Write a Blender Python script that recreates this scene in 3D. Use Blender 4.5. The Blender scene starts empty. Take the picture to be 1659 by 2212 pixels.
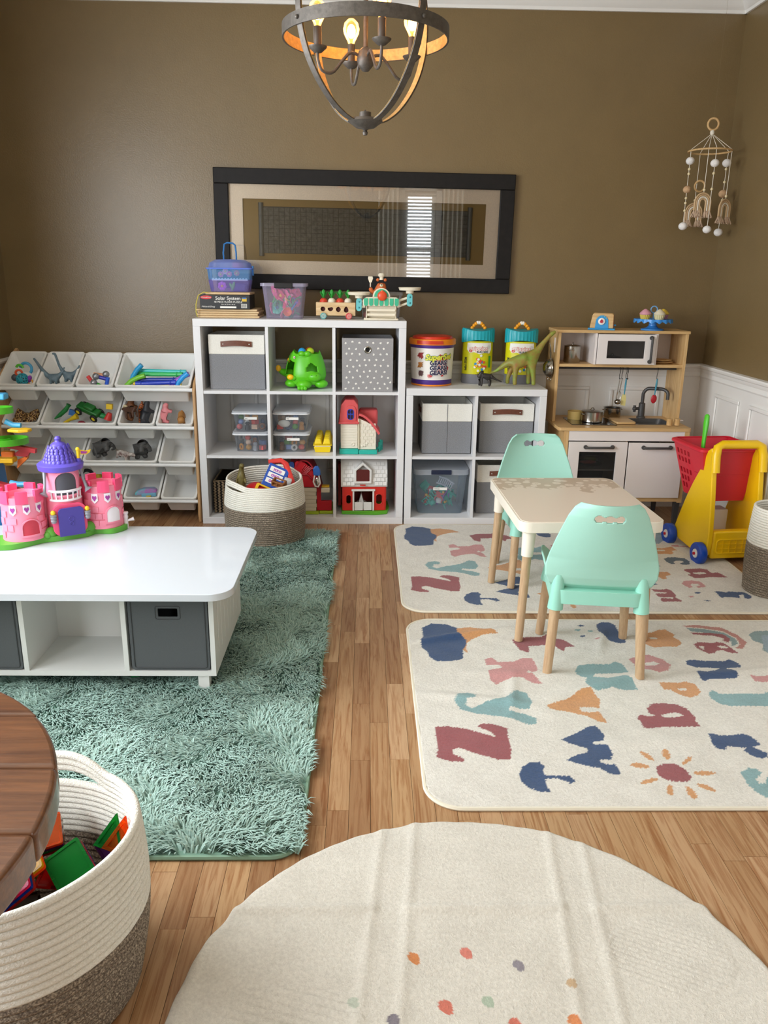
import bpy, bmesh, math, random
import numpy as np
from mathutils import Vector, Matrix
from mathutils.geometry import tessellate_polygon
random.seed(7); rng = np.random.default_rng(7)
S = bpy.context.scene; COL = S.collection; PI = math.pi
# ---------------------------------------------------------------- camera
CP = np.array([0.91074, -4.30863, 1.36231]); YAW, PITCH, ROLL, FPX = 0.02379, 0.29009, 0.01397, 1732.9
W_, H_ = 1659, 2212
def _basis():
    cy, sy, cp, sp = math.cos(YAW), math.sin(YAW), math.cos(PITCH), math.sin(PITCH)
    f = np.array([sy*cp, cy*cp, -sp]); r = np.array([cy, -sy, 0.0]); u = np.cross(r, f)
    c, s = math.cos(ROLL), math.sin(ROLL)
    return c*r+s*u, -s*r+c*u, f
BR, BU, BF = _basis()
cam = bpy.data.cameras.new('camera'); cam_o = bpy.data.objects.new('camera', cam); COL.objects.link(cam_o)
cam.sensor_fit = 'VERTICAL'; cam.sensor_height = 24.0; cam.lens = FPX/H_*24.0; cam.clip_start = .02; cam.clip_end = 60
m = Matrix.Identity(4)
for i in range(3):
    m[i][0], m[i][1], m[i][2], m[i][3] = BR[i], BU[i], -BF[i], CP[i]
cam_o.matrix_world = m
S.camera = cam_o
def ray(x, y): return BF + BR*(x-829.5)/FPX - BU*(y-1106.0)/FPX
def onz(x, y, z=0.0):          # photo pixel -> point on the level plane z
    d = ray(x, y); return CP + d*(z-CP[2])/d[2]
def ony(x, y, Y):              # photo pixel -> point on the upright plane y = Y
    d = ray(x, y); return CP + d*(Y-CP[1])/d[1]
# ---------------------------------------------------------------- world, light, exposure
XL, XR, YB, YF, ZC = -1.13, 2.89, 0.435, -5.5, 2.79
wd = bpy.data.worlds.new('world'); S.world = wd; wd.use_nodes = True
wd.node_tree.nodes['Background'].inputs[0].default_value = (.62, .80, 1.0, 1)
wd.node_tree.nodes['Background'].inputs[1].default_value = 1.6
S.view_settings.view_transform = 'Standard'; S.view_settings.look = 'None'
S.view_settings.gamma = 1.0; S.view_settings.use_curve_mapping = False
S.view_settings.exposure = 0.22
def area(name, loc, rot, sx, sy, power, col):
    l = bpy.data.lights.new(name, 'AREA'); l.shape = 'RECTANGLE'; l.size = sx; l.size_y = sy; l.energy = power; l.color = col
    o = bpy.data.objects.new(name, l); COL.objects.link(o); o.location = loc; o.rotation_euler = rot; return o
WIN1 = (-3.05, -1.45, .85, 2.30)       # y0 y1 z0 z1 in the left wall
ADDED_WIN = (-5.15, -3.55, .85, 2.30)  # added window, out of view, for extra light from the camera side
WIN2 = (1.36, 1.76, .95, 2.34)         # x0 x1 z0 z1 in the wall behind the camera
WIN4 = (-.95, .55, .35, 1.25)
DAY = (.93, .97, 1.0)
for i_, (w, pw) in enumerate(((WIN1, 95), (ADDED_WIN, 80))):  # the second lamp is fill light through the added window
    area('daylight', (XL-.10, (w[0]+w[1])/2, (w[2]+w[3])/2), (0, -PI/2, 0), w[3]-w[2], w[1]-w[0], pw, DAY)
area('daylight', ((WIN2[0]+WIN2[1])/2, YF-.16, (WIN2[2]+WIN2[3])/2), (PI/2, 0, 0), WIN2[1]-WIN2[0], WIN2[3]-WIN2[2], 17, DAY)
S.cycles.max_bounces = 10; S.cycles.diffuse_bounces = 5; S.cycles.transparent_max_bounces = 24
S.cycles.sample_clamp_indirect = 6.0
# ---------------------------------------------------------------- materials
def lin(h):
    h = h.lstrip('#'); c = [int(h[i:i+2], 16)/255 for i in (0, 2, 4)]
    return tuple((v/12.92 if v <= .04045 else ((v+.055)/1.055)**2.4) for v in c) + (1,)
_M = {}
def mat(name, hexc, rough=.5, metal=0.0, var=0.0, vscale=20, bump=0.0, bscale=200, spec=.5, emis=0.0, coat=0.0, stretch=None, hex2=None, sheen=0.0, sub=0.0):
    if name in _M: return _M[name]
    m = bpy.data.materials.new(name); m.use_nodes = True; nt = m.node_tree; N = nt.nodes; L = nt.links; b = N['Principled BSDF']
    b.inputs['Base Color'].default_value = lin(hexc); b.inputs['Roughness'].default_value = rough; b.inputs['Metallic'].default_value = metal
    b.inputs['Specular IOR Level'].default_value = spec; b.inputs['Coat Weight'].default_value = coat; b.inputs['Sheen Weight'].default_value = sheen
    if emis: b.inputs['Emission Color'].default_value = lin(hexc); b.inputs['Emission Strength'].default_value = emis
    def vec():
        t = N.new('ShaderNodeTexCoord'); o = t.outputs['Object']
        if stretch:
            mp = N.new('ShaderNodeMapping'); mp.inputs['Scale'].default_value = stretch; L.new(o, mp.inputs[0]); o = mp.outputs[0]
        return o
    if var:
        n = N.new('ShaderNodeTexNoise'); n.inputs['Scale'].default_value = vscale; n.inputs['Detail'].default_value = 4; n.inputs['Roughness'].default_value = .65
        L.new(vec(), n.inputs['Vector'])
        r = N.new('ShaderNodeValToRGB'); c = lin(hexc); c2 = lin(hex2) if hex2 else None
        r.color_ramp.elements[0].position = .32; r.color_ramp.elements[1].position = .68
        r.color_ramp.elements[0].color = c2 or tuple(v*(1-var) for v in c[:3])+(1,)
        r.color_ramp.elements[1].color = c if c2 else tuple(min(1, v*(1+var)) for v in c[:3])+(1,)
        L.new(n.outputs['Fac'], r.inputs[0]); L.new(r.outputs[0], b.inputs['Base Color'])
    if bump:
        n = N.new('ShaderNodeTexNoise'); n.inputs['Scale'].default_value = bscale; n.inputs['Detail'].default_value = 3
        L.new(vec(), n.inputs['Vector'])
        k = N.new('ShaderNodeBump'); k.inputs['Strength'].default_value = bump; k.inputs['Distance'].default_value = .003
        L.new(n.outputs['Fac'], k.inputs['Height']); L.new(k.outputs[0], b.inputs['Normal'])
    _M[name] = m; return m
def clear(name, tint, body, fac=.22, rough=.12):          # see-through plastic or glass: transparent film with a glossy milky share
    if name in _M: return _M[name]
    m = bpy.data.materials.new(name); m.use_nodes = True; nt = m.node_tree; N = nt.nodes; L = nt.links; b = N['Principled BSDF']
    b.inputs['Base Color'].default_value = lin(body); b.inputs['Roughness'].default_value = rough
    t = N.new('ShaderNodeBsdfTransparent'); t.inputs[0].default_value = lin(tint)
    lw = N.new('ShaderNodeFresnel'); lw.inputs[0].default_value = 1.45
    mm = N.new('ShaderNodeMath'); mm.operation = 'ADD'; mm.inputs[1].default_value = fac; mm.use_clamp = True; L.new(lw.outputs[0], mm.inputs[0])
    x = N.new('ShaderNodeMixShader'); L.new(mm.outputs[0], x.inputs[0]); L.new(t.outputs[0], x.inputs[1]); L.new(b.outputs[0], x.inputs[2])
    L.new(x.outputs[0], N['Material Output'].inputs[0]); _M[name] = m; return m
def P(hexc, rough=.38, **k):                               # plain moulded plastic, one per colour
    return mat('plastic_'+hexc.lstrip('#')+('_%d' % int(rough*100)), hexc, rough, **k)
def wood(name, c1, c2, axis=0, rough=.45, scale=6, coat=0.0):
    if name in _M: return _M[name]
    st = [14.0, 14.0, 14.0]; st[axis] = 1.2
    return mat(name, c2, rough, var=.3, vscale=scale, hex2=c1, stretch=tuple(st), bump=.08, bscale=14, coat=coat)
# ---------------------------------------------------------------- mesh builder
class G:
    def __init__(s): s.v = []; s.f = []
    def add(s, V, F, M=None):
        o = len(s.v)
        if M is not None: V = [tuple(M @ Vector(v)) for v in V]
        s.v += [tuple(map(float, v)) for v in V]; s.f += [tuple(i+o for i in f) for f in F]; return s
    def bx(s, x0, x1, y0, y1, z0, z1, M=None):
        V = [(x, y, z) for x in (x0, x1) for y in (y0, y1) for z in (z0, z1)]
        return s.add(V, [(0,1,3,2),(4,6,7,5),(0,4,5,1),(2,3,7,6),(0,2,6,4),(1,5,7,3)], M)
    def box(s, c, d, M=None):
        return s.bx(c[0]-d[0]/2, c[0]+d[0]/2, c[1]-d[1]/2, c[1]+d[1]/2, c[2]-d[2]/2, c[2]+d[2]/2, M)
    def taper(s, c, d0, d1, h, M=None):                    # box with different bottom and top size
        V = [(c[0]+sx*d[0]/2, c[1]+sy*d[1]/2, c[2]+z) for d, z in ((d0, 0), (d1, h)) for sx, sy in ((-1,-1),(1,-1),(1,1),(-1,1))]
        return s.add(V, [(3,2,1,0),(4,5,6,7)]+[(i,(i+1)%4,4+(i+1)%4,4+i) for i in range(4)], M)
    def rings(s, R, cap=True, closed=False, M=None):       # loft of equal-length rings
        n = len(R[0]); V = [p for r in R for p in r]; F = []; k = len(R)
        for i in range(k if closed else k-1):
            for j in range(n):
                a, b = i*n+j, i*n+(j+1) % n; c, d = ((i+1) % k)*n+(j+1) % n, ((i+1) % k)*n+j
                F.append((a, b, c, d))
        if cap and not closed: F += [tuple(range(n))[::-1], tuple(range((k-1)*n, k*n))]
        return s.add(V, F, M)
    def cyl(s, p0, p1, r0, r1=None, n=16, cap=True, M=None):
        return s.tube([p0, p1], [r0, r0 if r1 is None else r1], n, cap=cap, M=M)
    def tube(s, path, r, n=8, closed=False, cap=True, M=None, flat=None, twist=0.0):
        P_ = [Vector(p) for p in path]; k = len(P_)
        rr = [r]*k if not hasattr(r, '__len__') else list(r)
        T = []
        for i in range(k):
            a = P_[(i-1) % k] if (closed or i > 0) else P_[i]; b = P_[(i+1) % k] if (closed or i < k-1) else P_[i]
            t = (b-a); T.append(t.normalized() if t.length > 1e-9 else Vector((0, 0, 1)))
        ref = Vector((0, 0, 1)) if abs(T[0].z) < .9 else Vector((1, 0, 0))
        u = T[0].cross(ref).normalized(); R = []
        for i in range(k):
            u = (u - T[i]*u.dot(T[i])); u = u.normalized() if u.length > 1e-6 else T[i].orthogonal().normalized()
            w = T[i].cross(u)
            fx, fy = flat or (1, 1)
            R.append([tuple(P_[i] + (u*math.cos(a)*fx + w*math.sin(a)*fy)*rr[i]) for a in (2*PI*j/n+twist for j in range(n))])
        return s.rings(R, cap, closed, M)
    def lathe(s, prof, n=24, c=(0, 0, 0), M=None, sx=1, sy=1):
        R = [[(c[0]+r*sx*math.cos(2*PI*j/n), c[1]+r*sy*math.sin(2*PI*j/n), c[2]+z) for j in range(n)] for r, z in prof]
        return s.rings(R, True, False, M)
    def sph(s, c, r, n=12, sc=(1, 1, 1), M=None, m=None):
        m = m or max(5, n//2+1)
        return s.lathe2([(math.sin(PI*i/m)*r, -math.cos(PI*i/m)*r) for i in range(m+1)], n, c, sc, M)
    def lathe2(s, prof, n, c, sc, M=None):
        R = [[(c[0]+max(rr, r_min)*sc[0]*math.cos(2*PI*j/n), c[1]+max(rr, r_min)*sc[1]*math.sin(2*PI*j/n), c[2]+z*sc[2]) for j in range(n)] for rr, z in prof for r_min in (1e-5,)]
        return s.rings(R, True, False, M)
    def torus(s, c, R, r, n=24, k=8, M=None, axis='z', a0=0, a1=2*PI):
        full = abs(a1-a0-2*PI) < 1e-6; q = n if full else n+1; pts = []
        for i in range(q):
            a = a0+(a1-a0)*i/n; x, y = R*math.cos(a), R*math.sin(a)
            pts.append({'z': (c[0]+x, c[1]+y, c[2]), 'y': (c[0]+x, c[1], c[2]+y), 'x': (c[0], c[1]+x, c[2]+y)}[axis])
        return s.tube(pts, r, k, closed=full, M=M)
    def plate(s, outer, t, holes=(), plane='xz', off=0.0, M=None):   # flat outline with holes, given thickness
        loops = [list(outer)]+[list(h) for h in holes]; flat = [p for l in loops for p in l]; n = len(flat)
        tri = tessellate_polygon([[Vector((p[0], p[1], 0)) for p in l] for l in loops])
        def at(p, d): return {'xz': (p[0], off+d, p[1]), 'xy': (p[0], p[1], off+d), 'yz': (off+d, p[0], p[1])}[plane]
        V = [at(p, 0) for p in flat]+[at(p, t) for p in flat]
        F = [tuple(q) for q in tri]+[tuple(i+n for i in q[::-1]) for q in tri]; o = 0
        for l in loops:
            k = len(l)
            for i in range(k): F.append((o+i, o+(i+1) % k, n+o+(i+1) % k, n+o+i))
            o += k
        return s.add(V, F, M)
    def sheet(s, fn, nu, nv, t=0.0, M=None, closed_u=False):        # surface from fn(u,v); t gives thickness along the normal
        us = np.linspace(0, 1, nu+(0 if not closed_u else 1))[:nu]; vs = np.linspace(0, 1, nv)
        Pn = np.array([[fn(u, v) for v in vs] for u in us], float)
        def idx(i, j): return (i % nu)*nv+j
        Fq = [(idx(i, j), idx(i+1, j), idx(i+1, j+1), idx(i, j+1)) for i in range(nu if closed_u else nu-1) for j in range(nv-1)]
        if not t: return s.add(Pn.reshape(-1, 3), Fq, M)
        du = np.gradient(Pn, axis=0) if not closed_u else (np.roll(Pn, -1, 0)-np.roll(Pn, 1, 0)); dv = np.gradient(Pn, axis=1)
        nn = np.cross(du, dv); nn /= np.maximum(np.linalg.norm(nn, axis=2, keepdims=True), 1e-9)
        Q = Pn+nn*t; k = nu*nv; F = [f[::-1] for f in Fq]+[tuple(i+k for i in f) for f in Fq]
        for i in range(nu if closed_u else nu-1):
            for j in (0, nv-1): F.append((idx(i, j), idx(i+1, j), k+idx(i+1, j), k+idx(i, j)))
        if not closed_u:
            for j in range(nv-1):
                for i in (0, nu-1): F.append((idx(i, j), idx(i, j+1), k+idx(i, j+1), k+idx(i, j)))
        return s.add(np.concatenate([Pn.reshape(-1, 3), Q.reshape(-1, 3)]), F, M)
    def mesh(s, name, smooth=40):
        me = bpy.data.meshes.new(name); me.from_pydata(s.v, [], s.f)
        if len(s.f) < 60000:
            b = bmesh.new(); b.from_mesh(me); bmesh.ops.recalc_face_normals(b, faces=b.faces); b.to_mesh(me); b.free()
        if smooth:
            me.shade_smooth(); me.set_sharp_from_angle(angle=math.radians(smooth))
        me.update(); return me
def tag(o, label=None, cat=None, group=None, kind=None):
    if label: o['label'] = label
    if cat: o['category'] = cat
    if group: o['group'] = group
    if kind: o['kind'] = kind
    return o
def part(name, g, m, parent=None, bevel=0, smooth=40, seg=2, loc=None, label=None):
    me = g.mesh(name, smooth) if isinstance(g, G) else g
    if m is not None and not me.materials: me.materials.append(m)
    o = bpy.data.objects.new(name, me); COL.objects.link(o)
    if parent is not None: o.parent = parent
    if loc is not None: o.location = loc
    if bevel:
        bv = o.modifiers.new('bevel', 'BEVEL'); bv.width = bevel; bv.segments = seg; bv.limit_method = 'ANGLE'; bv.angle_limit = math.radians(35)
        if not smooth: pass
    if label: o['label'] = label
    return o
def struct(name, g, m, parent=None, **k):
    o = part(name, g, m, parent, **k)
    if parent is None: o['kind'] = 'structure'
    return o
def thing(name, label, cat, loc=(0, 0, 0), rz=0.0, group=None, rot=None, sc=None):
    o = bpy.data.objects.new(name, None); COL.objects.link(o); o.empty_display_size = .05
    o.location = loc; o.rotation_euler = rot or (0, 0, rz)
    if sc: o.scale = (sc, sc, sc)
    return tag(o, label, cat, group)
def solo(name, g, m, label, cat, loc=(0, 0, 0), rz=0.0, group=None, rot=None, **k):
    o = part(name, g, m, **k); o.location = loc; o.rotation_euler = rot or (0, 0, rz); return tag(o, label, cat, group)
def copytree(o, loc=None, rz=None, rot=None, label=None, parent=None):
    c = o.copy(); COL.objects.link(c); c.parent = parent
    if loc is not None: c.location = loc
    if rz is not None: c.rotation_euler = (0, 0, rz)
    if rot is not None: c.rotation_euler = rot
    if label: c['label'] = label
    for ch in list(o.children): copytree(ch, parent=c)
    return c
def text_g(txt, size, depth=.0006, bold=0.0, align='CENTER', shear=0.0, space=1.0):   # lettering standing in the xz plane, facing -y
    cu = bpy.data.curves.new('lettering', 'FONT'); cu.body = txt; cu.size = size; cu.extrude = depth/2; cu.offset = bold; cu.align_x = align; cu.align_y = 'CENTER'
    cu.shear = shear; cu.space_character = space; cu.resolution_u = 3
    ob = bpy.data.objects.new('lettering', cu); me = bpy.data.meshes.new_from_object(ob)
    g = G(); g.add([(v.co.x, v.co.z*-1, v.co.y) for v in me.vertices], [tuple(p.vertices) for p in me.polygons])
    bpy.data.objects.remove(ob); bpy.data.curves.remove(cu); bpy.data.meshes.remove(me); return g
def moved(g, dx=0, dy=0, dz=0):
    g.v = [(x+dx, y+dy, z+dz) for x, y, z in g.v]; return g
def xform(g, M): g.v = [tuple(M @ Vector(v)) for v in g.v]; return g
def rrect(x0, x1, y0, y1, r, n=5):
    r = min(r, (x1-x0)/2-1e-4, (y1-y0)/2-1e-4); o = []
    for cx, cy, a in ((x1-r, y1-r, 0), (x0+r, y1-r, 90), (x0+r, y0+r, 180), (x1-r, y0+r, 270)):
        o += [(cx+r*math.cos(math.radians(a+90*i/n)), cy+r*math.sin(math.radians(a+90*i/n))) for i in range(n+1)]
    return o
def arc(cx, cy, r, a0, a1, n=12, ry=None):
    return [(cx+r*math.cos(math.radians(a0+(a1-a0)*i/n)), cy+(ry or r)*math.sin(math.radians(a0+(a1-a0)*i/n))) for i in range(n+1)]
def dice(g, step=.008):            # cut a flat piece into upright strips so that it can follow a curved front
    b = bmesh.new(); vs = [b.verts.new(v) for v in g.v]
    for f in g.f:
        try: b.faces.new([vs[i] for i in f])
        except ValueError: pass
    xs = [v[0] for v in g.v]; x = min(xs)+step
    while x < max(xs)-1e-4:
        bmesh.ops.bisect_plane(b, geom=b.verts[:]+b.edges[:]+b.faces[:], plane_co=(x, 0, 0), plane_no=(1, 0, 0)); x += step
    b.verts.index_update(); g.v = [tuple(v.co) for v in b.verts]; g.f = [tuple(v.index for v in f.verts) for f in b.faces]; b.free(); return g
def RX(a): return Matrix.Rotation(a, 4, 'X')
def RY(a): return Matrix.Rotation(a, 4, 'Y')
def RZ(a): return Matrix.Rotation(a, 4, 'Z')
def TR(x, y, z): return Matrix.Translation((x, y, z))
# ================================================================ the room
m_wall = mat('olive_wall_paint', '#786442', .35, var=.05, vscale=3, bump=.22, bscale=150, spec=.6)
m_white = mat('white_trim_paint', '#e9e7e3', .38, bump=.03, bscale=60)
m_ceil = mat('ceiling_paint', '#e6e0d2', .8, bump=.1, bscale=120)
# floor: oak strips
def plank_mat():
    m = bpy.data.materials.new('oak_floor_strip'); m.use_nodes = True; nt = m.node_tree; N = nt.nodes; L = nt.links; b = N['Principled BSDF']
    gm = N.new('ShaderNodeNewGeometry'); oi = N.new('ShaderNodeObjectInfo'); mp = N.new('ShaderNodeMapping'); mp.inputs['Scale'].default_value = (46, 2.6, 1)
    cm = N.new('ShaderNodeCombineXYZ'); mu = N.new('ShaderNodeMath'); mu.operation = 'MULTIPLY'; mu.inputs[1].default_value = 37
    L.new(oi.outputs['Random'], mu.inputs[0]); L.new(mu.outputs[0], cm.inputs[1]); L.new(mu.outputs[0], cm.inputs[0]); L.new(cm.outputs[0], mp.inputs['Location'])
    L.new(gm.outputs['Position'], mp.inputs['Vector'])
    n = N.new('ShaderNodeTexNoise'); n.inputs['Scale'].default_value = 1.6; n.inputs['Detail'].default_value = 7; n.inputs['Roughness'].default_value = .62; n.inputs['Distortion'].default_value = 1.2
    L.new(mp.outputs[0], n.inputs['Vector'])
    r1 = N.new('ShaderNodeValToRGB'); e = r1.color_ramp.elements
    e[0].position = 0; e[0].color = lin('#9a7452'); e[1].position = 1; e[1].color = lin('#c5a17c')
    for p_, c_ in ((.2, '#a57f5b'), (.45, '#b9946c'), (.7, '#ae8964')): q = e.new(p_); q.color = lin(c_)
    L.new(oi.outputs['Random'], r1.inputs[0])
    r2 = N.new('ShaderNodeValToRGB'); r2.color_ramp.elements[0].position = .34; r2.color_ramp.elements[0].color = lin('#c29a78'); r2.color_ramp.elements[1].position = .56; r2.color_ramp.elements[1].color = (1, 1, 1, 1)
    L.new(n.outputs['Fac'], r2.inputs[0])
    mx = N.new('ShaderNodeMix'); mx.data_type = 'RGBA'; mx.blend_type = 'MULTIPLY'; mx.inputs[0].default_value = .75
    L.new(r1.outputs[0], mx.inputs[6]); L.new(r2.outputs[0], mx.inputs[7]); L.new(mx.outputs[2], b.inputs['Base Color'])
    b.inputs['Roughness'].default_value = .33; b.inputs['Specular IOR Level'].default_value = .4
    k = N.new('ShaderNodeBump'); k.inputs['Strength'].default_value = .08; k.inputs['Distance'].default_value = .002; L.new(n.outputs['Fac'], k.inputs['Height']); L.new(k.outputs[0], b.inputs['Normal'])
    return m
m_plank = plank_mat()
g = G().bx(XL-.1, XR+.1, YF-.1, YB+.1, -.10, -.012)
floor = struct('floor', g, mat('subfloor', '#4a3524', .8))
def covered(x, y):
    if .06 < x*0+1 and (-1.2 < x < .765 and -2.69 < y < -.15): return True
    if 1.075 < x < 2.70 and (-2.50 < y < -1.30 or -1.21 < y < -.03): return True
    if (x-1.15)**2+(y+3.17)**2 < .61**2: return True
    if 0 < x < 1.9 and y > 0: return True
    if (x-.25)**2+(y+3.03)**2 < .2**2: return True
    return False
PW = .0572; planks = []
nx = int((XR-XL)/PW)+1
for i in range(nx):
    x0 = XL+i*PW; y = YF-random.random()*.8
    while y < YB:
        ln = random.choice((.32, .45, .6, .75, .9, 1.1)); y1 = y+ln
        sc = 0
        for k in range(10):
            xx, yy = x0+PW/2, y+ln*(k+.5)/10
            d = np.array([xx, yy, 0])-CP; z = d@BF
            if z < .3 or covered(xx, yy): continue
            px, py = 829.5+FPX*(d@BR)/z, 1106-FPX*(d@BU)/z
            if -20 < px < 1680 and -20 < py < 2230: sc += (ln/10*PW)*FPX*FPX/z**3
        planks.append((sc, x0, max(y, YF), min(y1, YB))); y = y1
planks.sort(key=lambda t: -t[0])
pm = G().bx(.0005, PW-.0005, .0005, .9995, -.012, 0).mesh('plank', 0); pm.materials.append(m_plank)
for i, (sc, x0, y0, y1) in enumerate(planks[:300]):
    if sc <= 0: break
    o = bpy.data.objects.new('plank', pm); COL.objects.link(o); o.parent = floor; o.location = (x0, y0, 0); o.scale = (1, y1-y0, 1)
g = G()
for sc, x0, y0, y1 in planks[i if sc <= 0 else 300:]: g.bx(x0+.0005, x0+PW-.0005, y0+.0005, y1-.0005, -.012, 0)
tag(part('plank', g, m_plank, floor, smooth=0), kind='stuff')
# walls
T_ = .12
struct('wall_back', G().bx(XL-T_, XR+T_, YB, YB+T_, 0, ZC), m_wall)
struct('wall_right', G().bx(XR, XR+T_, YF-T_, YB, 0, ZC), m_wall)
def wall_with(axis, at, t, a0, a1, wins):
    g = G(); cuts = [a0]
    for w in sorted(wins): cuts += [w[0], w[1]]
    cuts.append(a1)
    def b(u0, u1, z0, z1):
        if axis == 'y': g.bx(at, at+t, u0, u1, z0, z1)
        else: g.bx(u0, u1, at, at+t, z0, z1)
    for i in range(0, len(cuts), 2): b(cuts[i], cuts[i+1], 0, ZC)
    for w in wins: b(w[0], w[1], 0, w[2]); b(w[0], w[1], w[3], ZC)
    return g
struct('wall_left', wall_with('y', XL-T_, T_, YF-T_, YB, [WIN1, ADDED_WIN]), m_wall)
struct('wall_front', wall_with('x', YF-T_, T_, XL, XR, [WIN2]), m_wall)
struct('ceiling', G().bx(XL-T_, XR+T_, YF-T_, YB+T_, ZC, ZC+.1), m_ceil)
def window(n, axis, at, w, depth=.05):
    u0, u1, z0, z1 = w; fr = .05
    def b(g, a, c, e, f, d0=0., d1=depth):
        if axis == 'y': g.bx(at+d0, at+d1, a, c, e, f)
        else: g.bx(a, c, at+d0, at+d1, e, f)
    g = G(); b(g, u0-.07, u0, z0-.07, z1+.07, 0, .02); b(g, u1, u1+.07, z0-.07, z1+.07, 0, .02); b(g, u0-.07, u1+.07, z1, z1+.07, 0, .02); b(g, u0-.09, u1+.09, z0-.09, z0, 0, .04)
    wo = struct('window_%d' % n, g, m_white)
    g = G(); mz = (z0+z1)/2
    for a, c, e, f in ((u0, u0+fr, z0, z1), (u1-fr, u1, z0, z1), (u0+fr, u1-fr, z0, z0+fr), (u0+fr, u1-fr, z1-fr, z1), (u0+fr, u1-fr, mz-.02, mz+.02)): b(g, a, c, e, f, -.08, -.05)
    part('sash', g, m_white, wo); return wo
window(1, 'y', XL, WIN1); window(3, 'y', XL, ADDED_WIN)  # the latter window is added to brighten the near end
w2 = window(2, 'x', YF, WIN2)
sm = None
for k in range(34):
    z = WIN2[2]+.03+k*(WIN2[3]-WIN2[2]-.05)/33
    if sm is None:
        sm = G().box((0, 0, 0), (WIN2[1]-WIN2[0]-.02, .045, .0025), RX(-.55)).mesh('blind_slat', 0); sm.materials.append(m_white)
    o = bpy.data.objects.new('blind_slat', sm); COL.objects.link(o); o.parent = w2; o.location = ((WIN2[0]+WIN2[1])/2, YF-.025, z)
# curtain panels beside the window behind the camera
for cx, wd_ in ((1.17, .26), (1.97, .26)):
    def fn(u, v, cx=cx, wd_=wd_): return (cx-wd_/2+wd_*u, YF+.07+.02*math.sin(u*wd_*110), .05+v*2.45)
    solo('curtain_panel', G().sheet(fn, 60, 3, .002), mat('sheer_curtain', '#cfc6b4', .8), ('sheer beige curtain on the near-corner side of the blind-covered window' if cx > 1.5 else 'sheer beige curtain beside the blinds, toward the round table'), 'curtain', group='curtains')
# crown moulding
CR = [(0, 2.685), (.012, 2.685), (.014, 2.70), (.022, 2.705), (.035, 2.72), (.058, 2.752), (.066, 2.76), (.078, 2.763), (.08, 2.775), (.095, 2.778), (.095, 2.79), (0, 2.79)]
struct('trim_1', G().plate([(YB-a, z) for a, z in CR], XR-XL, plane='yz', off=XL), m_white, smooth=30)
struct('trim_2', G().plate([(XR-a, z) for a, z in CR], YB-YF, plane='xz', off=YF), m_white, smooth=30)
struct('trim_3', G().plate([(XL+a, z) for a, z in CR], YB-YF, plane='xz', off=YF), m_white, smooth=30)
# wainscot: white lower wall, chair rail, picture-frame mouldings, baseboard
RL = [(0, .795), (.010, .795), (.014, .803), (.010, .812), (.010, .826), (.013, .83), (.016, .845), (.024, .852), (.027, .862), (.024, .87), (0, .873)]
BB = [(0, 0), (.014, 0), (.014, .085), (.010, .095), (.006, .10), (0, .10)]
wp = .006
def wains(n, axis, at, sgn, u0, u1, panels):
    def plate(prof, d0=0.0):
        pr = [(at+sgn*(a+d0), z) for a, z in prof]
        return G().plate(pr, u1-u0, plane='yz' if axis == 'x' else 'xz', off=u0)
    o = struct('trim_%d' % n, plate([(0, .0), (wp, .0), (wp, .80), (0, .80)]), m_white)
    part('chair_rail', plate(RL), m_white, o, smooth=30); 
    struct('baseboard_'+{4: 'back', 5: 'right', 6: 'left'}[n], plate(BB, wp), m_white, smooth=30)
    for a, b in panels:
        g = G(); w = .022; z0, z1 = .20, .735
        def bxx(c, d, e, f):
            lo, hi = sorted((at+sgn*wp, at+sgn*(wp+.010)))
            if axis == 'x': g.bx(c, d, lo, hi, e, f)
            else: g.bx(lo, hi, c, d, e, f)
        bxx(a, b, z0, z0+w); bxx(a, b, z1-w, z1); bxx(a, a+w, z0+w, z1-w); bxx(b-w, b, z0+w, z1-w)
        part('panel_moulding', g, m_white, o, bevel=.005)
wains(4, 'x', YB, -1, XL, XR, [(XL+.12+i*.42, XL+.42+i*.42) for i in range(9)])
wains(5, 'y', XR, -1, YF, YB, [(.18-.30-i*.42, .18-i*.42) for i in range(6)])
wains(6, 'y', XL, 1, YF, YB, [(.20-.30-i*.42, .20-i*.42) for i in range(3)])
# ================================================================ cube shelves
m_melamine = mat('white_melamine', '#e4e4e6', .4, bump=.02, bscale=40)
CW, FT, DV, SD = .337, .038, .016, .385
SHY = .0146
def cube_shelf(loc, n, label):
    w = 2*FT+n*CW+(n-1)*DV; t = thing('cube_shelf', label, 'shelf', loc, SHY)
    part('top_board', G().bx(0, w, 0, SD, w-FT, w), m_melamine, t, bevel=.0015)
    part('base_board', G().bx(0, w, 0, SD, 0, FT), m_melamine, t, bevel=.0015)
    for x in (0, w-FT): part('side_panel', G().bx(x, x+FT, .0005, SD, FT, w-FT), m_melamine, t, bevel=.0015)
    for k in range(1, n):
        z = FT+k*CW+(k-1)*DV
        part('shelf_board', G().bx(FT, w-FT, .004, SD, z, z+DV), m_melamine, t)
    for k in range(n):
        z = FT+k*(CW+DV)
        for j in range(1, n):
            x = FT+j*CW+(j-1)*DV; part('divider', G().bx(x, x+DV, .004, SD, z, z+CW), m_melamine, t)
    return t
SH3 = (0, 0, 0); SH2 = (1.126, .0165, 0)
cube_shelf(SH3, 3, 'tall white nine-cube shelf against the olive wall')
cube_shelf(SH2, 2, 'low white four-cube shelf beside the toy kitchen')
Z3 = [FT+k*(CW+DV) for k in range(3)]; X3 = Z3; TOP3 = 1.119; TOP2 = .766
def s3(x, y, z): return (x*math.cos(SHY)-y*math.sin(SHY), x*math.sin(SHY)+y*math.cos(SHY), z)
def s2(x, y, z): a = s3(x, y, z); return (a[0]+SH2[0], a[1]+SH2[1], z)
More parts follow.
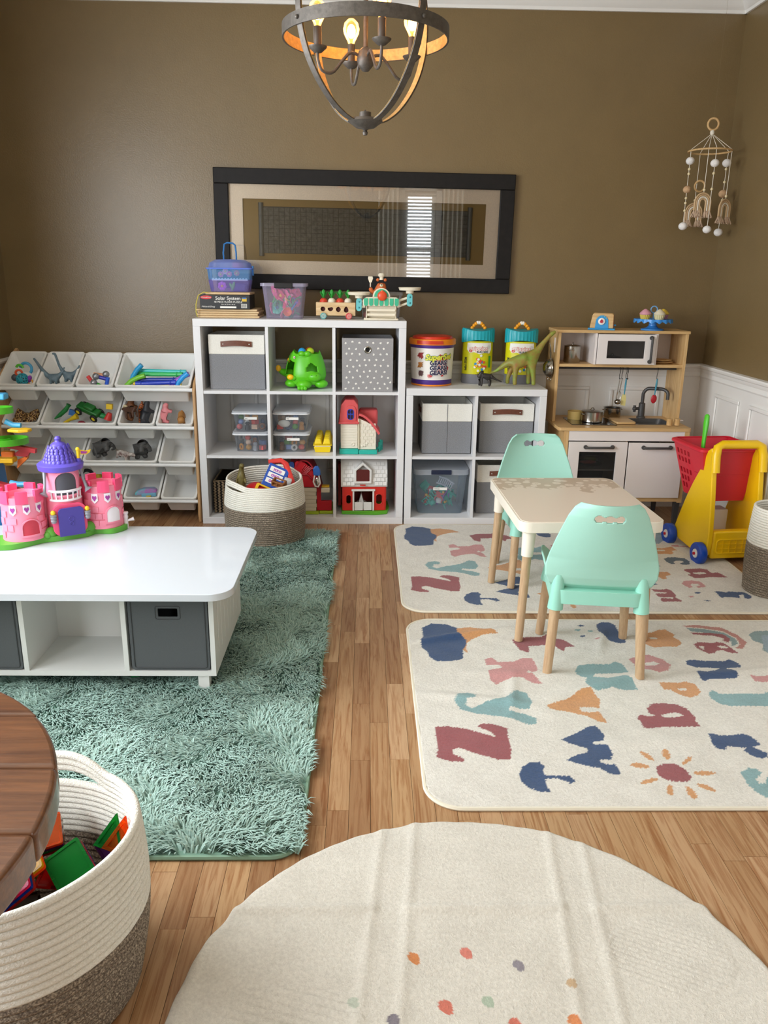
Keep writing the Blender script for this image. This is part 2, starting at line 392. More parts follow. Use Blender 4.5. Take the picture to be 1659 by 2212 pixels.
# fabric storage bins
m_grey_linen = mat('grey_linen', '#85868a', .9, var=.42, vscale=380, bump=.3, bscale=500)
m_cream_linen = mat('cream_linen', '#e9e6dd', .9, var=.08, vscale=300, bump=.2, bscale=500)
m_leather = mat('brown_leather', '#6b3c2a', .5, var=.2, vscale=60)
m_rivet = mat('nickel', '#c9c6c0', .25, 1.0)
def open_box(g, w, d, z0, z1, t=.006, cx=0, cy=0):
    a, b, c, e = cx-w/2, cx+w/2, cy, cy+d
    g.bx(a, b, c, c+t, z0, z1); g.bx(a, b, e-t, e, z0, z1); g.bx(a, a+t, c+t, e-t, z0, z1); g.bx(b-t, b, c+t, e-t, z0, z1); return g
def linen_bin(loc, w, d, h, label, handle='front', rz=SHY):
    t = thing('fabric_bin', label, 'storage bin', loc, rz, 'linen bins in the cube shelves'); zc = h*.645
    body = part('lower_panel', open_box(G(), w, d, 0, zc).bx(-w/2+.006, w/2-.006, .006, d-.006, 0, .006), m_grey_linen, t, bevel=.004)
    part('top_band', open_box(G(), w+.002, d+.002, zc, h, cy=-.001), m_cream_linen, t, bevel=.003)
    if handle == 'front':
        M = TR(0, -.004, h*.83); hw = .082
        o = part('handle', G().sheet(lambda u, v: (-hw+2*hw*u, -.010*math.sin(PI*u)**.6-.002, (v-.5)*.028+.006*math.sin(PI*u)), 14, 2, .0025, M), m_leather, t, label='brown leather strap handle')
        for s in (-1, 1): part('rivet', G().sph((s*(hw-.013), -.008, h*.83), .006, 10), m_rivet, o)
    else:
        part('centre_seam', G().bx(-.0015, .0015, -.003, 0, .01, h-.003), m_cream_linen if 0 else m_grey_linen, t)
        part('handle', G().sheet(lambda u, v: (-w/2-.002-.01*math.sin(PI*u), .07+.16*u, h*.83+(v-.5)*.028), 12, 2, .0025), m_leather, t)
    return t
linen_bin(s3(.215, .06, Z3[2]+.001), .295, .29, .29, 'cream and grey linen bin with leather handle in the tall shelf')
linen_bin(s2(.2335, .07, .387+.007), .274, .29, .28, 'linen bin turned sideways with a seam, in the low shelf', 'side')
linen_bin(s2(.570, .09, .387+.007), .300, .28, .28, 'linen bin with leather strap behind the mint chair, on the upper shelf board')
linen_bin(s2(.570, .09, FT+.001), .300, .28, .285, 'linen bin with leather strap in the bottom cube behind the mint chair')
# polka-dot bin
t = thing('polka_dot_bin', 'grey fabric bin with white dots and a metal eyelet', 'storage bin', s3(.915, .012, Z3[2]+.001), SHY)
m_dotgrey = mat('grey_canvas', '#9c9a9b', .9, var=.08, vscale=200, bump=.15, bscale=500)
W2_, H2_ = .272, .282
g = G().plate([(-W2_/2, 0), (W2_/2, 0), (W2_/2, H2_), (-W2_/2, H2_)], .006, [[(.0+.013*math.cos(a), .222+.013*math.sin(a)) for a in np.linspace(0, 2*PI, 20)[:-1]]])
part('front_panel', g, m_dotgrey, t)
part('body', G().bx(-W2_/2, -W2_/2+.006, .006, .28, 0, H2_).bx(W2_/2-.006, W2_/2, .006, .28, 0, H2_).bx(-W2_/2, W2_/2, .274, .28, 0, H2_).bx(-W2_/2+.006, W2_/2-.006, .006, .274, 0, .006), m_dotgrey, t)
part('eyelet', G().torus((0, -.001, .222), .0155, .0045, 24, 8, axis='y'), mat('steel', '#b8b4ac', .25, 1.0), t)
g = G(); r_ = random.Random(3)
for j in range(9):
    for i in range(7):
        cx = -W2_/2+.022+i*.037+(.018 if j % 2 else 0)+r_.uniform(-.006, .006); cz = .016+j*.0305+r_.uniform(-.005, .005)
        if abs(cx) > W2_/2-.012 or math.hypot(cx, cz-.222) < .028: continue
        a0 = r_.uniform(0, 360); g.plate(arc(cx, cz, .0058, a0, a0+300, 9)+[(cx+.0015*math.cos(math.radians(a0-30)), cz+.0015*math.sin(math.radians(a0-30)))], -.0006, off=-.0002)
tag(part('dot_print', g, mat('white_print', '#eceae4', .8), t, smooth=0), kind='stuff')
# ================================================================ bin rack on the left
m_tan = wood('tan_wood', '#b58a5c', '#cba374', 2)
m_rod = mat('white_tube', '#e6e6e6', .35)
m_bin = mat('white_bin_plastic', '#eeeeec', .4)
RX0, RX1 = -1.085, -.028
t = thing('bin_rack', 'four-tier toy bin rack with tan sides and white tubes beside the tall shelf', 'rack', (0, 0, 0))
for x in (RX0, RX1-.0):
    pts = [(.03, .0), (.075, .0), (.085, .05), (.09, .72), (.30, .93), (.34, .93), (.37, .90), (.37, 0), (.33, 0), (.33, .06), (.29, .10), (.13, .10), (.09, .07)]
    prof = [(.025, 0), (.07, 0), (.085, .03), (.11, .06), (.30, .06), (.32, .03), (.335, 0), (.38, 0), (.385, .90), (.36, .925), (.30, .90), (.06, .78), (.03, .74), (.02, .10), (.01, .05)]
    part('side_frame', G().plate(prof, .016, plane='yz', off=x), m_tan, t, bevel=.004)
RZ_ = [.742, .534, .326, .118]
for z in RZ_:
    part('front_tube', G().cyl((RX0+.01, .0425, z-.0015), (RX1, .0425, z-.0015), .0105, n=14), m_rod, t)
    part('rear_tube', G().cyl((RX0+.01, .285, z+.155), (RX1, .285, z+.155), .0105, n=12), m_rod, t)
SLOPE = math.radians(33); BL_, BH_ = .285, .130
BINM = {}
def bin_mesh(w):
    if w in BINM: return BINM[w]
    tp = .028; r = .018; n = 4
    def ring(dx, dy, z): return [(x, y, z) for x, y in rrect(-w/2+dx, w/2-dx, dy, BL_-dy, max(.006, r-dx*.3), n)]
    g = G(); rw = .011
    g.rings([ring(0, 0, 0), ring(0, 0, -.012), ring(.004, .004, -.012), ring(rw+.001, rw+.001, -.006), ring(tp, tp, -BH_)], cap=False)
    k = len(g.v); g.f.append(tuple(range(k-len(ring(0, 0, 0)), k)))
    g2 = G(); g2.rings([ring(tp+.002, tp+.002, -BH_+.003), ring(rw+.003, rw+.003, -.004), ring(rw, rw, 0), ring(0, 0, 0)], cap=False); g2.f.append(tuple(range(len(ring(0, 0, 0)))))
    g.add(g2.v, g2.f); b = g.mesh('tub', 50); b.materials.append(m_bin); BINM[w] = b; return b
def bin_M(row, xc): return TR(xc, .03, RZ_[row]+.018) @ RX(SLOPE)
def rack_bin(row, x0, x1, label):
    w = round(x1-x0, 3); o = bpy.data.objects.new('storage_tub', bin_mesh(w)); COL.objects.link(o)
    o.matrix_world = bin_M(row, (x0+x1)/2); return tag(o, label, 'bin', 'white tubs in the bin rack')
def cols(row, pat):     # widths from the right end
    x = RX1-.006; out = []
    for p_ in pat:
        w = .412 if p_ == 'w' else .206
        out.append((x-w+.003, x-.003)); x -= w+.002
    return out
RROW = [cols(0, 'wsss'), cols(1, 'ssws'), cols(2, 'swss'), cols(3, 'ssws')]
LB = [['wide tub of bright plastic tubes on the top tier', 'small top-tier tub holding magnet balls and rods', 'small top-tier tub holding grey long-necked dinosaurs', 'small top-tier tub holding a teal lattice ball and rattles'],
      ['small second-tier tub with a pink pig and a lion', 'small second-tier tub with horse, tiger and black animals', 'wide second-tier tub with the green toy tractor', 'small second-tier tub with folded giraffe figure'],
      ['small empty third-tier tub beside the tall shelf', 'wide third-tier tub with two grey rhinos', 'small empty third-tier tub behind the purple castle roof', 'small third-tier tub behind the toy car ramp'],
      ['small empty bottom-tier tub beside the tall shelf', 'small bottom-tier tub with a pastel swirl toy', 'wide bottom-tier tub behind the pink castle', 'small bottom-tier tub half hidden behind the pink castle']]
for r_i, row in enumerate(RROW):
    for c_i, (a, b) in enumerate(row): rack_bin(r_i, a, b, 'white '+LB[r_i][c_i])
# ================================================================ low play table
m_ptable = mat('white_lacquer', '#ccd1d7', .2, coat=.3)
m_ptside = mat('white_side_paint', '#dddcd8', .4)
t = thing('play_table', 'low white play table with grey bins and rounded top', 'table', (0, 0, 0))
PT = (-.62, .492, -1.985, -1.292, .372, .396)
g = G().plate(rrect(PT[0], PT[1], PT[2], PT[3], .075, 8), PT[5]-PT[4], plane='xy', off=PT[4]); part('table_top', g, m_ptable, t, bevel=.009, seg=3)
bx0, bx1, by0, by1, bz0, bz1 = -.545, .416, -1.885, -1.345, .062, .371
part('bottom_board', G().bx(bx0, bx1, by0, by1, bz0, bz0+.018), m_ptside, t)
part('centre_panel', G().bx(bx0+.016, bx1-.016, -1.62, -1.605, bz0+.018, bz1), m_ptside, t)
for s, x in ((0, bx0), (1, bx1-.016)):
    o = part('end_panel', G().bx(x, x+.016, by0, by1, bz0+.018, bz1), m_ptside, t)
    xo = x+.016 if s else x-.004
    for k in range(7):
        yy = by0+.055+k*.062
        part('bead_strip', G().bx(xo, xo+.003, yy, yy+.056, bz0+.06, bz1-.03), m_ptside, o, bevel=.0012)
for x in (-.217, .113): part('divider', G().bx(x, x+.016, by0, -1.62, bz0+.018, bz1), m_ptside, t)
for x in (bx0+.03, bx1-.062):
    for y in (by0+.004, by1-.04): part('leg', G().bx(x, x+.036, y, y+.036, .012, bz0), m_ptside, t)
m_greyfab = mat('grey_nonwoven', '#55585a', .85, var=.06, vscale=300)
def ptbin(x0, x1, label):
    w = x1-x0; cx = w/2; h = .268
    tt = thing('storage_bin', label, 'storage bin', (x0, by0+.004, bz0+.019), 0, 'grey bins under the play table')
    part('front_panel', G().plate(rrect(0, w, 0, h, .012, 4), .006, [rrect(cx-.032, cx+.032, h-.075, h-.045, .004, 2)]), m_greyfab, tt, bevel=.0015)
    part('piping', G().tube([(x, -.001, z) for x, z in rrect(.010, w-.010, .010, h-.010, .008, 3)], .002, 6, closed=True), mat('dark_piping', '#47494b', .8), tt)
    part('body', G().bx(.002, .006, .006, .24, 0, h).bx(w-.006, w-.002, .006, .24, 0, h).bx(.006, w-.006, .006, .24, 0, .006).bx(.006, w-.006, .236, .24, .006, h), m_greyfab, tt)
    part('handle_frame', G().tube([(x, -.001, z) for x, z in rrect(cx-.040, cx+.040, h-.083, h-.037, .006, 2)], .0012, 6, closed=True), mat('dark_piping', '#47494b', .8), tt)
ptbin(.137, .396, 'grey fabric bin with slot handle in the right cubby of play table')
ptbin(-.515, -.222, 'grey fabric bin beside the empty cubby of play table, partly cut by the wooden table')
# ================================================================ children's table and chairs
m_beech = wood('beech', '#b08f6c', '#ccae8a', 2, .5)
m_mint = mat('mint_plastic', '#a4d6c6', .42, bump=.05, bscale=400)
m_mint2 = mat('mint_plastic_base', '#9ad8c5', .42)
m_cream = mat('cream_plastic', '#efe6d6', .45)
t = thing('kids_table', 'small cream-topped children\'s table with beech legs on the letter rugs', 'table', (1.737, -1.195, 0), math.radians(1.5))
tw, td, tz = .272, .335, .497
part('table_top', G().plate(rrect(-tw, tw, -td, td, .045, 6), .04, plane='xy', off=tz-.04), m_cream, t, bevel=.008, seg=3)
def fresco():
    m = bpy.data.materials.new('peach_laminate'); m.use_nodes = True; N = m.node_tree.nodes; L = m.node_tree.links; b = N['Principled BSDF']
    tc = N.new('ShaderNodeTexCoord'); v = N.new('ShaderNodeTexVoronoi'); v.inputs['Scale'].default_value = 22; v.inputs['Randomness'].default_value = .55; L.new(tc.outputs['Object'], v.inputs['Vector'])
    s = N.new('ShaderNodeValToRGB'); e = s.color_ramp.elements; s.color_ramp.interpolation = 'CONSTANT'
    e[0].position = 0; e[0].color = lin('#ecdccb'); e[1].position = .12; e[1].color = lin('#d9c4ae'); q = e.new(.18); q.color = lin('#ecdccb'); q = e.new(.44); q.color = lin('#cdb8a2')
    L.new(v.outputs['Distance'], s.inputs[0])
    sp = N.new('ShaderNodeSeparateXYZ'); L.new(tc.outputs['Object'], sp.inputs[0]); nz = N.new('ShaderNodeTexNoise'); nz.inputs['Scale'].default_value = 14; L.new(tc.outputs['Object'], nz.inputs['Vector'])
    mr = N.new('ShaderNodeMath'); mr.operation = 'MULTIPLY_ADD'; mr.inputs[1].default_value = .35; L.new(nz.outputs['Fac'], mr.inputs[0]); L.new(sp.outputs[1], mr.inputs[2])
    gt = N.new('ShaderNodeMath'); gt.operation = 'GREATER_THAN'; gt.inputs[1].default_value = .33; L.new(mr.outputs[0], gt.inputs[0])
    mx = N.new('ShaderNodeMix'); mx.data_type = 'RGBA'; mx.inputs[6].default_value = lin('#ecdccb'); L.new(gt.outputs[0], mx.inputs[0]); L.new(s.outputs[0], mx.inputs[7]); L.new(mx.outputs[2], b.inputs['Base Color']); b.inputs['Roughness'].default_value = .35
    return m
part('printed_surface', G().plate(rrect(-tw+.009, tw-.009, -td+.009, td-.009, .036, 6), .0012, plane='xy', off=tz), fresco(), t, smooth=30)
for sx in (-1, 1):
    for sy in (-1, 1):
        a = (sx*(tw-.047), sy*(td-.05), tz-.035); b = (sx*(tw-.028), sy*(td-.032), .014)
        M_ = [a[i]+(b[i]-a[i])*.2 for i in range(3)]
        o = part('leg', G().cyl(M_, b, .0175, .016, n=16), m_beech, t)
        part('leg_socket', G().cyl(a, [a[i]+(b[i]-a[i])*.24 for i in range(3)], .026, .022, n=18), m_cream, o)
def chair_shell():
    SW, SDp = .185, .17        # half seat width, half depth
    prof = []                  # (y, z, halfwidth) front -> seat -> up the back
    seat = [(.165, .305, .150), (.168, .316, .165), (.155, .326, .175), (.11, .320, .180), (.05, .316, .178), (-.02, .314, .172), (-.08, .316, .162), (-.125, .324, .160), (-.148, .345, .174), (-.158, .372, .188), (-.166, .41, .190), (-.178, .455, .180), (-.190, .51, .163), (-.200, .56, .145), (-.208, .60, .130), (-.212, .63, .112), (-.213, .645, .092)]
    def fn(u, v):
        k = v*(len(seat)-1); i = min(int(k), len(seat)-2); f = k-i
        y, z, w = [seat[i][q]*(1-f)+seat[i+1][q]*f for q in range(3)]
        s = 2*u-1; back = min(1, max(0, (z-.32)/.12))
        return (s*w, y+back*(.035*s*s)*(1 if v > .4 else 0), z+(1-back)*.055*min(1, max(.1, (y+.1)/.15))*abs(s)**3)
    return fn
def kids_chair(loc, rz, label):
    t = thing('kids_chair', label, 'chair', loc, rz, 'mint children\'s chairs')
    fn = chair_shell(); nu, nv = 81, 170
    us = np.linspace(0, 1, nu); vs = np.linspace(0, 1, nv)
    pts = [[fn(u, v) for v in vs] for u in us]; g = G()
    def hole(i, j):
        x = sum(pts[a][b][0] for a in (i, i+1) for b in (j, j+1))/4; z = sum(pts[a][b][2] for a in (i, i+1) for b in (j, j+1))/4
        return z > .5 and abs(x) < .05 and abs(z-.598) < (.0115+.003*math.cos(x*185))*(1 if abs(x) < .04 else math.sqrt(max(0, 1-((abs(x)-.04)/.0105)**2)))
    V = [p for r in pts for p in r]; F = [(i*nv+j, (i+1)*nv+j, (i+1)*nv+j+1, i*nv+j+1) for i in range(nu-1) for j in range(nv-1) if not hole(i, j)]
    g.add(V, F); o = part('seat_shell', g, m_mint, t, smooth=60)
    sd = o.modifiers.new('thick', 'SOLIDIFY'); sd.thickness = .007; sd.offset = 0
    # under-frame with four sockets
    g = G()
    g.plate(rrect(-.165, .165, -.165, .145, .05, 5), .05, [rrect(-.14, .14, -.125, .12, .04, 5)], plane='xy', off=.276)
    part('under_frame', g, m_mint2, t, bevel=.006)
    for sx in (-1, 1):
        for sy, yy in ((1, .125), (-1, -.135)):
            a = (sx*.142, yy, .325); b = (sx*.160, yy+sy*.035, .014); q = [a[i]+(b[i]-a[i])*.15 for i in range(3)]
            l = part('leg', G().cyl(q, b, .0185, .016, n=16), m_beech, t)
            part('leg_socket', G().cyl((a[0]-sx*.002, a[1], .375 if sy < 0 else .31), [a[i]+(b[i]-a[i])*.24 for i in range(3)], .020 if sy < 0 else .024, .027, n=18), m_mint2, l)
    return t
kids_chair((1.735, -1.615, 0), math.radians(-7), 'mint chair with its back turned, standing on the near letter rug')
kids_chair((1.715, -.80, 0), PI+math.radians(3), 'mint chair tucked behind the table, facing it from the far letter rug')
# ================================================================ rugs
def rug_mat(name, base, attr=True, rough=.95):
    m = bpy.data.materials.new(name); m.use_nodes = True; N = m.node_tree.nodes; L = m.node_tree.links; b = N['Principled BSDF']
    tc = N.new('ShaderNodeTexCoord'); n = N.new('ShaderNodeTexNoise'); n.inputs['Scale'].default_value = 130; n.inputs['Detail'].default_value = 5; n.inputs['Roughness'].default_value = .75; L.new(tc.outputs['Object'], n.inputs['Vector'])
    n2 = N.new('ShaderNodeTexNoise'); n2.inputs['Scale'].default_value = 9; n2.inputs['Detail'].default_value = 3; L.new(tc.outputs['Object'], n2.inputs['Vector'])
    a = N.new('ShaderNodeVertexColor'); a.layer_name = 'print'
    ad = N.new('ShaderNodeMath'); ad.operation = 'MULTIPLY_ADD'; ad.inputs[1].default_value = .35; L.new(n2.outputs['Fac'], ad.inputs[0]); L.new(n.outputs['Fac'], ad.inputs[2])
    r = N.new('ShaderNodeValToRGB'); r.color_ramp.elements[0].position = .42; r.color_ramp.elements[0].color = (.68, .665, .645, 1); r.color_ramp.elements[1].position = .85; r.color_ramp.elements[1].color = (1, 1, 1, 1); L.new(ad.outputs[0], r.inputs[0])
    mx = N.new('ShaderNodeMix'); mx.data_type = 'RGBA'; mx.blend_type = 'MULTIPLY'; mx.inputs[0].default_value = .8; L.new(a.outputs['Color'], mx.inputs[6]); L.new(r.outputs[0], mx.inputs[7]); L.new(mx.outputs[2], b.inputs['Base Color'])
    b.inputs['Roughness'].default_value = rough; b.inputs['Specular IOR Level'].default_value = .15; b.inputs['Sheen Weight'].default_value = .25
    k = N.new('ShaderNodeBump'); k.inputs['Strength'].default_value = .75; k.inputs['Distance'].default_value = .006; L.new(n.outputs['Fac'], k.inputs['Height']); L.new(k.outputs[0], b.inputs['Normal']); return m
def inside(poly, X, Y):
    c = np.zeros(X.shape, bool); n = len(poly)
    for i in range(n):
        (x0, y0), (x1, y1) = poly[i], poly[(i+1) % n]
        if y0 == y1: continue
        k = ((y0 > Y) != (y1 > Y)) & (X < (x1-x0)*(Y-y0)/(y1-y0)+x0); c ^= k
    return c
def grid_rug(name, X, Y, Z, keep, color, m, label, loc, parent=None):
    ny, nx_ = X.shape; me = bpy.data.meshes.new(name); idx = -np.ones(X.shape, int); idx[keep] = np.arange(keep.sum())
    q = np.stack([idx[:-1, :-1], idx[:-1, 1:], idx[1:, 1:], idx[1:, :-1]], -1).reshape(-1, 4); q = q[(q >= 0).all(1)]
    me.vertices.add(int(keep.sum())); me.vertices.foreach_set('co', np.stack([X[keep], Y[keep], Z[keep]], -1).astype(np.float32).ravel())
    me.loops.add(q.size); me.loops.foreach_set('vertex_index', q.astype(np.int32).ravel()); me.polygons.add(len(q)); me.polygons.foreach_set('loop_start', np.arange(0, q.size, 4, dtype=np.int32))
    me.update(calc_edges=True); me.validate(); me.shade_smooth()
    ca = me.color_attributes.new('print', 'FLOAT_COLOR', 'POINT'); col = np.ones((int(keep.sum()), 4), np.float32); col[:, :3] = color[keep]; ca.data.foreach_set('color', col.ravel())
    me.materials.append(m); o = bpy.data.objects.new(name, me); COL.objects.link(o); o.location = loc
    if parent: o.parent = parent
    return o
NAVY, ORG, RED, PNK, TEAL, GRY, DPK = '#33507c', '#e0a36c', '#a3565a', '#d99a98', '#8fb5b8', '#8ea6a8', '#c98a80'
def vA(l): return [(860+u/2.0763, 1310+v/2.0763) for u, v in l]
def vB(l): return [(1240+u/3.959, 1320+v/3.959) for u, v in l]
def vC(l): return [(1400+u/6.405, 1130+v/6.405) for u, v in l]
NEAR = [
 (ORG, vA([(262,98),(320,93),(390,100),(447,122),(390,130),(335,145),(308,165),(305,190),(316,212),(295,200),(270,150)]), []),
 (NAVY, vA([(108,95),(150,76),(215,78),(262,95),(270,130),(305,150),(306,170),(292,190),(290,235),(240,245),(170,243),(140,225),(135,208),(105,180),(102,155),(112,135)]), []),
 (RED, vA([(510,150),(560,138),(640,135),(668,122),(690,140),(745,150),(795,178),(750,182),(745,202),(715,185),(690,170),(640,172),(585,178),(590,205),(545,195)]), []),
 (PNK, vA([(390,235),(420,228),(450,250),(520,245),(550,232),(600,230),(620,265),(625,290),(600,298),(585,285),(575,300),(600,302),(648,345),(610,345),(560,320),(510,325),(470,335),(440,350),(415,330),(403,290),(430,282),(468,275),(455,262),(395,262)]), []),
 (TEAL, vA([(252,425),(270,395),(310,388),(350,398),(345,415),(310,420),(302,440),(330,455),(400,430),(480,415),(530,380),(575,385),(600,425),(590,460),(545,460),(500,455),(495,470),(570,480),(620,500),(622,525),(590,530),(520,505),(440,490),(340,475),(280,460)]), []),
 (RED, vA([(165,540),(215,537),(300,545),(440,585),(415,562),(358,537),(370,525),(420,525),(490,545),(495,590),(508,640),(505,683),(450,685),(370,665),(270,632),(245,640),(245,660),(300,680),(295,695),(230,692),(170,675),(180,640),(172,590)]), []),
 (ORG, vA([(665,445),(760,415),(830,375),(865,370),(905,420),(902,455),(860,450),(815,450),(820,468),(860,475),(900,470),(938,520),(905,518),(850,490),(760,470),(690,460)]), []),
 (NAVY, vA([(730,595),(790,570),(850,540),(885,535),(925,575),(922,600),(880,605),(872,615),(940,620),(963,660),(955,685),(910,685),(905,695),(935,705),(975,705),(1000,750),(965,755),(900,722),(820,708),(752,685),(800,665),(850,652),(850,635),(820,628),(770,615)]), []),
 (NAVY, vA([(540,750),(555,720),(590,700),(635,697),(655,715),(650,735),(660,757),(720,758),(775,760),(795,785),(770,798),(765,787),(720,772),(665,772),(660,790),(672,808),(685,833),(640,830),(590,815),(555,785)]), []),
 (RED, vA([(1155,720),(1190,702),(1240,702),(1290,730),(1318,765),(1300,782),(1250,787),(1200,778),(1165,755)]), []),
 (NAVY, vB([(190,110),(230,92),(300,95),(350,120),(390,190),(440,230),(440,270),(390,272),(300,250),(250,210),(205,170)]), []),
 (ORG, vB([(560,175),(640,185),(720,160),(780,155),(860,205),(845,220),(900,245),(925,275),(880,305),(780,300),(680,308),(620,285),(590,250),(560,240)]), [vB([(640,225),(700,222),(720,235),(660,240)])]),
 (TEAL, vB([(5,510),(40,465),(150,450),(300,450),(350,430),(410,450),(470,520),(380,530),(180,535),(160,560),(300,575),(430,560),(500,590),(545,665),(440,675),(330,655),(200,685),(130,660),(95,600),(110,575),(30,545)]), []),
 (PNK, vB([(470,410),(560,378),(640,370),(760,410),(825,465),(810,510),(730,530),(620,510),(540,480)]), [vB([(590,440),(680,430),(735,450),(690,465),(620,462)])]),
 (DPK, vB([(930,125),(1050,118),(1250,138),(1400,200),(1480,270),(1440,320),(1380,315),(1420,280),(1390,230),(1280,172),(1100,145),(950,135)]), []),
 (GRY, vB([(960,145),(1100,150),(1280,182),(1380,235),(1405,275),(1350,300),(1345,258),(1290,217),(1180,190),(1000,170)]), []),
 (RED, vB([(995,180),(1150,185),(1280,200),(1335,235),(1325,265),(1275,255),(1280,235),(1200,212),(1020,194)]), []),
 (RED, vB([(1025,280),(1060,262),(1130,268),(1180,275),(1220,262),(1290,275),(1350,320),(1410,355),(1340,355),(1270,330),(1220,340),(1200,360),(1150,362),(1100,340),(1050,315)]), [vB([(1070,292),(1110,300),(1115,328),(1080,312)]), vB([(1225,298),(1290,296),(1320,315),(1260,318)])]),
 (NAVY, vB([(955,420),(1020,415),(1120,425),(1290,425),(1330,412),(1380,430),(1430,465),(1430,482),(1280,487),(1330,500),(1390,530),(1405,555),(1380,575),(1250,580),(1150,580),(1130,597),(1090,585),(1045,520),(1070,508),(1140,525),(1210,510),(1250,490),(1050,480),(970,455)]), []),
 (ORG, vB([(730,605),(900,612),(950,600),(1030,620),(1085,690),(1060,715),(1000,740),(940,725),(860,690),(830,668),(770,670),(745,640)]), [vB([(890,660),(960,653),(972,672),(910,676)])]),
 (TEAL, vB([(1150,700),(1185,675),(1220,690),(1240,705),(1620,705),(1640,690),(1720,690),(1760,800),(1659,810),(1350,810),(1250,790),(1170,740)]), []),
 (RED, vB([(540,910),(560,885),(650,900),(690,890),(640,870),(622,830),(660,795),(760,783),(880,795),(960,830),(1040,910),(1040,935),(1085,985),(950,990),(760,985),(620,1005),(590,990),(580,960)]), [vB([(745,890),(800,868),(880,865),(940,890),(880,902),(780,908)])]),
 (NAVY, vB([(1145,1050),(1190,1045),(1240,1065),(1360,1062),(1430,1045),(1500,1060),(1560,1100),(1595,1145),(1530,1155),(1580,1180),(1650,1210),(1660,1245),(1610,1258),(1530,1240),(1450,1185),(1480,1165),(1310,1155),(1295,1185),(1220,1175),(1180,1130)]), []),
 (TEAL, vB([(1425,1375),(1490,1340),(1560,1345),(1605,1380),(1590,1405),(1555,1430),(1580,1470),(1640,1470),(1650,1420),(1720,1400),(1800,1480),(1760,1600),(1660,1600),(1560,1550),(1480,1470)]), []),
 (GRY, vB([(1495,200),(1540,170),(1659,165),(1750,200),(1760,330),(1659,355),(1610,330),(1620,280),(1530,250)]), []),
 (PNK, vB([(1505,545),(1580,558),(1700,550),(1720,600),(1600,605),(1545,595)]), []),
]
for (a, b) in (((1085,650),(1150,690)),((1190,640),(1215,683)),((1275,708),(1318,675)),((1040,708),(1128,718)),((1322,745),(1425,748)),((1088,790),(1165,772)),((1215,800),(1225,845)),((1293,808),(1340,862)),((1340,793),(1425,827))):
    cx, cy = (a[0]+b[0])/2, (a[1]+b[1])/2; L_ = math.hypot(b[0]-a[0], b[1]-a[1])/2; an = math.atan2(b[1]-a[1], b[0]-a[0]); wy = 15 if abs(math.cos(an)) < .7 else 10
    NEAR.append((ORG, vA([(cx+L_*math.cos(t)*math.cos(an)-wy*math.sin(t)*math.sin(an), cy+L_*math.cos(t)*math.sin(an)+wy*math.sin(t)*math.cos(an)) for t in np.linspace(0, 2*PI, 16)[:-1]]), []))
for c_, u, v in ((NAVY,60,125),(TEAL,140,170),(NAVY,75,210),(PNK,200,240),(TEAL,30,160)):
    NEAR.append((c_, vB([(u+26*math.cos(t), v+7*math.sin(t)) for t in np.linspace(0, 2*PI, 10)[:-1]]), []))
FAR = [
 ('#5d6f80', vC([(217,495),(270,470),(380,470),(500,485),(575,530),(580,560),(540,575),(450,570),(440,550),(490,540),(480,520),(400,515),(350,530),(375,560),(330,568),(260,535)]), []),
 (RED, vC([(492,635),(600,630),(720,622),(820,640),(865,685),(900,690),(960,680),(1000,700),(1100,745),(980,748),(870,745),(780,755),(640,755),(545,710),(590,705),(570,685),(510,660)]), [vC([(615,680),(720,672),(790,680),(810,695),(720,705),(640,700)])]),
 (PNK, vC([(465,835),(490,800),(600,790),(720,805),(800,870),(780,885),(690,895),(660,870),(720,865),(690,840),(600,835),(590,855),(620,885),(570,890),(510,860)]), []),
 (NAVY, vC([(918,945),(970,940),(1090,955),(1110,940),(1200,945),(1320,955),(1420,1000),(1435,1030),(1400,1045),(1330,1035),(1330,1010),(1320,990),(1260,990),(1275,1040),(1200,1025),(1060,1020),(1020,1035),(980,1000)]), []),
 (RED, vC([(40,912),(200,915),(260,905),(320,930),(390,1000),(380,1025),(470,1065),(460,1080),(380,1080),(210,1090),(170,1060),(180,1035),(300,1040),(340,1045),(350,1020),(200,1025),(140,1015),(100,970),(240,965),(270,955),(90,945)]), []),
 (ORG, vC([(65,340),(200,350),(320,320),(400,370),(330,380),(350,410),(330,430),(240,420),(130,420),(80,385),(230,385),(240,370),(80,365)]), []),
 ('#9fb4c2', vC([(20,150),(50,140),(130,140),(200,190),(215,240),(150,280),(50,280),(10,240)]), []),
 (ORG, vC([(60,690),(150,670),(270,670),(320,710),(250,730),(260,765),(200,770),(150,740),(80,745)]), []),
 (NAVY, vC([(0,830),(80,820),(130,845),(60,857),(0,850)]), []),
 (PNK, vC([(320,305),(420,300),(420,318),(560,310),(600,340),(520,330),(330,322)]), []),
 (GRY, vC([(10,540),(100,540),(175,595),(100,612),(10,600)]), []),
 (PNK, vC([(555,1008),(620,1000),(640,1018),(590,1028)]), []), (NAVY, vC([(630,958),(690,945),(745,958),(690,970)]), []), (NAVY, vC([(770,1065),(820,1060),(880,1070),(820,1080)]), []),
]
RUGN = (1.078, -2.507); RW_, RH_ = 1.64, 1.205            # near rug: left/front corner, size
RUGF = (1.070, -1.222)
def to_local(poly, o): return [tuple((onz(x, y, .012)[:2]-np.array(o))) for x, y in poly]
SHAPES = [(c, to_local(p_, RUGN), [to_local(h, RUGN) for h in hs]) for c, p_, hs in NEAR]
FSHAPES = [(c, to_local(p_, RUGF), [to_local(h, RUGF) for h in hs]) for c, p_, hs in FAR]
m_letter = rug_mat('letter_rug_pile', '#e8e2d6')
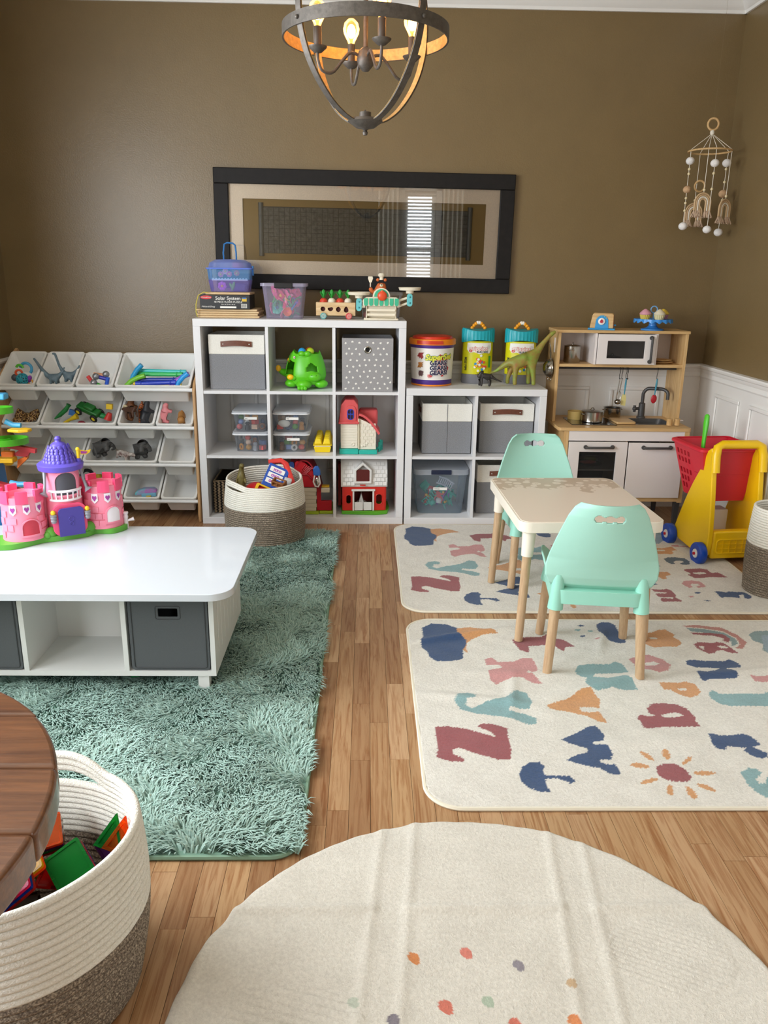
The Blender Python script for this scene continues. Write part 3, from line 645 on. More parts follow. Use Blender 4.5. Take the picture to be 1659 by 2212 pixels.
def letter_rug(origin, folds, label):
    st = .0042; xs = np.arange(0, RW_+st, st); ys = np.arange(0, RH_+st, st); X, Y = np.meshgrid(xs, ys)
    r = .10; qx = np.maximum(np.abs(X-RW_/2)-(RW_/2-r), 0); qy = np.maximum(np.abs(Y-RH_/2)-(RH_/2-r), 0); rd = np.hypot(qx, qy)
    keep = rd <= r
    base = np.array(lin('#f3eee4')[:3]); col = np.tile(base, X.shape+(1,))
    J = .0022*np.stack([np.sin(X*610+Y*370)+np.sin(Y*830-X*290), np.sin(Y*570-X*410)+np.sin(X*790+Y*330)])*.5
    for c, p_, hs in SHAPES+FSHAPES:
        P_ = np.array(p_); sel = (X > P_[:, 0].min()-.02) & (X < P_[:, 0].max()+.02) & (Y > P_[:, 1].min()-.02) & (Y < P_[:, 1].max()+.02)
        xx, yy = X[sel]+J[0][sel], Y[sel]+J[1][sel]; ins = inside(p_, xx, yy)
        for h in hs: ins &= ~inside(h, xx, yy)
        tmp = col[sel]; tmp[ins] = np.array(lin(c)[:3]); col[sel] = tmp
    Z = .011+.0012*np.sin(X*41+2*np.sin(Y*13))*np.sin(Y*37)
    for (x0, y0, x1, y1, hgt, wd_) in folds:
        dx, dy = x1-x0, y1-y0; L_ = math.hypot(dx, dy); tt = np.clip(((X-x0)*dx+(Y-y0)*dy)/L_**2, 0, 1); d = np.hypot(X-(x0+tt*dx), Y-(y0+tt*dy))
        Z += hgt*np.exp(-(d/wd_)**2)*np.sin(PI*np.clip(tt, .02, .98))**.5
    edge = np.minimum(r-rd, np.minimum(np.minimum(X, RW_-X), np.minimum(Y, RH_-Y))); Z = np.where(edge < .004, .001, Z)
    t = thing('letter_rug', label, 'rug', (origin[0], origin[1], 0), 0, 'alphabet rugs')
    o = grid_rug('pile', X, Y, Z, keep, col, m_letter, label, (0, 0, 0), t)
    bd = [(x, y, .006) for x, y in rrect(.001, RW_-.001, .001, RH_-.001, r, 10)]
    part('bound_edge', G().tube(bd, .006, 6, closed=True), mat('cream_binding', '#e6dfcc', .8), t)
    return t
letter_rug(RUGN, [(.0, .98, .45, 1.12, .016, .022), (0, .60, .42, .52, .010, .026), (.42, .55, .95, .80, .011, .026), (.30, .45, .36, .75, .008, .02), (.9, .72, 1.55, .80, .008, .025), (.55, .30, .95, .33, .006, .03), (.7, .88, .78, 1.1, .008, .02), (.15, .75, .6, .72, .006, .03)], 'cream alphabet rug with bold printed letters, lying in front under the near mint chair')
letter_rug(RUGF, [(.2, .6, .5, .75, .004, .03), (.6, .2, 1.1, .45, .003, .04)], 'cream alphabet rug along the low shelf and toy kitchen')
# round rug
R_ = .612; TH, RR = np.meshgrid(np.linspace(0, 2*PI, 900), np.linspace(.002, 1, 150)); RM = R_*(1+.0016*np.sin(TH*23)+.0012*np.sin(TH*51)); X, Y = RR*RM*np.cos(TH), RR*RM*np.sin(TH); D = np.hypot(X, Y)
edge = RM; keep = D < 9
col = np.tile(np.array(lin('#eee8dc')[:3]), X.shape+(1,)); Z = .013+.0015*np.sin(X*23)*np.sin(Y*19)
ROUND = (1.15, -3.17)
for cx, cy in [(x, y) for x in (-.42, 0, .42) for y in (-.35, .12, .5)]:
    sel = np.maximum(abs(X-cx-.1*Y), abs(Y-cy)*.9); Z += .004*np.exp(-((sel-.17)/.013)**2)
Z += .0016*(np.sin((X*.5+Y)*420) > 0)*((np.hypot((X-.40), (Y-.18)*1.3) < .13))
Z += .0014*(np.sin((X*.3+Y)*330) > 0)*((np.hypot((X+.38), (Y+.02)*1.2) < .16))
for px, py, c, s in ((893,2068,'#e89558',17),(1006,2057,'#e88a78',17),(1119,2083,'#9c949c',16),(1234,2123,'#d6b690',13),(962,2171,'#e27f6a',19),(1053,2161,'#bccbb4',16),(762,2165,'#cdd3c2',15),(849,2203,'#8f8790',16),(1112,2210,'#e27f6a',16),(1240,2203,'#e8935c',17)):
    c0 = onz(px, py, .014)[:2]-np.array(ROUND); r = s*.00072
    xx, yy = X-c0[0], Y-c0[1]; tip = (xx*.45-yy*.9); ins = np.hypot(xx, yy) < r*(1+.55*np.clip(tip/np.maximum(np.hypot(xx, yy), 1e-6), 0, 1)**6)
    col[ins] = np.array(lin(c)[:3])
Z = np.where(RR > .9999, .0005, Z-.006*np.clip((RR-.975)/.025, 0, 1)**2)
o = grid_rug('round_rug', X, Y, Z, keep, col, rug_mat('round_rug_pile', '#e6dfd0'), '', (ROUND[0], ROUND[1], 0))
tag(o, 'round cream tufted rug with scattered coloured leaf drops', 'rug')
# shag rug
GX0, GX1, GY0, GY1 = -.85, .757, -2.69, -.165
t = thing('shag_rug', 'sage green shaggy rug under the white play table', 'rug', (0, 0, 0))
part('backing', G().plate(rrect(GX0, GX1, GY0, GY1, .07, 6), .008, plane='xy', off=.001), mat('sage_backing', '#6f9180', .9), t, bevel=.002)
part('bound_edge', G().tube([(x, y, .006) for x, y in rrect(GX0+.002, GX1-.002, GY0+.002, GY1-.002, .07, 8)], .006, 6, closed=True), mat('sage_binding', '#7d9c86', .8), t)
NB = 140000
bx_, by_ = rng.uniform(max(GX0, -.8)+.012, GX1-.003, NB), rng.uniform(GY0+.012, GY1-.012, NB)
ok_ = np.hypot(bx_-.385, by_+.268) > .175
for x0_, x1_, y0_, y1_ in ((-.80, -.52, -1.05, -.85), (bx0+.02, bx0+.075, by0, by0+.045), (bx1-.07, bx1-.02, by0, by0+.045), (bx0+.02, bx0+.075, by1-.045, by1), (bx1-.07, bx1-.02, by1-.045, by1)):
    ok_ &= ~((bx_ > x0_) & (bx_ < x1_) & (by_ > y0_) & (by_ < y1_))       # no pile where things stand
bx_, by_ = bx_[ok_], by_[ok_]; NB = len(bx_)
ang = 2.2*np.sin(bx_*3.1+1.3*np.sin(by_*2.3))+1.9*np.sin(by_*4.1+bx_*1.7)+1.1*np.sin(bx_*17+by_*9)+.9*np.sin(by_*21-bx_*13)+rng.normal(0, .45, NB)-1.6
ln = rng.uniform(.028, .052, NB); lean = rng.uniform(.72, 1.02, NB); dark = rng.uniform(0, 1, NB)
# strands clump together
cs = .017; jx = np.floor(bx_/cs+.35*np.sin(by_*90)); jy = np.floor(by_/cs+.35*np.sin(bx_*80)); hsh = np.modf(np.abs(np.sin(jx*12.9898+jy*78.233)*43758.5453))[0]; h2 = np.modf(np.abs(np.sin(jx*39.346+jy*11.135)*24634.63))[0]
ang += (hsh-.5)*1.5; lean *= .78+.3*h2
dx, dy = np.cos(ang), np.sin(ang); z0 = .007
mid = np.stack([bx_+dx*ln*.5*lean, by_+dy*ln*.5*lean, z0+ln*.55*np.sqrt(np.maximum(.05, 1.15-lean))+.004], -1)
tip = np.stack([bx_+dx*ln*lean, by_+dy*ln*lean, z0+ln*.75*np.sqrt(np.maximum(.03, 1.08-lean))], -1)
tip[:, 0] = np.minimum(tip[:, 0], GX1+.028); tip[:, 1] = np.clip(tip[:, 1], GY0-.006, GY1+.02)
base = np.stack([bx_, by_, np.full(NB, z0)], -1); wv = np.stack([-dy, dx, np.zeros(NB)], -1)*rng.uniform(.0015, .0028, NB)[:, None]
V = np.stack([base-wv, base+wv, mid-wv*.9, mid+wv*.9, tip], 1).reshape(-1, 3).astype(np.float32)
o5 = np.arange(NB)[:, None]*5; tri = np.concatenate([o5+np.array([[0, 1, 3]]), o5+np.array([[0, 3, 2]]), o5+np.array([[2, 3, 4]])], 1).reshape(-1).astype(np.int32)
me = bpy.data.meshes.new('shag_pile'); me.vertices.add(NB*5); me.vertices.foreach_set('co', V.ravel()); me.loops.add(len(tri)); me.loops.foreach_set('vertex_index', tri)
me.polygons.add(NB*3); me.polygons.foreach_set('loop_start', np.arange(0, len(tri), 3, dtype=np.int32)); me.update(calc_edges=True); me.shade_smooth()
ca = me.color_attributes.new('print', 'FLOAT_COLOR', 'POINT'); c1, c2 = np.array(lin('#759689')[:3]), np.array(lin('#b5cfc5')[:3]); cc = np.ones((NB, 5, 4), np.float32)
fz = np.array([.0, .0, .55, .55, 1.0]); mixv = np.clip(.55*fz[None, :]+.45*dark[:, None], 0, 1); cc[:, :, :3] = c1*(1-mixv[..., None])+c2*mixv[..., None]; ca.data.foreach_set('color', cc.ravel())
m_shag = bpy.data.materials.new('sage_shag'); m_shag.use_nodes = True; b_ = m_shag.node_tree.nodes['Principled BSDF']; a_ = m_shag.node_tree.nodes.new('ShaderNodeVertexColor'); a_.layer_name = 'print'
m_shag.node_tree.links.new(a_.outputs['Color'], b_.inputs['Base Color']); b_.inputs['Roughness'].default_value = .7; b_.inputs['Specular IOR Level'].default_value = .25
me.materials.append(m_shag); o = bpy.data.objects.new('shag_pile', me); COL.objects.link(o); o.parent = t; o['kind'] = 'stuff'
# ================================================================ rope baskets
def rope_mat(name, c1, c2, c3=None):
    m = bpy.data.materials.new(name); m.use_nodes = True; N = m.node_tree.nodes; L = m.node_tree.links; b = N['Principled BSDF']
    tc = N.new('ShaderNodeTexCoord'); mp = N.new('ShaderNodeMapping'); mp.inputs['Scale'].default_value = (1, 1, 1.4); mp.inputs['Rotation'].default_value = (.6, .6, 0); L.new(tc.outputs['Object'], mp.inputs[0])
    v = N.new('ShaderNodeTexVoronoi'); v.inputs['Scale'].default_value = 330; L.new(mp.outputs[0], v.inputs['Vector'])
    n = N.new('ShaderNodeTexNoise'); n.inputs['Scale'].default_value = 260; n.inputs['Detail'].default_value = 3; L.new(mp.outputs[0], n.inputs['Vector'])
    r = N.new('ShaderNodeValToRGB'); e = r.color_ramp.elements; e[0].position = .3; e[0].color = lin(c1); e[1].position = .72; e[1].color = lin(c2)
    if c3: q = e.new(.5); q.color = lin(c3)
    L.new(n.outputs['Fac'], r.inputs[0]); L.new(r.outputs[0], b.inputs['Base Color']); b.inputs['Roughness'].default_value = .9; b.inputs['Specular IOR Level'].default_value = .2
    k = N.new('ShaderNodeBump'); k.inputs['Strength'].default_value = .6; k.inputs['Distance'].default_value = .002; L.new(v.outputs['Distance'], k.inputs['Height']); L.new(k.outputs[0], b.inputs['Normal']); return m
m_ropew = rope_mat('white_rope', '#e2ddd0', '#f5f2e9'); m_ropeb = rope_mat('brown_heather_rope', '#584d44', '#c4b5a0', '#85786a')
def rope_basket(name, label, loc, rfun, H, frac, pitch, handles, base_r, dip=None):
    t = thing(name, label, 'basket', loc, 0, 'rope baskets'); n = int(H/pitch); kb = int(n*frac); seg = 84
    for nm, rng_, m_ in (('lower_coils', range(kb), m_ropeb), ('upper_coils', range(kb, n), m_ropew)):
        g = G()
        for k in rng_:
            z = pitch*.5+k*pitch; pts = []
            for j in range(seg):
                a = 2*PI*j/seg; lift = 0.0
                for ha, hw, hh in handles:
                    d = (a-ha+PI) % (2*PI)-PI
                    if abs(d) < hw: lift = max(lift, hh*(math.cos(d/hw*PI/2)**.7))
                zz = z+(lift if k >= n-3 else 0)
                if dip: zz += dip(a, z/H)
                r = rfun(a, zz/H); pts.append((r*math.cos(a), r*math.sin(a), zz))
            g.tube(pts, pitch*.56, 6, closed=True)
        part(nm, g, m_, t, smooth=80)
    part('base', G().lathe([(.001, .002), (base_r, .002), (base_r, .012), (.001, .012)], 40), m_ropeb, t)
    return t
def rf_near(a, h): return .207+.018*math.sin(PI*min(1, max(0, h)))*1.0+.012*h+.006*math.sin(3*a+.6)*h
rope_basket('rope_basket', 'white-and-brown rope basket of magnetic tiles beside the round wooden table', (.25, -3.03, 0), rf_near, .36, .53, .0148, [(math.radians(82), .42, .03), (math.radians(262), .42, .026)], .205)
def rf_mid(a, h): return (.190-.008*h)*(1+.04*math.cos(2*(a-.35)))+.012*math.sin(PI*h)
rope_basket('rope_basket', 'white-and-brown rope basket full of toys in front of the tall shelf', (.385, -.268, .012), rf_mid, .335, .60, .0107, [(math.radians(222), .42, .012), (math.radians(60), .4, .01)], .18, dip=lambda a, h: .022*math.sin(a-.2)*max(0, h-.55)*2 if h > .5 else 0)
def rf_right(a, h): return .118+.010*math.sin(PI*h)
rope_basket('rope_basket', 'white-and-brown rope basket standing beside the yellow shopping cart', (2.745, -.975, 0), rf_right, .405, .60, .0112, [(math.radians(250), .4, .02), (math.radians(70), .4, .02)], .115)
# ================================================================ round wooden table at the front
m_walnut = wood('stained_pine', '#523220', '#7a4e30', 0, .3, 5, coat=.4)
t = thing('round_table', 'round dark-stained wooden table with plank top in front of the rug', 'table', (.16, -3.535, 0))
RT = .379
for k in range(6):
    y0, y1 = -RT+k*2*RT/6+.0004, -RT+(k+1)*2*RT/6-.0004
    pts = [(math.sqrt(max(0, RT*RT-y*y)), y) for y in np.linspace(y0, y1, 8)]; pts = pts+[(-x, y) for x, y in pts[::-1]]
    part('plank', G().plate(pts, .045, plane='xy', off=.705), m_walnut, t, bevel=.007, seg=4, smooth=50)
part('apron', G().lathe([(.001, .66), (.27, .66), (.30, .70), (.30, .7045), (.001, .7045)], 40), m_walnut, t)
part('pedestal', G().lathe([(.001, .04), (.06, .04), (.045, .15), (.055, .3), (.04, .5), (.07, .66), (.001, .66)], 24), m_walnut, t)
for k in range(3):
    a = math.radians(200+k*120); part('foot', G().tube([(.03*math.cos(a), .03*math.sin(a), .10), (.14*math.cos(a), .14*math.sin(a), .07), (.24*math.cos(a), .24*math.sin(a), .022)], [.03, .028, .022], 10), m_walnut, t)
# ================================================================ chandelier
m_iron = mat('weathered_iron', '#5c5650', .5, .55, var=.25, vscale=60)
m_iron_lit = mat('iron_bulb_glow', '#b99a62', .55, .3, var=.2, vscale=80)  # golden tone paints the bulbs' glow onto the inner faces
cxh, cyh = .901, -1.7
t = thing('chandelier', 'dark orb chandelier with candle bulbs hanging from the ceiling', 'lamp', (cxh, cyh, 0))
PR = [(.030, 1.788), (.07, 1.798), (.118, 1.826), (.160, 1.866), (.196, 1.915), (.220, 1.966), (.233, 2.02), (.235, 2.09), (.222, 2.17), (.19, 2.26), (.14, 2.34), (.08, 2.40), (.03, 2.425)]
def curve(P_, n):
    P_ = np.array(P_); k = len(P_); out = []
    for i in range(n):
        s = i/(n-1)*(k-1); a = min(int(s), k-2); f = s-a; p0, p1, p2, p3 = P_[max(a-1, 0)], P_[a], P_[a+1], P_[min(a+2, k-1)]
        out.append(tuple(.5*(2*p1+(p2-p0)*f+(2*p0-5*p1+4*p2-p3)*f*f+(3*p1-p0-3*p2+p3)*f**3)))
    return out
pc = curve(PR, 44)
for k in range(4):
    a = math.radians(-50+90*k); ca_, sa_ = math.cos(a), math.sin(a); hw = .011
    def fn(u, v, o=0.0): i = int(round(v*43)); r, z = pc[i]; r += o; return (r*ca_-(u-.5)*2*hw*sa_, r*sa_+(u-.5)*2*hw*ca_, z)
    o = part('rib', G().sheet(fn, 2, 44, .003), m_iron, t, smooth=50)
    part('inner_face', G().sheet(lambda u, v: fn(u, v, -.0035), 2, 44, .001), m_iron_lit, o, smooth=50)
g = G(); n = 64; g.rings([[(r*math.cos(2*PI*j/n), r*math.sin(2*PI*j/n), z) for j in range(n)] for r, z in ((.236, 2.002), (.240, 2.002), (.240, 2.036), (.236, 2.036))], cap=False, closed=True)
hoop = part('hoop', g, m_iron, t)
g = G(); g.rings([[(r*math.cos(2*PI*j/n), r*math.sin(2*PI*j/n), z) for j in range(n)] for r, z in ((.2345, 2.003), (.2358, 2.003), (.2358, 2.035), (.2345, 2.035))], cap=False, closed=True); part('inner_face', g, m_iron_lit, hoop)
for k in range(4):
    a = math.radians(-50+90*k); part('stud', G().sph((.242*math.cos(a), .242*math.sin(a), 2.019), .006, 8), m_iron, hoop)
part('bottom_cap', G().lathe([(.001, 1.752), (.006, 1.753), (.008, 1.760), (.005, 1.766), (.012, 1.770), (.028, 1.773), (.040, 1.782), (.052, 1.789), (.050, 1.796), (.018, 1.799), (.017, 1.815), (.004, 1.818), (.001, 1.822)], 28), m_iron, t)
part('stem', G().cyl((0, 0, 1.93), (0, 0, ZC-.02), .0065, n=12), m_iron, t)
part('hub', G().lathe([(.001, 1.922), (.010, 1.924), (.022, 1.938), (.026, 1.955), (.020, 1.975), (.010, 1.985), (.001, 1.986)], 24), m_iron, t)
part('canopy', G().lathe([(.001, ZC-.04), (.03, ZC-.035), (.06, ZC-.012), (.062, ZC-.001), (.001, ZC-.001)], 28), m_iron, t)
m_sleeve = mat('candle_sleeve', '#4b433b', .5)
m_bulb = mat('lit_bulb', '#ffb45e', .2, emis=40.0)
m_bglass = clear('bulb_glass', '#fff4e2', '#ffe9c8', .06, .02)
for k, ad in enumerate((-72, 18, 108, 198)):
    a = math.radians(ad); c_, s_ = math.cos(a), math.sin(a)
    ap = curve([(.018, 1.962), (.045, 1.968), (.070, 1.945), (.100, 1.912), (.130, 1.915), (.142, 1.94), (.143, 1.962)], 20)
    arm = part('arm', G().tube([(r*c_, r*s_, z) for r, z in ap], .0045, 8), m_iron, t)
    c = (.143*c_, .143*s_, 0)
    part('drip_pan', G().lathe([(.001, 1.958), (.012, 1.960), (.026, 1.972), (.027, 1.975), (.001, 1.974)], 20, c), m_iron, arm)
    part('candle_sleeve', G().lathe([(.011, 1.974), (.011, 2.025), (.001, 2.025)], 14, c), m_sleeve, arm)
    bl = part('bulb', G().lathe([(.009, 2.026), (.012, 2.034), (.023, 2.054), (.025, 2.066), (.021, 2.082), (.010, 2.093), (.001, 2.095)], 18, c), m_bglass, arm)
    part('filament', G().sph((c[0], c[1], 2.060), .013, 12, (1, 1, 1.5)), m_bulb, arm)
    pl = bpy.data.lights.new('bulb_light', 'POINT'); pl.energy = 5.0; pl.color = (1.0, .72, .42); pl.shadow_soft_size = .012
    lo = bpy.data.objects.new('bulb_light', pl); COL.objects.link(lo); lo.location = (cxh+c[0], cyh+c[1], 2.058)
# ================================================================ framed scroll panel
m_black = mat('black_frame_wood', '#1b1817', .55, var=.2, vscale=30, spec=.25)
t = thing('framed_panel', 'long black-framed panel with dark block-carved scroll behind glass', 'picture', (.892, .4335, 1.576), 0, rot=(0, math.radians(.45), 0))
W1, H1 = 1.652, .630; fw = .080
def framebar(g, x0, x1, z0, z1): g.bx(x0, x1, -.034, 0, z0, z1)
for (x0, x1, z0, z1, vert) in ((-W1/2, W1/2, H1/2-fw, H1/2, 0), (-W1/2, W1/2, -H1/2, -H1/2+fw, 0), (-W1/2, -W1/2+fw, -H1/2+fw, H1/2-fw, 1), (W1/2-fw, W1/2, -H1/2+fw, H1/2-fw, 1)):
    part('frame_rail', G().bx(x0, x1, -.034, 0, z0, z1), m_black, t, bevel=.004)
xi, zi = W1/2-fw, H1/2-fw; xm, zm = .672, .161
part('mat_board', G().plate([(-xi, -zi), (xi, -zi), (xi, zi), (-xi, zi)], .003, [[(-xm, -zm), (xm, -zm), (xm, zm), (-xm, zm)]], off=-.014), mat('linen_mat', '#e6d5bf', .9, var=.08, vscale=200), t)
part('backing_board', G().bx(-xi, xi, -.006, -.001, -zi, zi), mat('olive_backing', '#7d6436', .9), t)
m_block = mat('carved_block', '#3d3e39', .7, var=.45, vscale=60, bump=.4, bscale=110)
panel = part('scroll_panel', G().bx(-.565, .575, -.0085, -.0065, -.123, .123), mat('dark_panel', '#22231f', .8), t)
for i in range(38):
    x = -.562+i*.02985; rr = random.Random(i); z = -.120
    gg = G(); ncell = 11
    for k in range(ncell):
        h = .0200+rr.uniform(-.002, .001); z = -.120+k*.0218; d_ = -.0115-rr.uniform(0, .003); gg.bx(x+.0014, x+.0284, d_, -.0085, z, z+h)
        for q in range(4):
            a_, b_2, ln_ = x+rr.uniform(.004, .018), z+rr.uniform(.003, .013), rr.uniform(.005, .010)
            if q % 2: gg.bx(a_, a_+ln_, d_-.0018, d_, b_2, b_2+.0018)
            else: gg.bx(a_, a_+.0018, d_-.0018, d_, b_2, min(z+h-.001, b_2+ln_))
    part('block_column', gg, m_block, panel, smooth=0)
for x in (-.573, .585): part('roller', G().cyl((x, -.012, -.138), (x, -.012, .142), .0135, n=16).torus((x, -.012, .08), .0135, .0014, 16, 6).torus((x, -.012, .072), .0135, .0014, 16, 6).torus((x, -.012, -.07), .0135, .0014, 16, 6).torus((x, -.012, -.078), .0135, .0014, 16, 6), mat('roller_grey', '#3b403f', .5), t)
def glass_mat():
    m = bpy.data.materials.new('picture_glass'); m.use_nodes = True; N = m.node_tree.nodes; L = m.node_tree.links
    N.remove(N['Principled BSDF']); a = N.new('ShaderNodeBsdfTransparent'); b = N.new('ShaderNodeBsdfGlossy'); b.inputs['Roughness'].default_value = .0; f = N.new('ShaderNodeFresnel'); f.inputs[0].default_value = 1.7
    x = N.new('ShaderNodeMixShader'); L.new(f.outputs[0], x.inputs[0]); L.new(a.outputs[0], x.inputs[1]); L.new(b.outputs[0], x.inputs[2]); L.new(x.outputs[0], N['Material Output'].inputs[0]); return m
part('glass_pane', G().bx(-xi, xi, -.0265, -.0255, -zi, zi), glass_mat(), t)
# ================================================================ hanging baby mobile
m_cord = mat('cotton_cord', '#e9e2d4', .9); m_ringw = wood('pale_ring_wood', '#c69f6a', '#dcb987', 2); m_felt = mat('white_felt', '#e9e6e4', .95, bump=.4, bscale=300); m_feltt = mat('tan_felt', '#c7a27c', .95, bump=.6, bscale=300, var=.15, vscale=80)
m_bead = mat('wood_bead', '#e6d5ac', .5); m_beige = mat('beige_cord', '#c9ab84', .9, bump=.3, bscale=300); m_tass = mat('beige_tassel', '#c6ac94', .95, bump=.6, bscale=400)
mx_, my_ = 2.705, .235
t = thing('baby_mobile', 'boho baby mobile with felt balls and rainbows hanging in the room corner', 'mobile', (mx_, my_, 0))
part('hanging_ring', G().torus((0, 0, 2.125), .028, .0055, 28, 8, axis='y'), m_ringw, t)
part('nylon_line', G().cyl((0, 0, 2.157), (0, 0, ZC-.001), .0004, n=5), mat('nylon', '#8a7a5c', .3), t)
part('knot', G().sph((0, 0, 2.085), .012, 10, (1, .8, 1.2)), m_cord, t)
hz = 1.995; hr = .108
part('hoop', G().torus((0, 0, hz), hr, .0045, 40, 8), m_ringw, t)
def strand(a, zb, balls, beads, rb=None):
    x, y = hr*math.cos(a), hr*math.sin(a)
    s = part('cord', G().tube([(0, 0, 2.08), (x, y, hz+.004), (x*.99, y*.99, hz-.02), (x*.98, y*.98, zb)], .0016, 6), m_cord, t)
    for z, m_, r in balls: part('felt_ball', G().sph((x*.98, y*.98, z), r, 16, (1.08, 1.08, .95)), m_, s)
    for z in beads: part('bead', G().sph((x*.98, y*.98, z), .0072, 10), m_bead, s)
    return x*.98, y*.98, s
strand(math.radians(188), 1.63, [(1.945, m_felt, .0205), (1.805, m_feltt, .0195), (1.622, m_felt, .0215)], [1.905, 1.882, 1.762, 1.738, 1.70])
strand(math.radians(10), 1.60, [(1.942, m_felt, .0215), (1.79, m_feltt, .0215), (1.595, m_felt, .0215)], [1.912, 1.848, 1.758, 1.69])
strand(math.radians(265), 1.61, [(1.925, m_felt, .0205), (1.602, m_felt, .0205)], [1.876, 1.80])
def rainbow(cx, cy, cz, rot, s=1.0):
    M = TR(cx, cy, cz) @ RZ(rot)
    o = None
    for k, (r, m_) in enumerate(((.046, m_beige), (.0365, m_beige), (.027, m_cord), (.018, m_beige))):
        r *= s; g = G().tube([(-r, 0, -.04*s)]+[(r*math.cos(a), 0, r*math.sin(a)) for a in np.linspace(PI, 0, 14)]+[(r, 0, -.04*s)], .0047*s, 8, M=M); q = part('rainbow_arch', g, m_, t)
        for sx in (-1, 1):
            gg = G()
            rr = random.Random(k*7+int(sx))
            for i in range(16):
                a = rr.uniform(0, 2*PI); gg.tube([(sx*r, 0, -.04*s), (sx*r+.004*math.cos(a), .004*math.sin(a), -.05*s), (sx*r+.015*math.cos(a), .015*math.sin(a), -.076*s+rr.uniform(0, .008))], [.003, .003, .0018], 5, M=M)
            tag(part('tassel', gg, m_tass, q, smooth=60), kind='stuff')
for a, rot, rz_ in ((245, .2, 1.735), (335, .55, 1.71), (95, .1, 1.70)):
    a = math.radians(a); x, y, s = strand(a, rz_+.05, [], [rz_+.062]); rainbow(x, y, rz_, rot)
part('small_ring', G().torus((-.01, .06, 1.83), .027, .005, 24, 8, axis='y'), m_ringw, t)
# ================================================================ toy kitchen
m_birch = wood('birch_ply', '#c49a63', '#dab883', 0, .45, 5); m_birchz = wood('birch_upright', '#c49a63', '#dab883', 2, .45, 5)
m_kwhite = mat('kitchen_white', '#e6dfdc', .35); m_kgrey = mat('kitchen_grey', '#4b4a4a', .4, .2); m_steel = mat('toy_steel', '#a9a49c', .22, 1.0); m_dark = mat('dark_inside', '#3a3835', .6)
m_hob = mat('black_hob', '#15151a', .12, coat=.5); m_panes = clear('plexi_pane', '#cfcfcf', '#777777', .05, .05)
t = thing('toy_kitchen', 'wooden toy kitchen with white doors, sink and hob beside the low shelf', 'toy kitchen', (0, 0, 0))
K0, K1, KY, KB = 1.955, 2.678, -.032, .375
cz = .570
sink = rrect(2.405, 2.615, .085, .265, .03, 5)
part('countertop', G().plate(rrect(K0-.002, K1+.006, KY, KB, .02, 4), .018, [sink], plane='xy', off=cz-.018), m_birch, t, bevel=.002)
g = G(); g.rings([[(x, y, cz-.001) for x, y in rrect(2.406, 2.614, .086, .264, .03, 5)], [(x, y, cz-.055) for x, y in rrect(2.42, 2.60, .10, .25, .03, 5)]], cap=False); k_ = len(g.v); g.f.append(tuple(range(k_//2, k_)))
part('sink_basin', g, m_kgrey, t)
part('sink_rim', G().plate(rrect(2.398, 2.622, .078, .272, .034, 5), .003, [rrect(2.408, 2.612, .088, .262, .03, 5)], plane='xy', off=cz), m_kgrey, t)
part('hob_plate', G().plate(rrect(2.045, 2.295, .045, .268, .004, 2), .004, plane='xy', off=cz+.0005), m_hob, t)
B0, B1 = 1.987, 2.676
for x in (B0, B1-.016): part('base_side', G().bx(x, x+.016, KY+.022, KB, .15, cz-.0185), m_birchz, t)
for x in (B0, B1-.026): part('front_post', G().bx(x, x+.026, KY+.006, KY+.022, .15, cz-.0185), m_birchz, t)
part('bottom_board', G().bx(B0+.026, B1-.026, KY+.008, KB, .155, .177), m_birch, t)
part('fascia', G().bx(B0+.026, B1-.026, KY+.008, KY+.02, .497, cz-.0185), m_kwhite, t, bevel=.001)
part('inner_divider', G().bx(2.338, 2.346, KY+.03, KB, .177, .5), m_birchz, t)
part('back_panel', G().bx(B0+.016, B1-.016, KB-.006, KB-.001, .178, .55), m_dark, t)
part('oven_shelf', G().bx(B0+.017, 2.337, KY+.04, KB-.01, .322, .331), m_kwhite, t)
def khandle(parent, a, b, out=.022):
    a, b = Vector(a), Vector(b); o = Vector((0, -out, 0)); d = (b-a).normalized()
    g = G().tube([a, a+o*.75, a+o+d*.012, b+o-d*.012, b+o*.75, b], .0068, 8); g.cyl(a, a+o*.45, .0115, .0105, 14).cyl(b, b+o*.45, .0115, .0105, 14)
    part('handle', g, m_kgrey, parent, label='dark grey bow handle')
d1 = part('oven_door', G().plate([(2.016, .180), (2.338, .180), (2.338, .493), (2.016, .493)], .013, [[(2.075, .215), (2.278, .215), (2.278, .438), (2.075, .438)]], off=KY-.006), m_kwhite, t, bevel=.0012)
part('pane', G().bx(2.073, 2.280, KY+.0035, KY+.006, .213, .440), m_panes, d1); khandle(d1, (2.107, KY-.006, .465), (2.254, KY-.006, .466))
d2 = part('cupboard_door', G().bx(2.345, 2.650, KY-.006, KY+.007, .180, .490), m_kwhite, t, bevel=.0015); khandle(d2, (2.425, KY-.006, .465), (2.573, KY-.006, .466))
for x in (2.03, 2.655):
    for y in (KY+.03, KB-.04): part('leg', G().taper((x, y, 0), (.02, .02), (.03, .03), .150), m_kgrey, t)
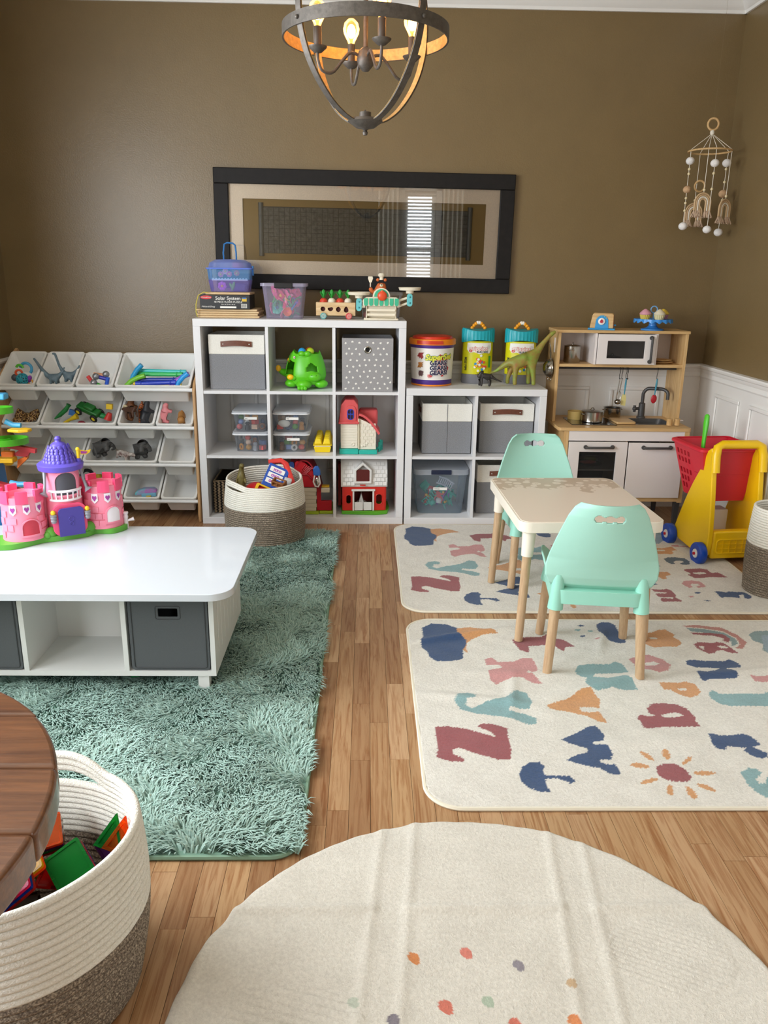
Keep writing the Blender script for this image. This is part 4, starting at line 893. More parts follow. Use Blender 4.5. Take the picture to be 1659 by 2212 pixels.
# upper unit
UY = .150
for x in (K0+.002, K1-.018): part('upper_side', G().plate([(UY, .5705), (KB, .5705), (KB, 1.0605), (UY-.004, 1.0605)], .016, plane='yz', off=x), m_birchz, t, bevel=.001)
part('top_board', G().bx(K0-.004, K1+.004, UY-.008, KB, 1.061, 1.076), m_birch, t, bevel=.001)
part('upper_shelf', G().bx(K0+.018, K1-.018, UY, KB-.008, .877, .892), m_birch, t)
part('upper_back', G().bx(K0+.018, K1-.018, KB-.008, KB-.002, .877, 1.0605), m_kwhite, t)
for x in (2.158, 2.492): part('microwave_side', G().bx(x, x+.012, UY-.015, KB-.009, .8925, 1.0605), m_kwhite, t)
d3 = part('microwave_door', G().plate([(2.172, .895), (2.490, .895), (2.490, 1.057), (2.172, 1.057)], .012, [[(2.224, .928), (2.430, .928), (2.430, 1.022), (2.224, 1.022)]], off=UY-.030), m_kwhite, t, bevel=.0012)
part('pane', G().bx(2.222, 2.432, UY-.0225, UY-.020, .926, 1.024), m_panes, d3); khandle(d3, (2.462, UY-.030, .912), (2.462, UY-.030, 1.040), .018)
part('hanging_rail', G().cyl((K0+.018, .235, .861), (K1-.018, .235, .861), .006, n=12), m_kgrey, t)
fx, fy = 2.510, .302
f_ = part('tap', G().lathe([(.026, 0), (.024, .008), (.019, .012), (.018, .085), (.013, .088), (.010, .09)], 20, (fx, fy, cz+.0005)), m_kgrey, t)
part('spout', G().tube([(fx, fy, cz+.085), (fx+.001, fy, cz+.13)]+[(fx+.034-.034*math.cos(a), fy-.02*(1-math.cos(a)), cz+.13+.045*math.sin(a)) for a in np.linspace(.2, PI/2, 6)]+[(fx+.08, fy-.07, cz+.178)]+[(fx+.08+.028*math.sin(a), fy-.07-.03*math.sin(a), cz+.150+.028*math.cos(a)) for a in np.linspace(.3, PI/2, 6)]+[(fx+.108, fy-.10, cz+.122)], .0098, 12), m_kgrey, f_)
part('tap_lever', G().cyl((fx-.015, fy, cz+.055), (fx-.045, fy-.01, cz+.055), .009, n=12).cyl((fx-.045, fy-.01, cz+.036), (fx-.045, fy-.01, cz+.074), .008, n=10).sph((fx-.045, fy-.01, cz+.055), .013, 10), m_kgrey, f_)
part('side_clip', G().bx(K0-.004, K0+.0015, .20, .212, .95, 1.03), m_kwhite, t)
part('hook', G().torus((K1+.0135, .16, cz+.012), .012, .0016, 14, 6), m_kwhite, t)
# pots, pans, utensils
def pot(name, label, x, y, z, r, h, lid=True, rim=1.0, ears=True, rz=0.0, knob=True):
    t = thing(name, label, 'toy pot', (x, y, z), rz, 'steel toy pots')
    part('pot_body', G().lathe([(.001, 0), (r*.93, 0), (r, .004), (r, h), (r*rim, h+.001), (r*rim-.002, h+.0025), (r*.96, h-.001), (r*.96, .003), (.001, .003)], 32), m_steel, t)
    if lid: part('lid', G().lathe([(.001, h+.010), (r*.5, h+.008), (r*.95, h+.0035), (r*1.03, h+.0028), (r*1.03, h+.004), (r*.95, h+.0055), (r*.5, h+.0105), (.001, h+.012)], 32), m_steel, t)
    if knob: part('lid_handle', G().torus((0, 0, h+.010), .012, .0022, 14, 6, axis='y', a0=0, a1=PI), m_steel, t)
    if ears:
        for s in (-1, 1): part('side_handle', G().torus((s*r, 0, h*.82), .014, .0024, 12, 6, a0=(-PI/2 if s > 0 else PI/2), a1=(PI/2 if s > 0 else 3*PI/2)), m_steel, t)
    return t
pot('stock_pot', 'tall steel toy stock pot in the kitchen\'s upper left niche', 2.062, .235, .8925, .046, .088, rz=1.2)
pot('saucepan', 'low steel toy pan with lid behind the microwave pane', 2.29, .24, .8935, .05, .028, rz=.5)
pot('cooking_pot', 'shiny steel toy pot with lid on the black hob', 2.178, .142, cz+.0048, .058, .055, rz=.4)
pot('colander_pot', 'open steel toy pot behind the lidded one', 2.345, .318, cz+.001, .048, .055, lid=False, knob=False, rim=1.12, rz=.2)
solo('yellow_pot', G().lathe([(.001, 0), (.040, 0), (.042, .045), (.037, .046), (.036, .004), (.001, .004)], 28), P('#cdb06a', .5), 'small dull-yellow toy pot at the back of the hob', 'toy pot', (2.103, .225, cz+.0048))
solo('chopping_board', G().plate(rrect(-.055, .055, -.075, .075, .012, 3), .010, plane='xy'), m_birch, 'pale wooden chopping board between hob and sink', 'chopping board', (2.352, .145, cz+.0042), .03, bevel=.002)
for i, (x, y) in enumerate(((2.583, .045), (2.627, .048))):
    solo('shaker', G().lathe([(.001, 0), (.0145, 0), (.015, .026), (.0165, .028), (.0165, .036), (.001, .037)], 18), m_birchz, ('wooden shaker at the sink corner', 'wooden shaker by the right upright of the toy kitchen')[i], 'shaker', (x, y, cz+.0045), group='wooden shakers')
solo('wooden_plate', G().lathe([(.001, 0), (.045, 0), (.060, .008), (.058, .010), (.044, .004), (.001, .004)], 32), m_birch, 'lower wooden toy plate in the kitchen\'s right niche', 'plate', (2.578, .25, .8925))
solo('wooden_plate', G().lathe([(.001, 0), (.042, 0), (.056, .008), (.054, .010), (.041, .004), (.001, .004)], 32), m_birch, 'upper wooden toy plate stacked in the kitchen\'s right niche', 'plate', (2.576, .25, .9033))
solo('serving_plate', G().lathe([(.001, 0), (.05, 0), (.085, .010), (.083, .012), (.049, .003), (.001, .003)], 32), mat('pewter', '#8f8b88', .35, .5), 'grey round plate on the oven shelf', 'plate', (2.165, .12, .3315))
solo('play_food', G().sph((0, 0, .010), .04, 14, (1.2, .6, .25)), P('#c2403f', .5), 'red flat play food on the oven plate', 'play food', (2.162, .085, .3445))
solo('play_food', G().sph((0, 0, .014), .035, 14, (1.1, .7, .4)), P('#a9a53a', .5), 'yellow-green play food on the oven plate', 'play food', (2.195, .150, .3445))
def shook(x, lab):
    pts = [(0, .006*math.cos(a)-.0, .006*math.sin(a)+.0) for a in np.linspace(-.5, PI+.2, 10)]
    g = G().tube([(0, p_[1], p_[2]) for p_ in pts]+[(0, -.0065, -.02), (0, .004, -.036), (0, .003, -.050)]+[(0, -.004+.007*math.cos(a), -.054-.007*math.sin(a)) for a in np.linspace(.1, PI, 8)], .0017, 6)
    return solo('utensil_hook', g, mat('black_wire', '#1c1b1a', .4, .5), lab, 'hook', (x, .235, .861+.0015), group='hooks on the kitchen rail')
HK = [ony(x, 800, .235)[0] for x in (1340, 1345, 1354, 1357, 1421)]
for x, l_ in zip(HK, ('the ladle', 'the whisk', 'the spatula', 'nothing beside the spatula', 'the red spoon')): shook(x, 'black S-shaped hook on the kitchen rail holding '+l_)
def hang(name, label, x, parts, tilt=0.0):
    t = thing(name, label, 'utensil', (x, .231, .803), 0, 'hanging utensils', rot=(0, tilt, 0)); 
    for nm, g, m_ in parts: part(nm, g, m_, t, smooth=60)
hang('ladle', 'steel toy ladle hanging from the kitchen rail', HK[0], [('shaft', G().tube([(0, -.004, 0), (0, -.002, -.05), (0, 0, -.115)], [.0022, .0028, .003], 6), m_steel), ('bowl', G().sph((.008, -.01, -.128), .019, 14, (1, 1, .8)), m_steel)], .09)
hang('whisk', 'thin steel toy whisk beside the ladle', HK[1], [('shaft', G().tube([(0, -.004, 0), (0, 0, -.07)], .0025, 6), m_steel)]+[('wire_loop', G().tube([(.012*math.sin(a)*math.cos(b), .012*math.sin(a)*math.sin(b), -.07-.028*(1-math.cos(a))) for a in np.linspace(0, 2*PI, 16)], .0008, 5), m_steel) for b in (0, PI/3, 2*PI/3)], .10)
m_tealh = P('#3f8fa6', .45)
hang('spatula', 'toy spatula with teal handle and pale yellow blade', HK[2]-.0005, [('handle', G().tube([(0, -.004, .002), (0, -.004, -.03), (0, -.002, -.085), (0, 0, -.092)], [.004, .0055, .003, .003], 8), m_tealh), ('blade', G().plate([(-.008, -.085), (.008, -.085), (.0135, -.105), (.0135, -.152), (-.0135, -.148), (-.0135, -.105)], .004, off=-.003), P('#dcd08a', .5))], .03)
hang('spoon', 'toy spoon with teal handle and red bowl', HK[4], [('handle', G().tube([(0, -.004, .002), (0, -.004, -.03), (0, -.002, -.085), (0, 0, -.092)], [.004, .006, .003, .003], 8), m_tealh), ('bowl', G().sph((0, 0, -.112), .022, 14, (.78, .3, 1.15)), P('#b3202c', .4))], .06)
# strainer hanging on the kitchen's left side
c = ony(1197, 795, .24)
t = thing('strainer', 'round steel toy strainer hanging on the side of the toy kitchen', 'strainer', (K0-.006, .24, c[2]))
M = RY(-PI/2)
part('mesh_bowl', G().lathe([(.052, 0), (.050, .012), (.040, .03), (.022, .042), (.001, .046)], 28, M=M), m_steel, t); part('rim', G().torus((-.001, 0, 0), .053, .0025, 30, 6, axis='x'), m_steel, t)
part('handle', G().tube([(-.003, 0, .052), (-.006, -.006, .085), (-.012, .0, .125), (-.016, 0, .14)], [.003, .0035, .0035, .002], 8).tube([(-.003, .012, .052), (-.010, .004, .085), (-.012, 0, .125)], .002, 6), m_steel, t)
part('foot_hook', G().torus((-.004, 0, -.062), .009, .0018, 12, 6, axis='y'), m_steel, t)
# toaster and cake stand on top
ZT = 1.0765
t = thing('toy_toaster', 'wooden toy toaster with blue front and red dial on the toy kitchen', 'toaster', (2.205, .20, ZT), -.30)
part('base', G().bx(-.072, .072, -.045, .055, 0, .009), P('#2b95d2', .4), t, bevel=.003)
part('side_block', G().plate([(-.064, .0095), (.062, .0095), (.060, .082), (.052, .088), (-.045, .088), (-.053, .080)], .018, off=-.032), m_birch, t, bevel=.003)
part('side_block', G().plate([(-.064, .0095), (.062, .0095), (.060, .082), (.052, .088), (-.045, .088), (-.053, .080)], .018, off=.028), m_birch, t, bevel=.003)
part('core', G().plate([(-.062, .0095), (.064, .0095), (.061, .078), (-.05, .078)], .04, off=-.0135), P('#9a3a2c', .5), t)
part('blue_arch', G().plate([(-.036, .0095), (.036, .0095)]+arc(0, .045, .033, 0, 180, 14), -.003, off=-.0325), P('#2b95d2', .4), t)
dl = part('dial', G().lathe([(.001, 0), (.0185, 0), (.0185, .007), (.016, .009), (.001, .009)], 24, M=TR(-.002, -.036, .046) @ RX(PI/2)), P('#ece9e4', .4), t)
part('dial_mark', G().lathe([(.001, .0095), (.009, .0095), (.009, .0115), (.001, .0115)], 16, M=TR(-.002, -.036, .046) @ RX(PI/2)).plate([(-.006, .05), (.002, .05), (-.002, .060)], -.002, off=-.0455), P('#b9203a', .4), dl)
for i in range(5):
    a = math.radians(150-i*28); part('dial_dot', G().sph((.027*math.cos(a), -.0362, .047+.027*math.sin(a)), .0022, 6), P(('#5fb7dc', '#5fb7dc', '#8fcf9a', '#c9d65e', '#e0e04a')[i], .5), t)
part('lever', G().bx(.062, .075, -.008, .008, .022, .030), P('#2b95d2', .4), t)
m_cake = mat('blue_cake_stand', '#3f8fdc', .35)
t = thing('cake_stand', 'blue toy cake stand with scalloped edge on the toy kitchen', 'cake stand', (2.492, .215, ZT), sc=1.08)
part('foot', G().lathe([(.001, 0), (.058, 0), (.056, .006), (.030, .012), (.020, .022), (.019, .036), (.024, .046), (.001, .046)], 32), m_cake, t)
n = 96; g = G(); g.rings([[((r+.003*math.cos(16*2*PI*j/n)*s_)*math.cos(2*PI*j/n), (r+.003*math.cos(16*2*PI*j/n)*s_)*math.sin(2*PI*j/n), z-(.006+.005*math.cos(16*2*PI*j/n))*q) for j in range(n)] for r, z, s_, q in ((.001, .046, 0, 0), (.088, .047, 0, 0), (.094, .046, 1, 1), (.0955, .047, 1, 1), (.094, .056, .5, 0), (.085, .053, 0, 0), (.001, .052, 0, 0))])
part('plate', g, m_cake, t)
part('loop_handle', G().cyl((0, 0, .052), (0, 0, .085), .0045, n=10).torus((0, 0, .102), .0165, .0032, 22, 8, axis='y'), P('#79aede', .4), t)
for (dx, dy, cup, top, lab) in ((-.052, -.015, '#d9c05a', '#dd9fae', 'pink-iced toy cupcake on the blue stand'), (.018, -.042, '#e0d3a2', '#e3d8bc', 'cream-iced toy cupcake at the front of the blue stand'), (.060, .02, '#c38aa0', '#e0c14c', 'yellow-iced toy cupcake on the blue stand')):
    t = thing('toy_cupcake', lab, 'cupcake', (2.492+dx, .215+dy, ZT+.0585), 0, 'toy cupcakes', sc=1.12)
    g = G(); n = 48; g.rings([[((r+.0012*math.cos(16*2*PI*j/n))*math.cos(2*PI*j/n), (r+.0012*math.cos(16*2*PI*j/n))*math.sin(2*PI*j/n), z) for j in range(n)] for r, z in ((.019, 0), (.0255, .022), (.024, .0225))]); part('paper_cup', g, P(cup, .6), t)
    part('icing', G().lathe([(.001, .0225), (.026, .0225), (.028, .027), (.024, .033), (.022, .035), (.016, .041), (.013, .043), (.006, .049), (.001, .050)], 24), P(top, .5), t)
# ================================================================ shopping cart
m_yel = mat('cart_yellow', '#f2c40c', .33); m_red = mat('cart_red', '#cf2336', .38); m_blue = mat('cart_blue', '#0f48b4', .3)
CT = (2.695, -.42, 0); t = thing('shopping_cart', 'yellow toy shopping cart with red basket and blue wheels', 'shopping cart', CT, math.radians(6))
prof = curve([(-.185, .05), (-.195, .12), (-.188, .22), (-.172, .34), (-.152, .46), (-.138, .53), (-.122, .575)], 20)+curve([(-.088, .555), (-.050, .47), (.015, .37), (.075, .26), (.125, .15), (.150, .09), (.145, .065)], 20)+[(.09, .045), (-.12, .03)]
for s in (-1, 1):
    part('side_panel', G().plate(prof, .026, plane='yz', off=(s*.122-.013)), m_yel, t, bevel=.008, seg=3)
part('rear_panel', G().plate([(-.109, .03), (.109, .03), (.109, .172), (-.109, .172)], .05, off=-.192), m_yel, t, bevel=.012, seg=3)
part('tray', G().bx(-.109, .109, -.14, .12, .052, .066), m_yel, t)
part('push_handle', G().tube([(-.122, -.158, .46), (-.121, -.145, .54), (-.113, -.137, .580), (-.088, -.132, .592), (.088, -.132, .592), (.113, -.137, .580), (.121, -.145, .54), (.122, -.158, .46)], .021, 12), m_yel, t)
wf = part('waffle_frame', G().tube([(x, -.1925, z) for x, z in rrect(-.085, .085, .060, .130, .018, 4)], .0042, 8, closed=True), m_yel, t)
for i in range(1, 3): part('waffle_rib', G().bx(-.083, .083, -.1965, -.191, .060+.0233*i-.0018, .060+.0233*i+.0018), m_yel, wf)
for i in range(1, 5): part('waffle_rib', G().bx(-.085+.034*i-.0018, -.085+.034*i+.0018, -.1965, -.191, .061, .129), m_yel, wf)
# basket: flared tub with holes in its sides
bt = [(-.156, -.082), (.150, -.082), (.150, .225), (-.156, .225)]; bb = [(-.102, -.06), (.102, -.06), (.118, .125), (-.118, .125)]
zt, zb = .555, .290
def face(i):   # bilinear wall of the basket
    a, b = bb[i], bb[(i+1) % 4]; c, d = bt[(i+1) % 4], bt[i]
    return lambda u, v: (a[0]*(1-u)*(1-v)+b[0]*u*(1-v)+c[0]*u*v+d[0]*(1-u)*v, a[1]*(1-u)*(1-v)+b[1]*u*(1-v)+c[1]*u*v+d[1]*(1-u)*v, zb+(zt-zb)*v)
bk = None
for i in range(4):
    f = face(i); holes = []
    if i in (1, 3):
        rows = [(.80, 4), (.66, 4), (.45, 4), (.31, 3), (.17, 2)]
        for v_, nn in rows:
            for q in range(nn):
                u = .10+q*.125; u = u if i == 3 else 1-u; holes.append(rrect(u-.040, u+.040, v_-.048, v_+.048, .012, 2))
    outer = [(u, 0) for u in np.linspace(0, 1, 5)[:-1]]+[(1, 0), (1, 1)]+[(0, 1)]
    loops = [outer]+holes; g = G(); g.plate(outer, .012, holes, plane='xy')
    F3 = f; cen = np.array(f(.5, .5)); du = np.array(f(.6, .5))-np.array(f(.4, .5)); dv = np.array(f(.5, .6))-np.array(f(.5, .4)); nn_ = np.cross(du, dv); nn_ /= np.linalg.norm(nn_)
    g.v = [tuple(np.array(F3(x, y))-nn_*z*.35) for x, y, z in g.v]
    part('basket_wall', g, m_red, t, smooth=25)
part('basket_floor', G().bx(-.102, .102, -.06, .125, zb, zb+.005), m_red, t)
g = G(); rr_ = rrect(-.170, .163, -.092, .240, .03, 5); ri = rrect(-.151, .146, -.077, .220, .022, 5)
g.rings([[(x, y, z) for x, y in r] for r, z in ((rr_, .542), (rr_, .556), (ri, .564), (ri, .556))], cap=False, closed=True); part('basket_rim', g, m_red, t, bevel=.003)
part('basket_groove', G().tube([(x*1.0, y, .425) for x, y in ((-.1275, -.072), (.1275, -.072), (.1355, .171), (-.1355, .171))], .002, 6, closed=True), m_red, t)
for sx in (-1, 1):
    for y in (.150, -.165):
        M = TR(sx*.137, y, .055) @ RY(sx*PI/2)
        w = part('wheel', G().lathe([(.001, -.0), (.050, 0), (.055, .006), (.055, .034), (.050, .040), (.026, .040), (.024, .036), (.001, .036)], 32, M=M), m_blue, t)
        part('hub_cap', G().lathe([(.001, .0365), (.023, .0365), (.022, .041), (.001, .042)], 24, M=M), P('#eeeae6', .4), w)
        part('axle_cap', G().lathe([(.001, .0425), (.008, .0425), (.007, .049), (.001, .050)], 14, M=M), P('#c4222f', .4), w)
def cart_at(x, y, z): c, s = math.cos(math.radians(6)), math.sin(math.radians(6)); return (CT[0]+x*c-y*s, CT[1]+x*s+y*c, z)
# things in and behind the cart
t = thing('toy_shovel', 'bright green toy shovel handle standing up in the red basket', 'shovel', cart_at(-.07, .085, .297), rot=(math.radians(-4), math.radians(3), 0))
part('handle', G().tube([(0, 0, .0), (0, 0, .20), (0, .003, .28), (0, .004, .355), (0, .006, .395), (0, .006, .402)], [.012, .013, .014, .019, .016, .008], 12, flat=(1, .7)), P('#56c92a', .4), t)
part('blade', G().bx(-.035, .035, -.004, .004, 0, .06), P('#56c92a', .4), t, bevel=.003)
solo('toy_box', G().bx(-.04, .04, -.03, .03, 0, .12), P('#4a5ea8', .5), 'small blue box inside the red cart basket', 'box', cart_at(-.04, .0, .296), .3, bevel=.004)
solo('toy_carton', G().bx(-.05, .05, -.004, .004, 0, .25), P('#e9e6e0', .6), 'white flat card standing inside the red cart basket', 'card', cart_at(.03, -.045, .296), .0)
solo('white_box', G().bx(-.07, .07, -.03, .05, 0, .16), P('#e8ebee', .5), 'white box on the yellow cart\'s tray', 'box', cart_at(.0, .03, .067), .1, bevel=.006)
# ================================================================ toy helpers
def cname(h):
    import colorsys
    r, g, b = [int(h[i:i+2], 16)/255 for i in (1, 3, 5)]; H, L, S_ = colorsys.rgb_to_hls(r, g, b); H *= 360
    if S_ < .16: return 'white' if L > .8 else 'grey' if L > .35 else 'dark'
    if L < .22: return 'dark'
    if 12 < H < 45 and L < .5: return 'brown'
    for lim, n in ((14, 'red'), (42, 'orange'), (68, 'yellow'), (155, 'green'), (190, 'teal'), (250, 'blue'), (290, 'violet'), (345, 'pink'), (361, 'red')):
        if H < lim: return n
def skin(name, V, E, R, m, parent=None, sub=2):
    me = bpy.data.meshes.new(name); me.from_pydata([tuple(v) for v in V], E, []); ob = bpy.data.objects.new(name, me); COL.objects.link(ob)
    md = ob.modifiers.new('skin', 'SKIN'); md.use_smooth_shade = True
    for i, r in enumerate(R):
        d = me.skin_vertices[0].data[i]; d.radius = (r, r) if not hasattr(r, '__len__') else r
    me.skin_vertices[0].data[0].use_root = True
    ss = ob.modifiers.new('sub', 'SUBSURF'); ss.levels = sub; ss.render_levels = sub
    dg = bpy.context.evaluated_depsgraph_get(); m2 = bpy.data.meshes.new_from_object(ob.evaluated_get(dg)); bpy.data.objects.remove(ob); m2.name = name
    m2.materials.clear(); m2.materials.append(m); m2.shade_smooth(); return m2
def chain(*paths):      # each path: list of (x,y,z,r); identical points are shared
    V, R, E, ix = [], [], [], {}
    for p_ in paths:
        prev = None
        for x, y, z, r in p_:
            k = (round(x, 5), round(y, 5), round(z, 5))
            if k not in ix: ix[k] = len(V); V.append((x, y, z)); R.append(r)
            if prev is not None and prev != ix[k]: E.append((prev, ix[k]))
            prev = ix[k]
    return V, E, R
def quad(L=.10, H=.075, body=.024, leg=.009, head=.020, neck=(.03, .02), tail=(.03, -.02), headlen=.02, hx=None):   # four-legged animal facing +x, feet at z=0
    s = L/2; zb = H-body*.6
    paths = [[(0, 0, zb, body), (s*.8, 0, zb+.002, body*.92), (s+neck[0]*.5, 0, zb+neck[1]*.6, head*.85), (s+neck[0], 0, zb+neck[1], head), (s+neck[0]+headlen, 0, zb+neck[1]-.006, head*.6)],
             [(0, 0, zb, body), (-s*.8, 0, zb, body*.95), (-s-tail[0]*.4, 0, zb+tail[1]*.2, leg*.6), (-s-tail[0], 0, zb+tail[1], leg*.35)]]
    for sx, bx_ in ((1, s*.8), (-1, -s*.8)):
        for sy in (1, -1):
            px_ = (bx_, 0, zb+(.002 if sx > 0 else 0), body*.92 if sx > 0 else body*.95)
            paths.append([px_, (bx_, sy*body*.62, zb*.62, leg*1.25), (bx_+.002, sy*body*.68, zb*.3, leg), (bx_+.002, sy*body*.7, leg*.7, leg*1.05)])
    return chain(*paths)
def bot(t, f): return t
WHITE, CREAM = '#ecebe7', '#ece2cc'
def bend(g, R):         # wrap a flat front (xz plane, facing -y) around an upright cylinder of radius R
    dice(g, R*.11)
    g.v = [((R-y)*math.sin(x/R), -(R-y)*math.cos(x/R), z) for x, y, z in g.v]; return g
# ================================================================ on top of the tall shelf
m_ply = wood('puzzle_ply', '#cba676', '#e2c79b', 0, .5, 5)
for k, (dx, lab) in enumerate(((.012, 'bottom wooden puzzle board of the stack on the tall shelf'), (.004, 'second wooden puzzle board from the bottom of the stack'), (.009, 'third wooden puzzle board from the bottom of the stack'), (0, 'wooden puzzle board right under the black puzzle box'))):
    solo('puzzle_board', G().bx(0, .325, 0, .24, 0, .0105), m_ply, lab, 'puzzle', (.0+dx, .095+k*.003, TOP3+.0005+k*.0115), .012, 'wooden puzzle boards', bevel=.003)
zs = TOP3+.0005+4*.0115
t = thing('puzzle_box', 'black floor-puzzle box with white lettering on the wooden boards', 'puzzle box', (.028, .085, zs), .012)
part('box', G().bx(0, .262, 0, .21, 0, .072), mat('black_card', '#1a1b1e', .45), t, bevel=.0015)
m_pw = mat('print_white', '#f2f0ea', .6); m_pr = mat('print_red', '#d2232a', .5)
part('lettering', moved(text_g('Solar System', .0255, bold=.0002), .148, -.0012, .055), m_pw, t); part('lettering', moved(text_g('48 PIECE FLOOR PUZZLE', .0135, bold=.0), .148, -.0012, .036), m_pw, t)
part('lettering', moved(text_g('2ft x 3ft (24 in x 36 in)', .008), .148, -.0012, .024), m_pw, t); part('lettering', moved(text_g('Melissa & Doug', .011, shear=.3), .042, -.0012, .012), m_pw, t)
lg = part('logo_oval', G().plate([(.033+.030*math.cos(a), .059+.0095*math.sin(a)) for a in np.linspace(0, 2*PI, 25)[:-1]], -.0008, off=-.0003), m_pr, t); part('lettering', moved(text_g('Melissa&Doug', .0085, shear=.3), .033, -.0022, .059), m_pw, lg)
part('barcode_label', G().bx(.216, .246, -.0012, -.0003, .006, .028).bx(.105, .190, -.0012, -.0003, .005, .014), m_pw, t)
for i in range(9): part('barcode_bar', G().bx(.218+i*.003, .2192+i*.003, -.0022, -.0013, .008, .026), mat('black_card', '#1a1b1e', .45), t)
part('picture_patch', G().bx(.220, .246, -.0014, -.0003, .040, .058), P('#d8b43a', .5), t); part('picture_patch', G().bx(.222, .244, -.0022, -.0015, .053, .060), P('#3a78b8', .5), t)
solo('puzzle_board', G().bx(0, .235, 0, .20, 0, .0125), m_ply, 'short wooden puzzle board lying on the black puzzle box', 'puzzle', (.056, .095, zs+.073), .012, 'wooden puzzle boards', bevel=.003)
zb2 = zs+.073+.013
solo('yarn_loop', G().tube([(.012, .080, TOP3+.006), (.006, .078, TOP3+.03), (.008, .078, TOP3+.07), (.022, .079, TOP3+.115), (.05, .08, TOP3+.132), (.075, .082, TOP3+.1285)], .0022, 6), P('#d9c94a', .6), 'thin yellow cord hanging beside the black puzzle box', 'cord')
m_cb = clear('blue_clear', '#e8f4ff', '#8cc4ff', .30); m_cbl = clear('blue_lid_clear', '#e4ecff', '#a8bcff', .38); m_cp = clear('violet_clear', '#f4eeff', '#b4a8f6', .24)  # blue plastics; the pale milky share paints in a sky reflection
t = thing('carry_case', 'see-through blue carry case with handle on top of the puzzles', 'carry case', (.172, .225, zb2), .05)
def shell(g, w0, d0, w1, d1, z0, z1, th=.0025, r=.02, floor_=True):
    o0 = rrect(-w0/2, w0/2, -d0/2, d0/2, r, 4); o1 = rrect(-w1/2, w1/2, -d1/2, d1/2, r, 4); n_ = len(o0)
    g.rings([[(x, y, z0) for x, y in o0], [(x, y, z1) for x, y in o1]], cap=False)
    if floor_: o = len(g.v)-2*n_; g.f.append(tuple(range(o, o+n_)))
    return g
part('lower_box', shell(G(), .205, .13, .225, .15, .001, .062), m_cp, t); part('upper_tray', shell(G(), .222, .147, .232, .155, .0625, .118, floor_=False), m_cb, t)
part('rim', G().tube([(x, y, .120) for x, y in rrect(-.120, .120, -.081, .081, .02, 4)], .004, 6, closed=True), P('#6f8df0', .25), t)
part('lid', G().lathe([(.118, .124), (.110, .150), (.080, .165), (.001, .168)], 32, sx=1, sy=.68), m_cbl, t)
part('carry_handle', G().tube([(-.032, 0, .16), (-.034, 0, .20), (-.027, 0, .245), (-.012, 0, .252), (.018, 0, .250), (.03, 0, .24), (.034, 0, .20), (.034, 0, .16)], .0075, 8, flat=(1, .6)), P('#3f86cf', .3), t)
part('latch', G().bx(.117, .125, -.018, .018, .085, .135), P('#3f86cf', .3), t, bevel=.003)
part('divider', G().plate([(-.095, .058)]+[(-.095+.19*i/24, .066+(.006 if i % 2 else 0)) for i in range(25)]+[(.095, .058)], .002, off=-.05), P('#dfe4f4', .4), t)
def flower(label, cat, loc, c1, c2, r=.02, rot=(0, 0, 0), n=7, group=None):
    t = thing('toy_flower', label, cat, loc, 0, group, rot=rot); g = G()
    for i in range(n):
        a = 2*PI*i/n; g.sph((r*.62*math.cos(a), r*.62*math.sin(a), 0), r*.42, 8, (1, 1, .35))
    part('petals', g, P(c1, .4), t); part('centre', G().sph((0, 0, .004), r*.3, 8, (1, 1, .6)), P(c2, .4), t); return t
cc = (.172, .225, zb2)
for i, (dx, dz, c) in enumerate(((-.045, .09, '#e0709a'), (.0, .092, '#e8558c'), (.04, .097, '#d96a5e'), (-.02, .105, '#f0a0b8'))):
    flower('small pink toy blossom in the tray of the blue carry case', 'toy flower', (cc[0]+dx, cc[1]-.045, cc[2]+dz), c, '#f2d24a', .016, (PI/2, .4*i, 0), group='blossoms in the carry case tray')
flower('violet toy blossom in the bottom of the blue carry case', 'toy flower', (cc[0]-.04, cc[1]-.045, cc[2]+.03), '#c06fd8', '#f2d24a', .024, (PI/2, .2, 0))
for i, (a, b) in enumerate(((.3, .05), (-.5, .04), (1.0, .04), (-1.1, .035))):
    solo('toy_leaf', G().sph((0, 0, b/2), b/2, 10, (.35, .15, 1)), P('#58b83c', .45), 'green toy leaf in the bottom of the blue carry case', 'toy leaf', (cc[0]+.012+.006*i, cc[1]-.047+.003*i, cc[2]+.006+.006*i), rot=(0, a, 0), group='leaves in the carry case')
solo('pink_box', G().bx(-.03, .03, -.02, .02, 0, .034), P('#c2387e', .35), 'magenta block under the lid of the blue carry case', 'toy block', (cc[0]+.045, cc[1]-.005, cc[2]+.122), bevel=.006)
solo('toy_case', G().bx(-.03, .04, -.04, .04, 0, .04), P('#2a3f86', .5), 'dark blue block at the bottom of the blue carry case', 'toy block', (cc[0]+.045, cc[1]-.005, cc[2]+.004), bevel=.006)
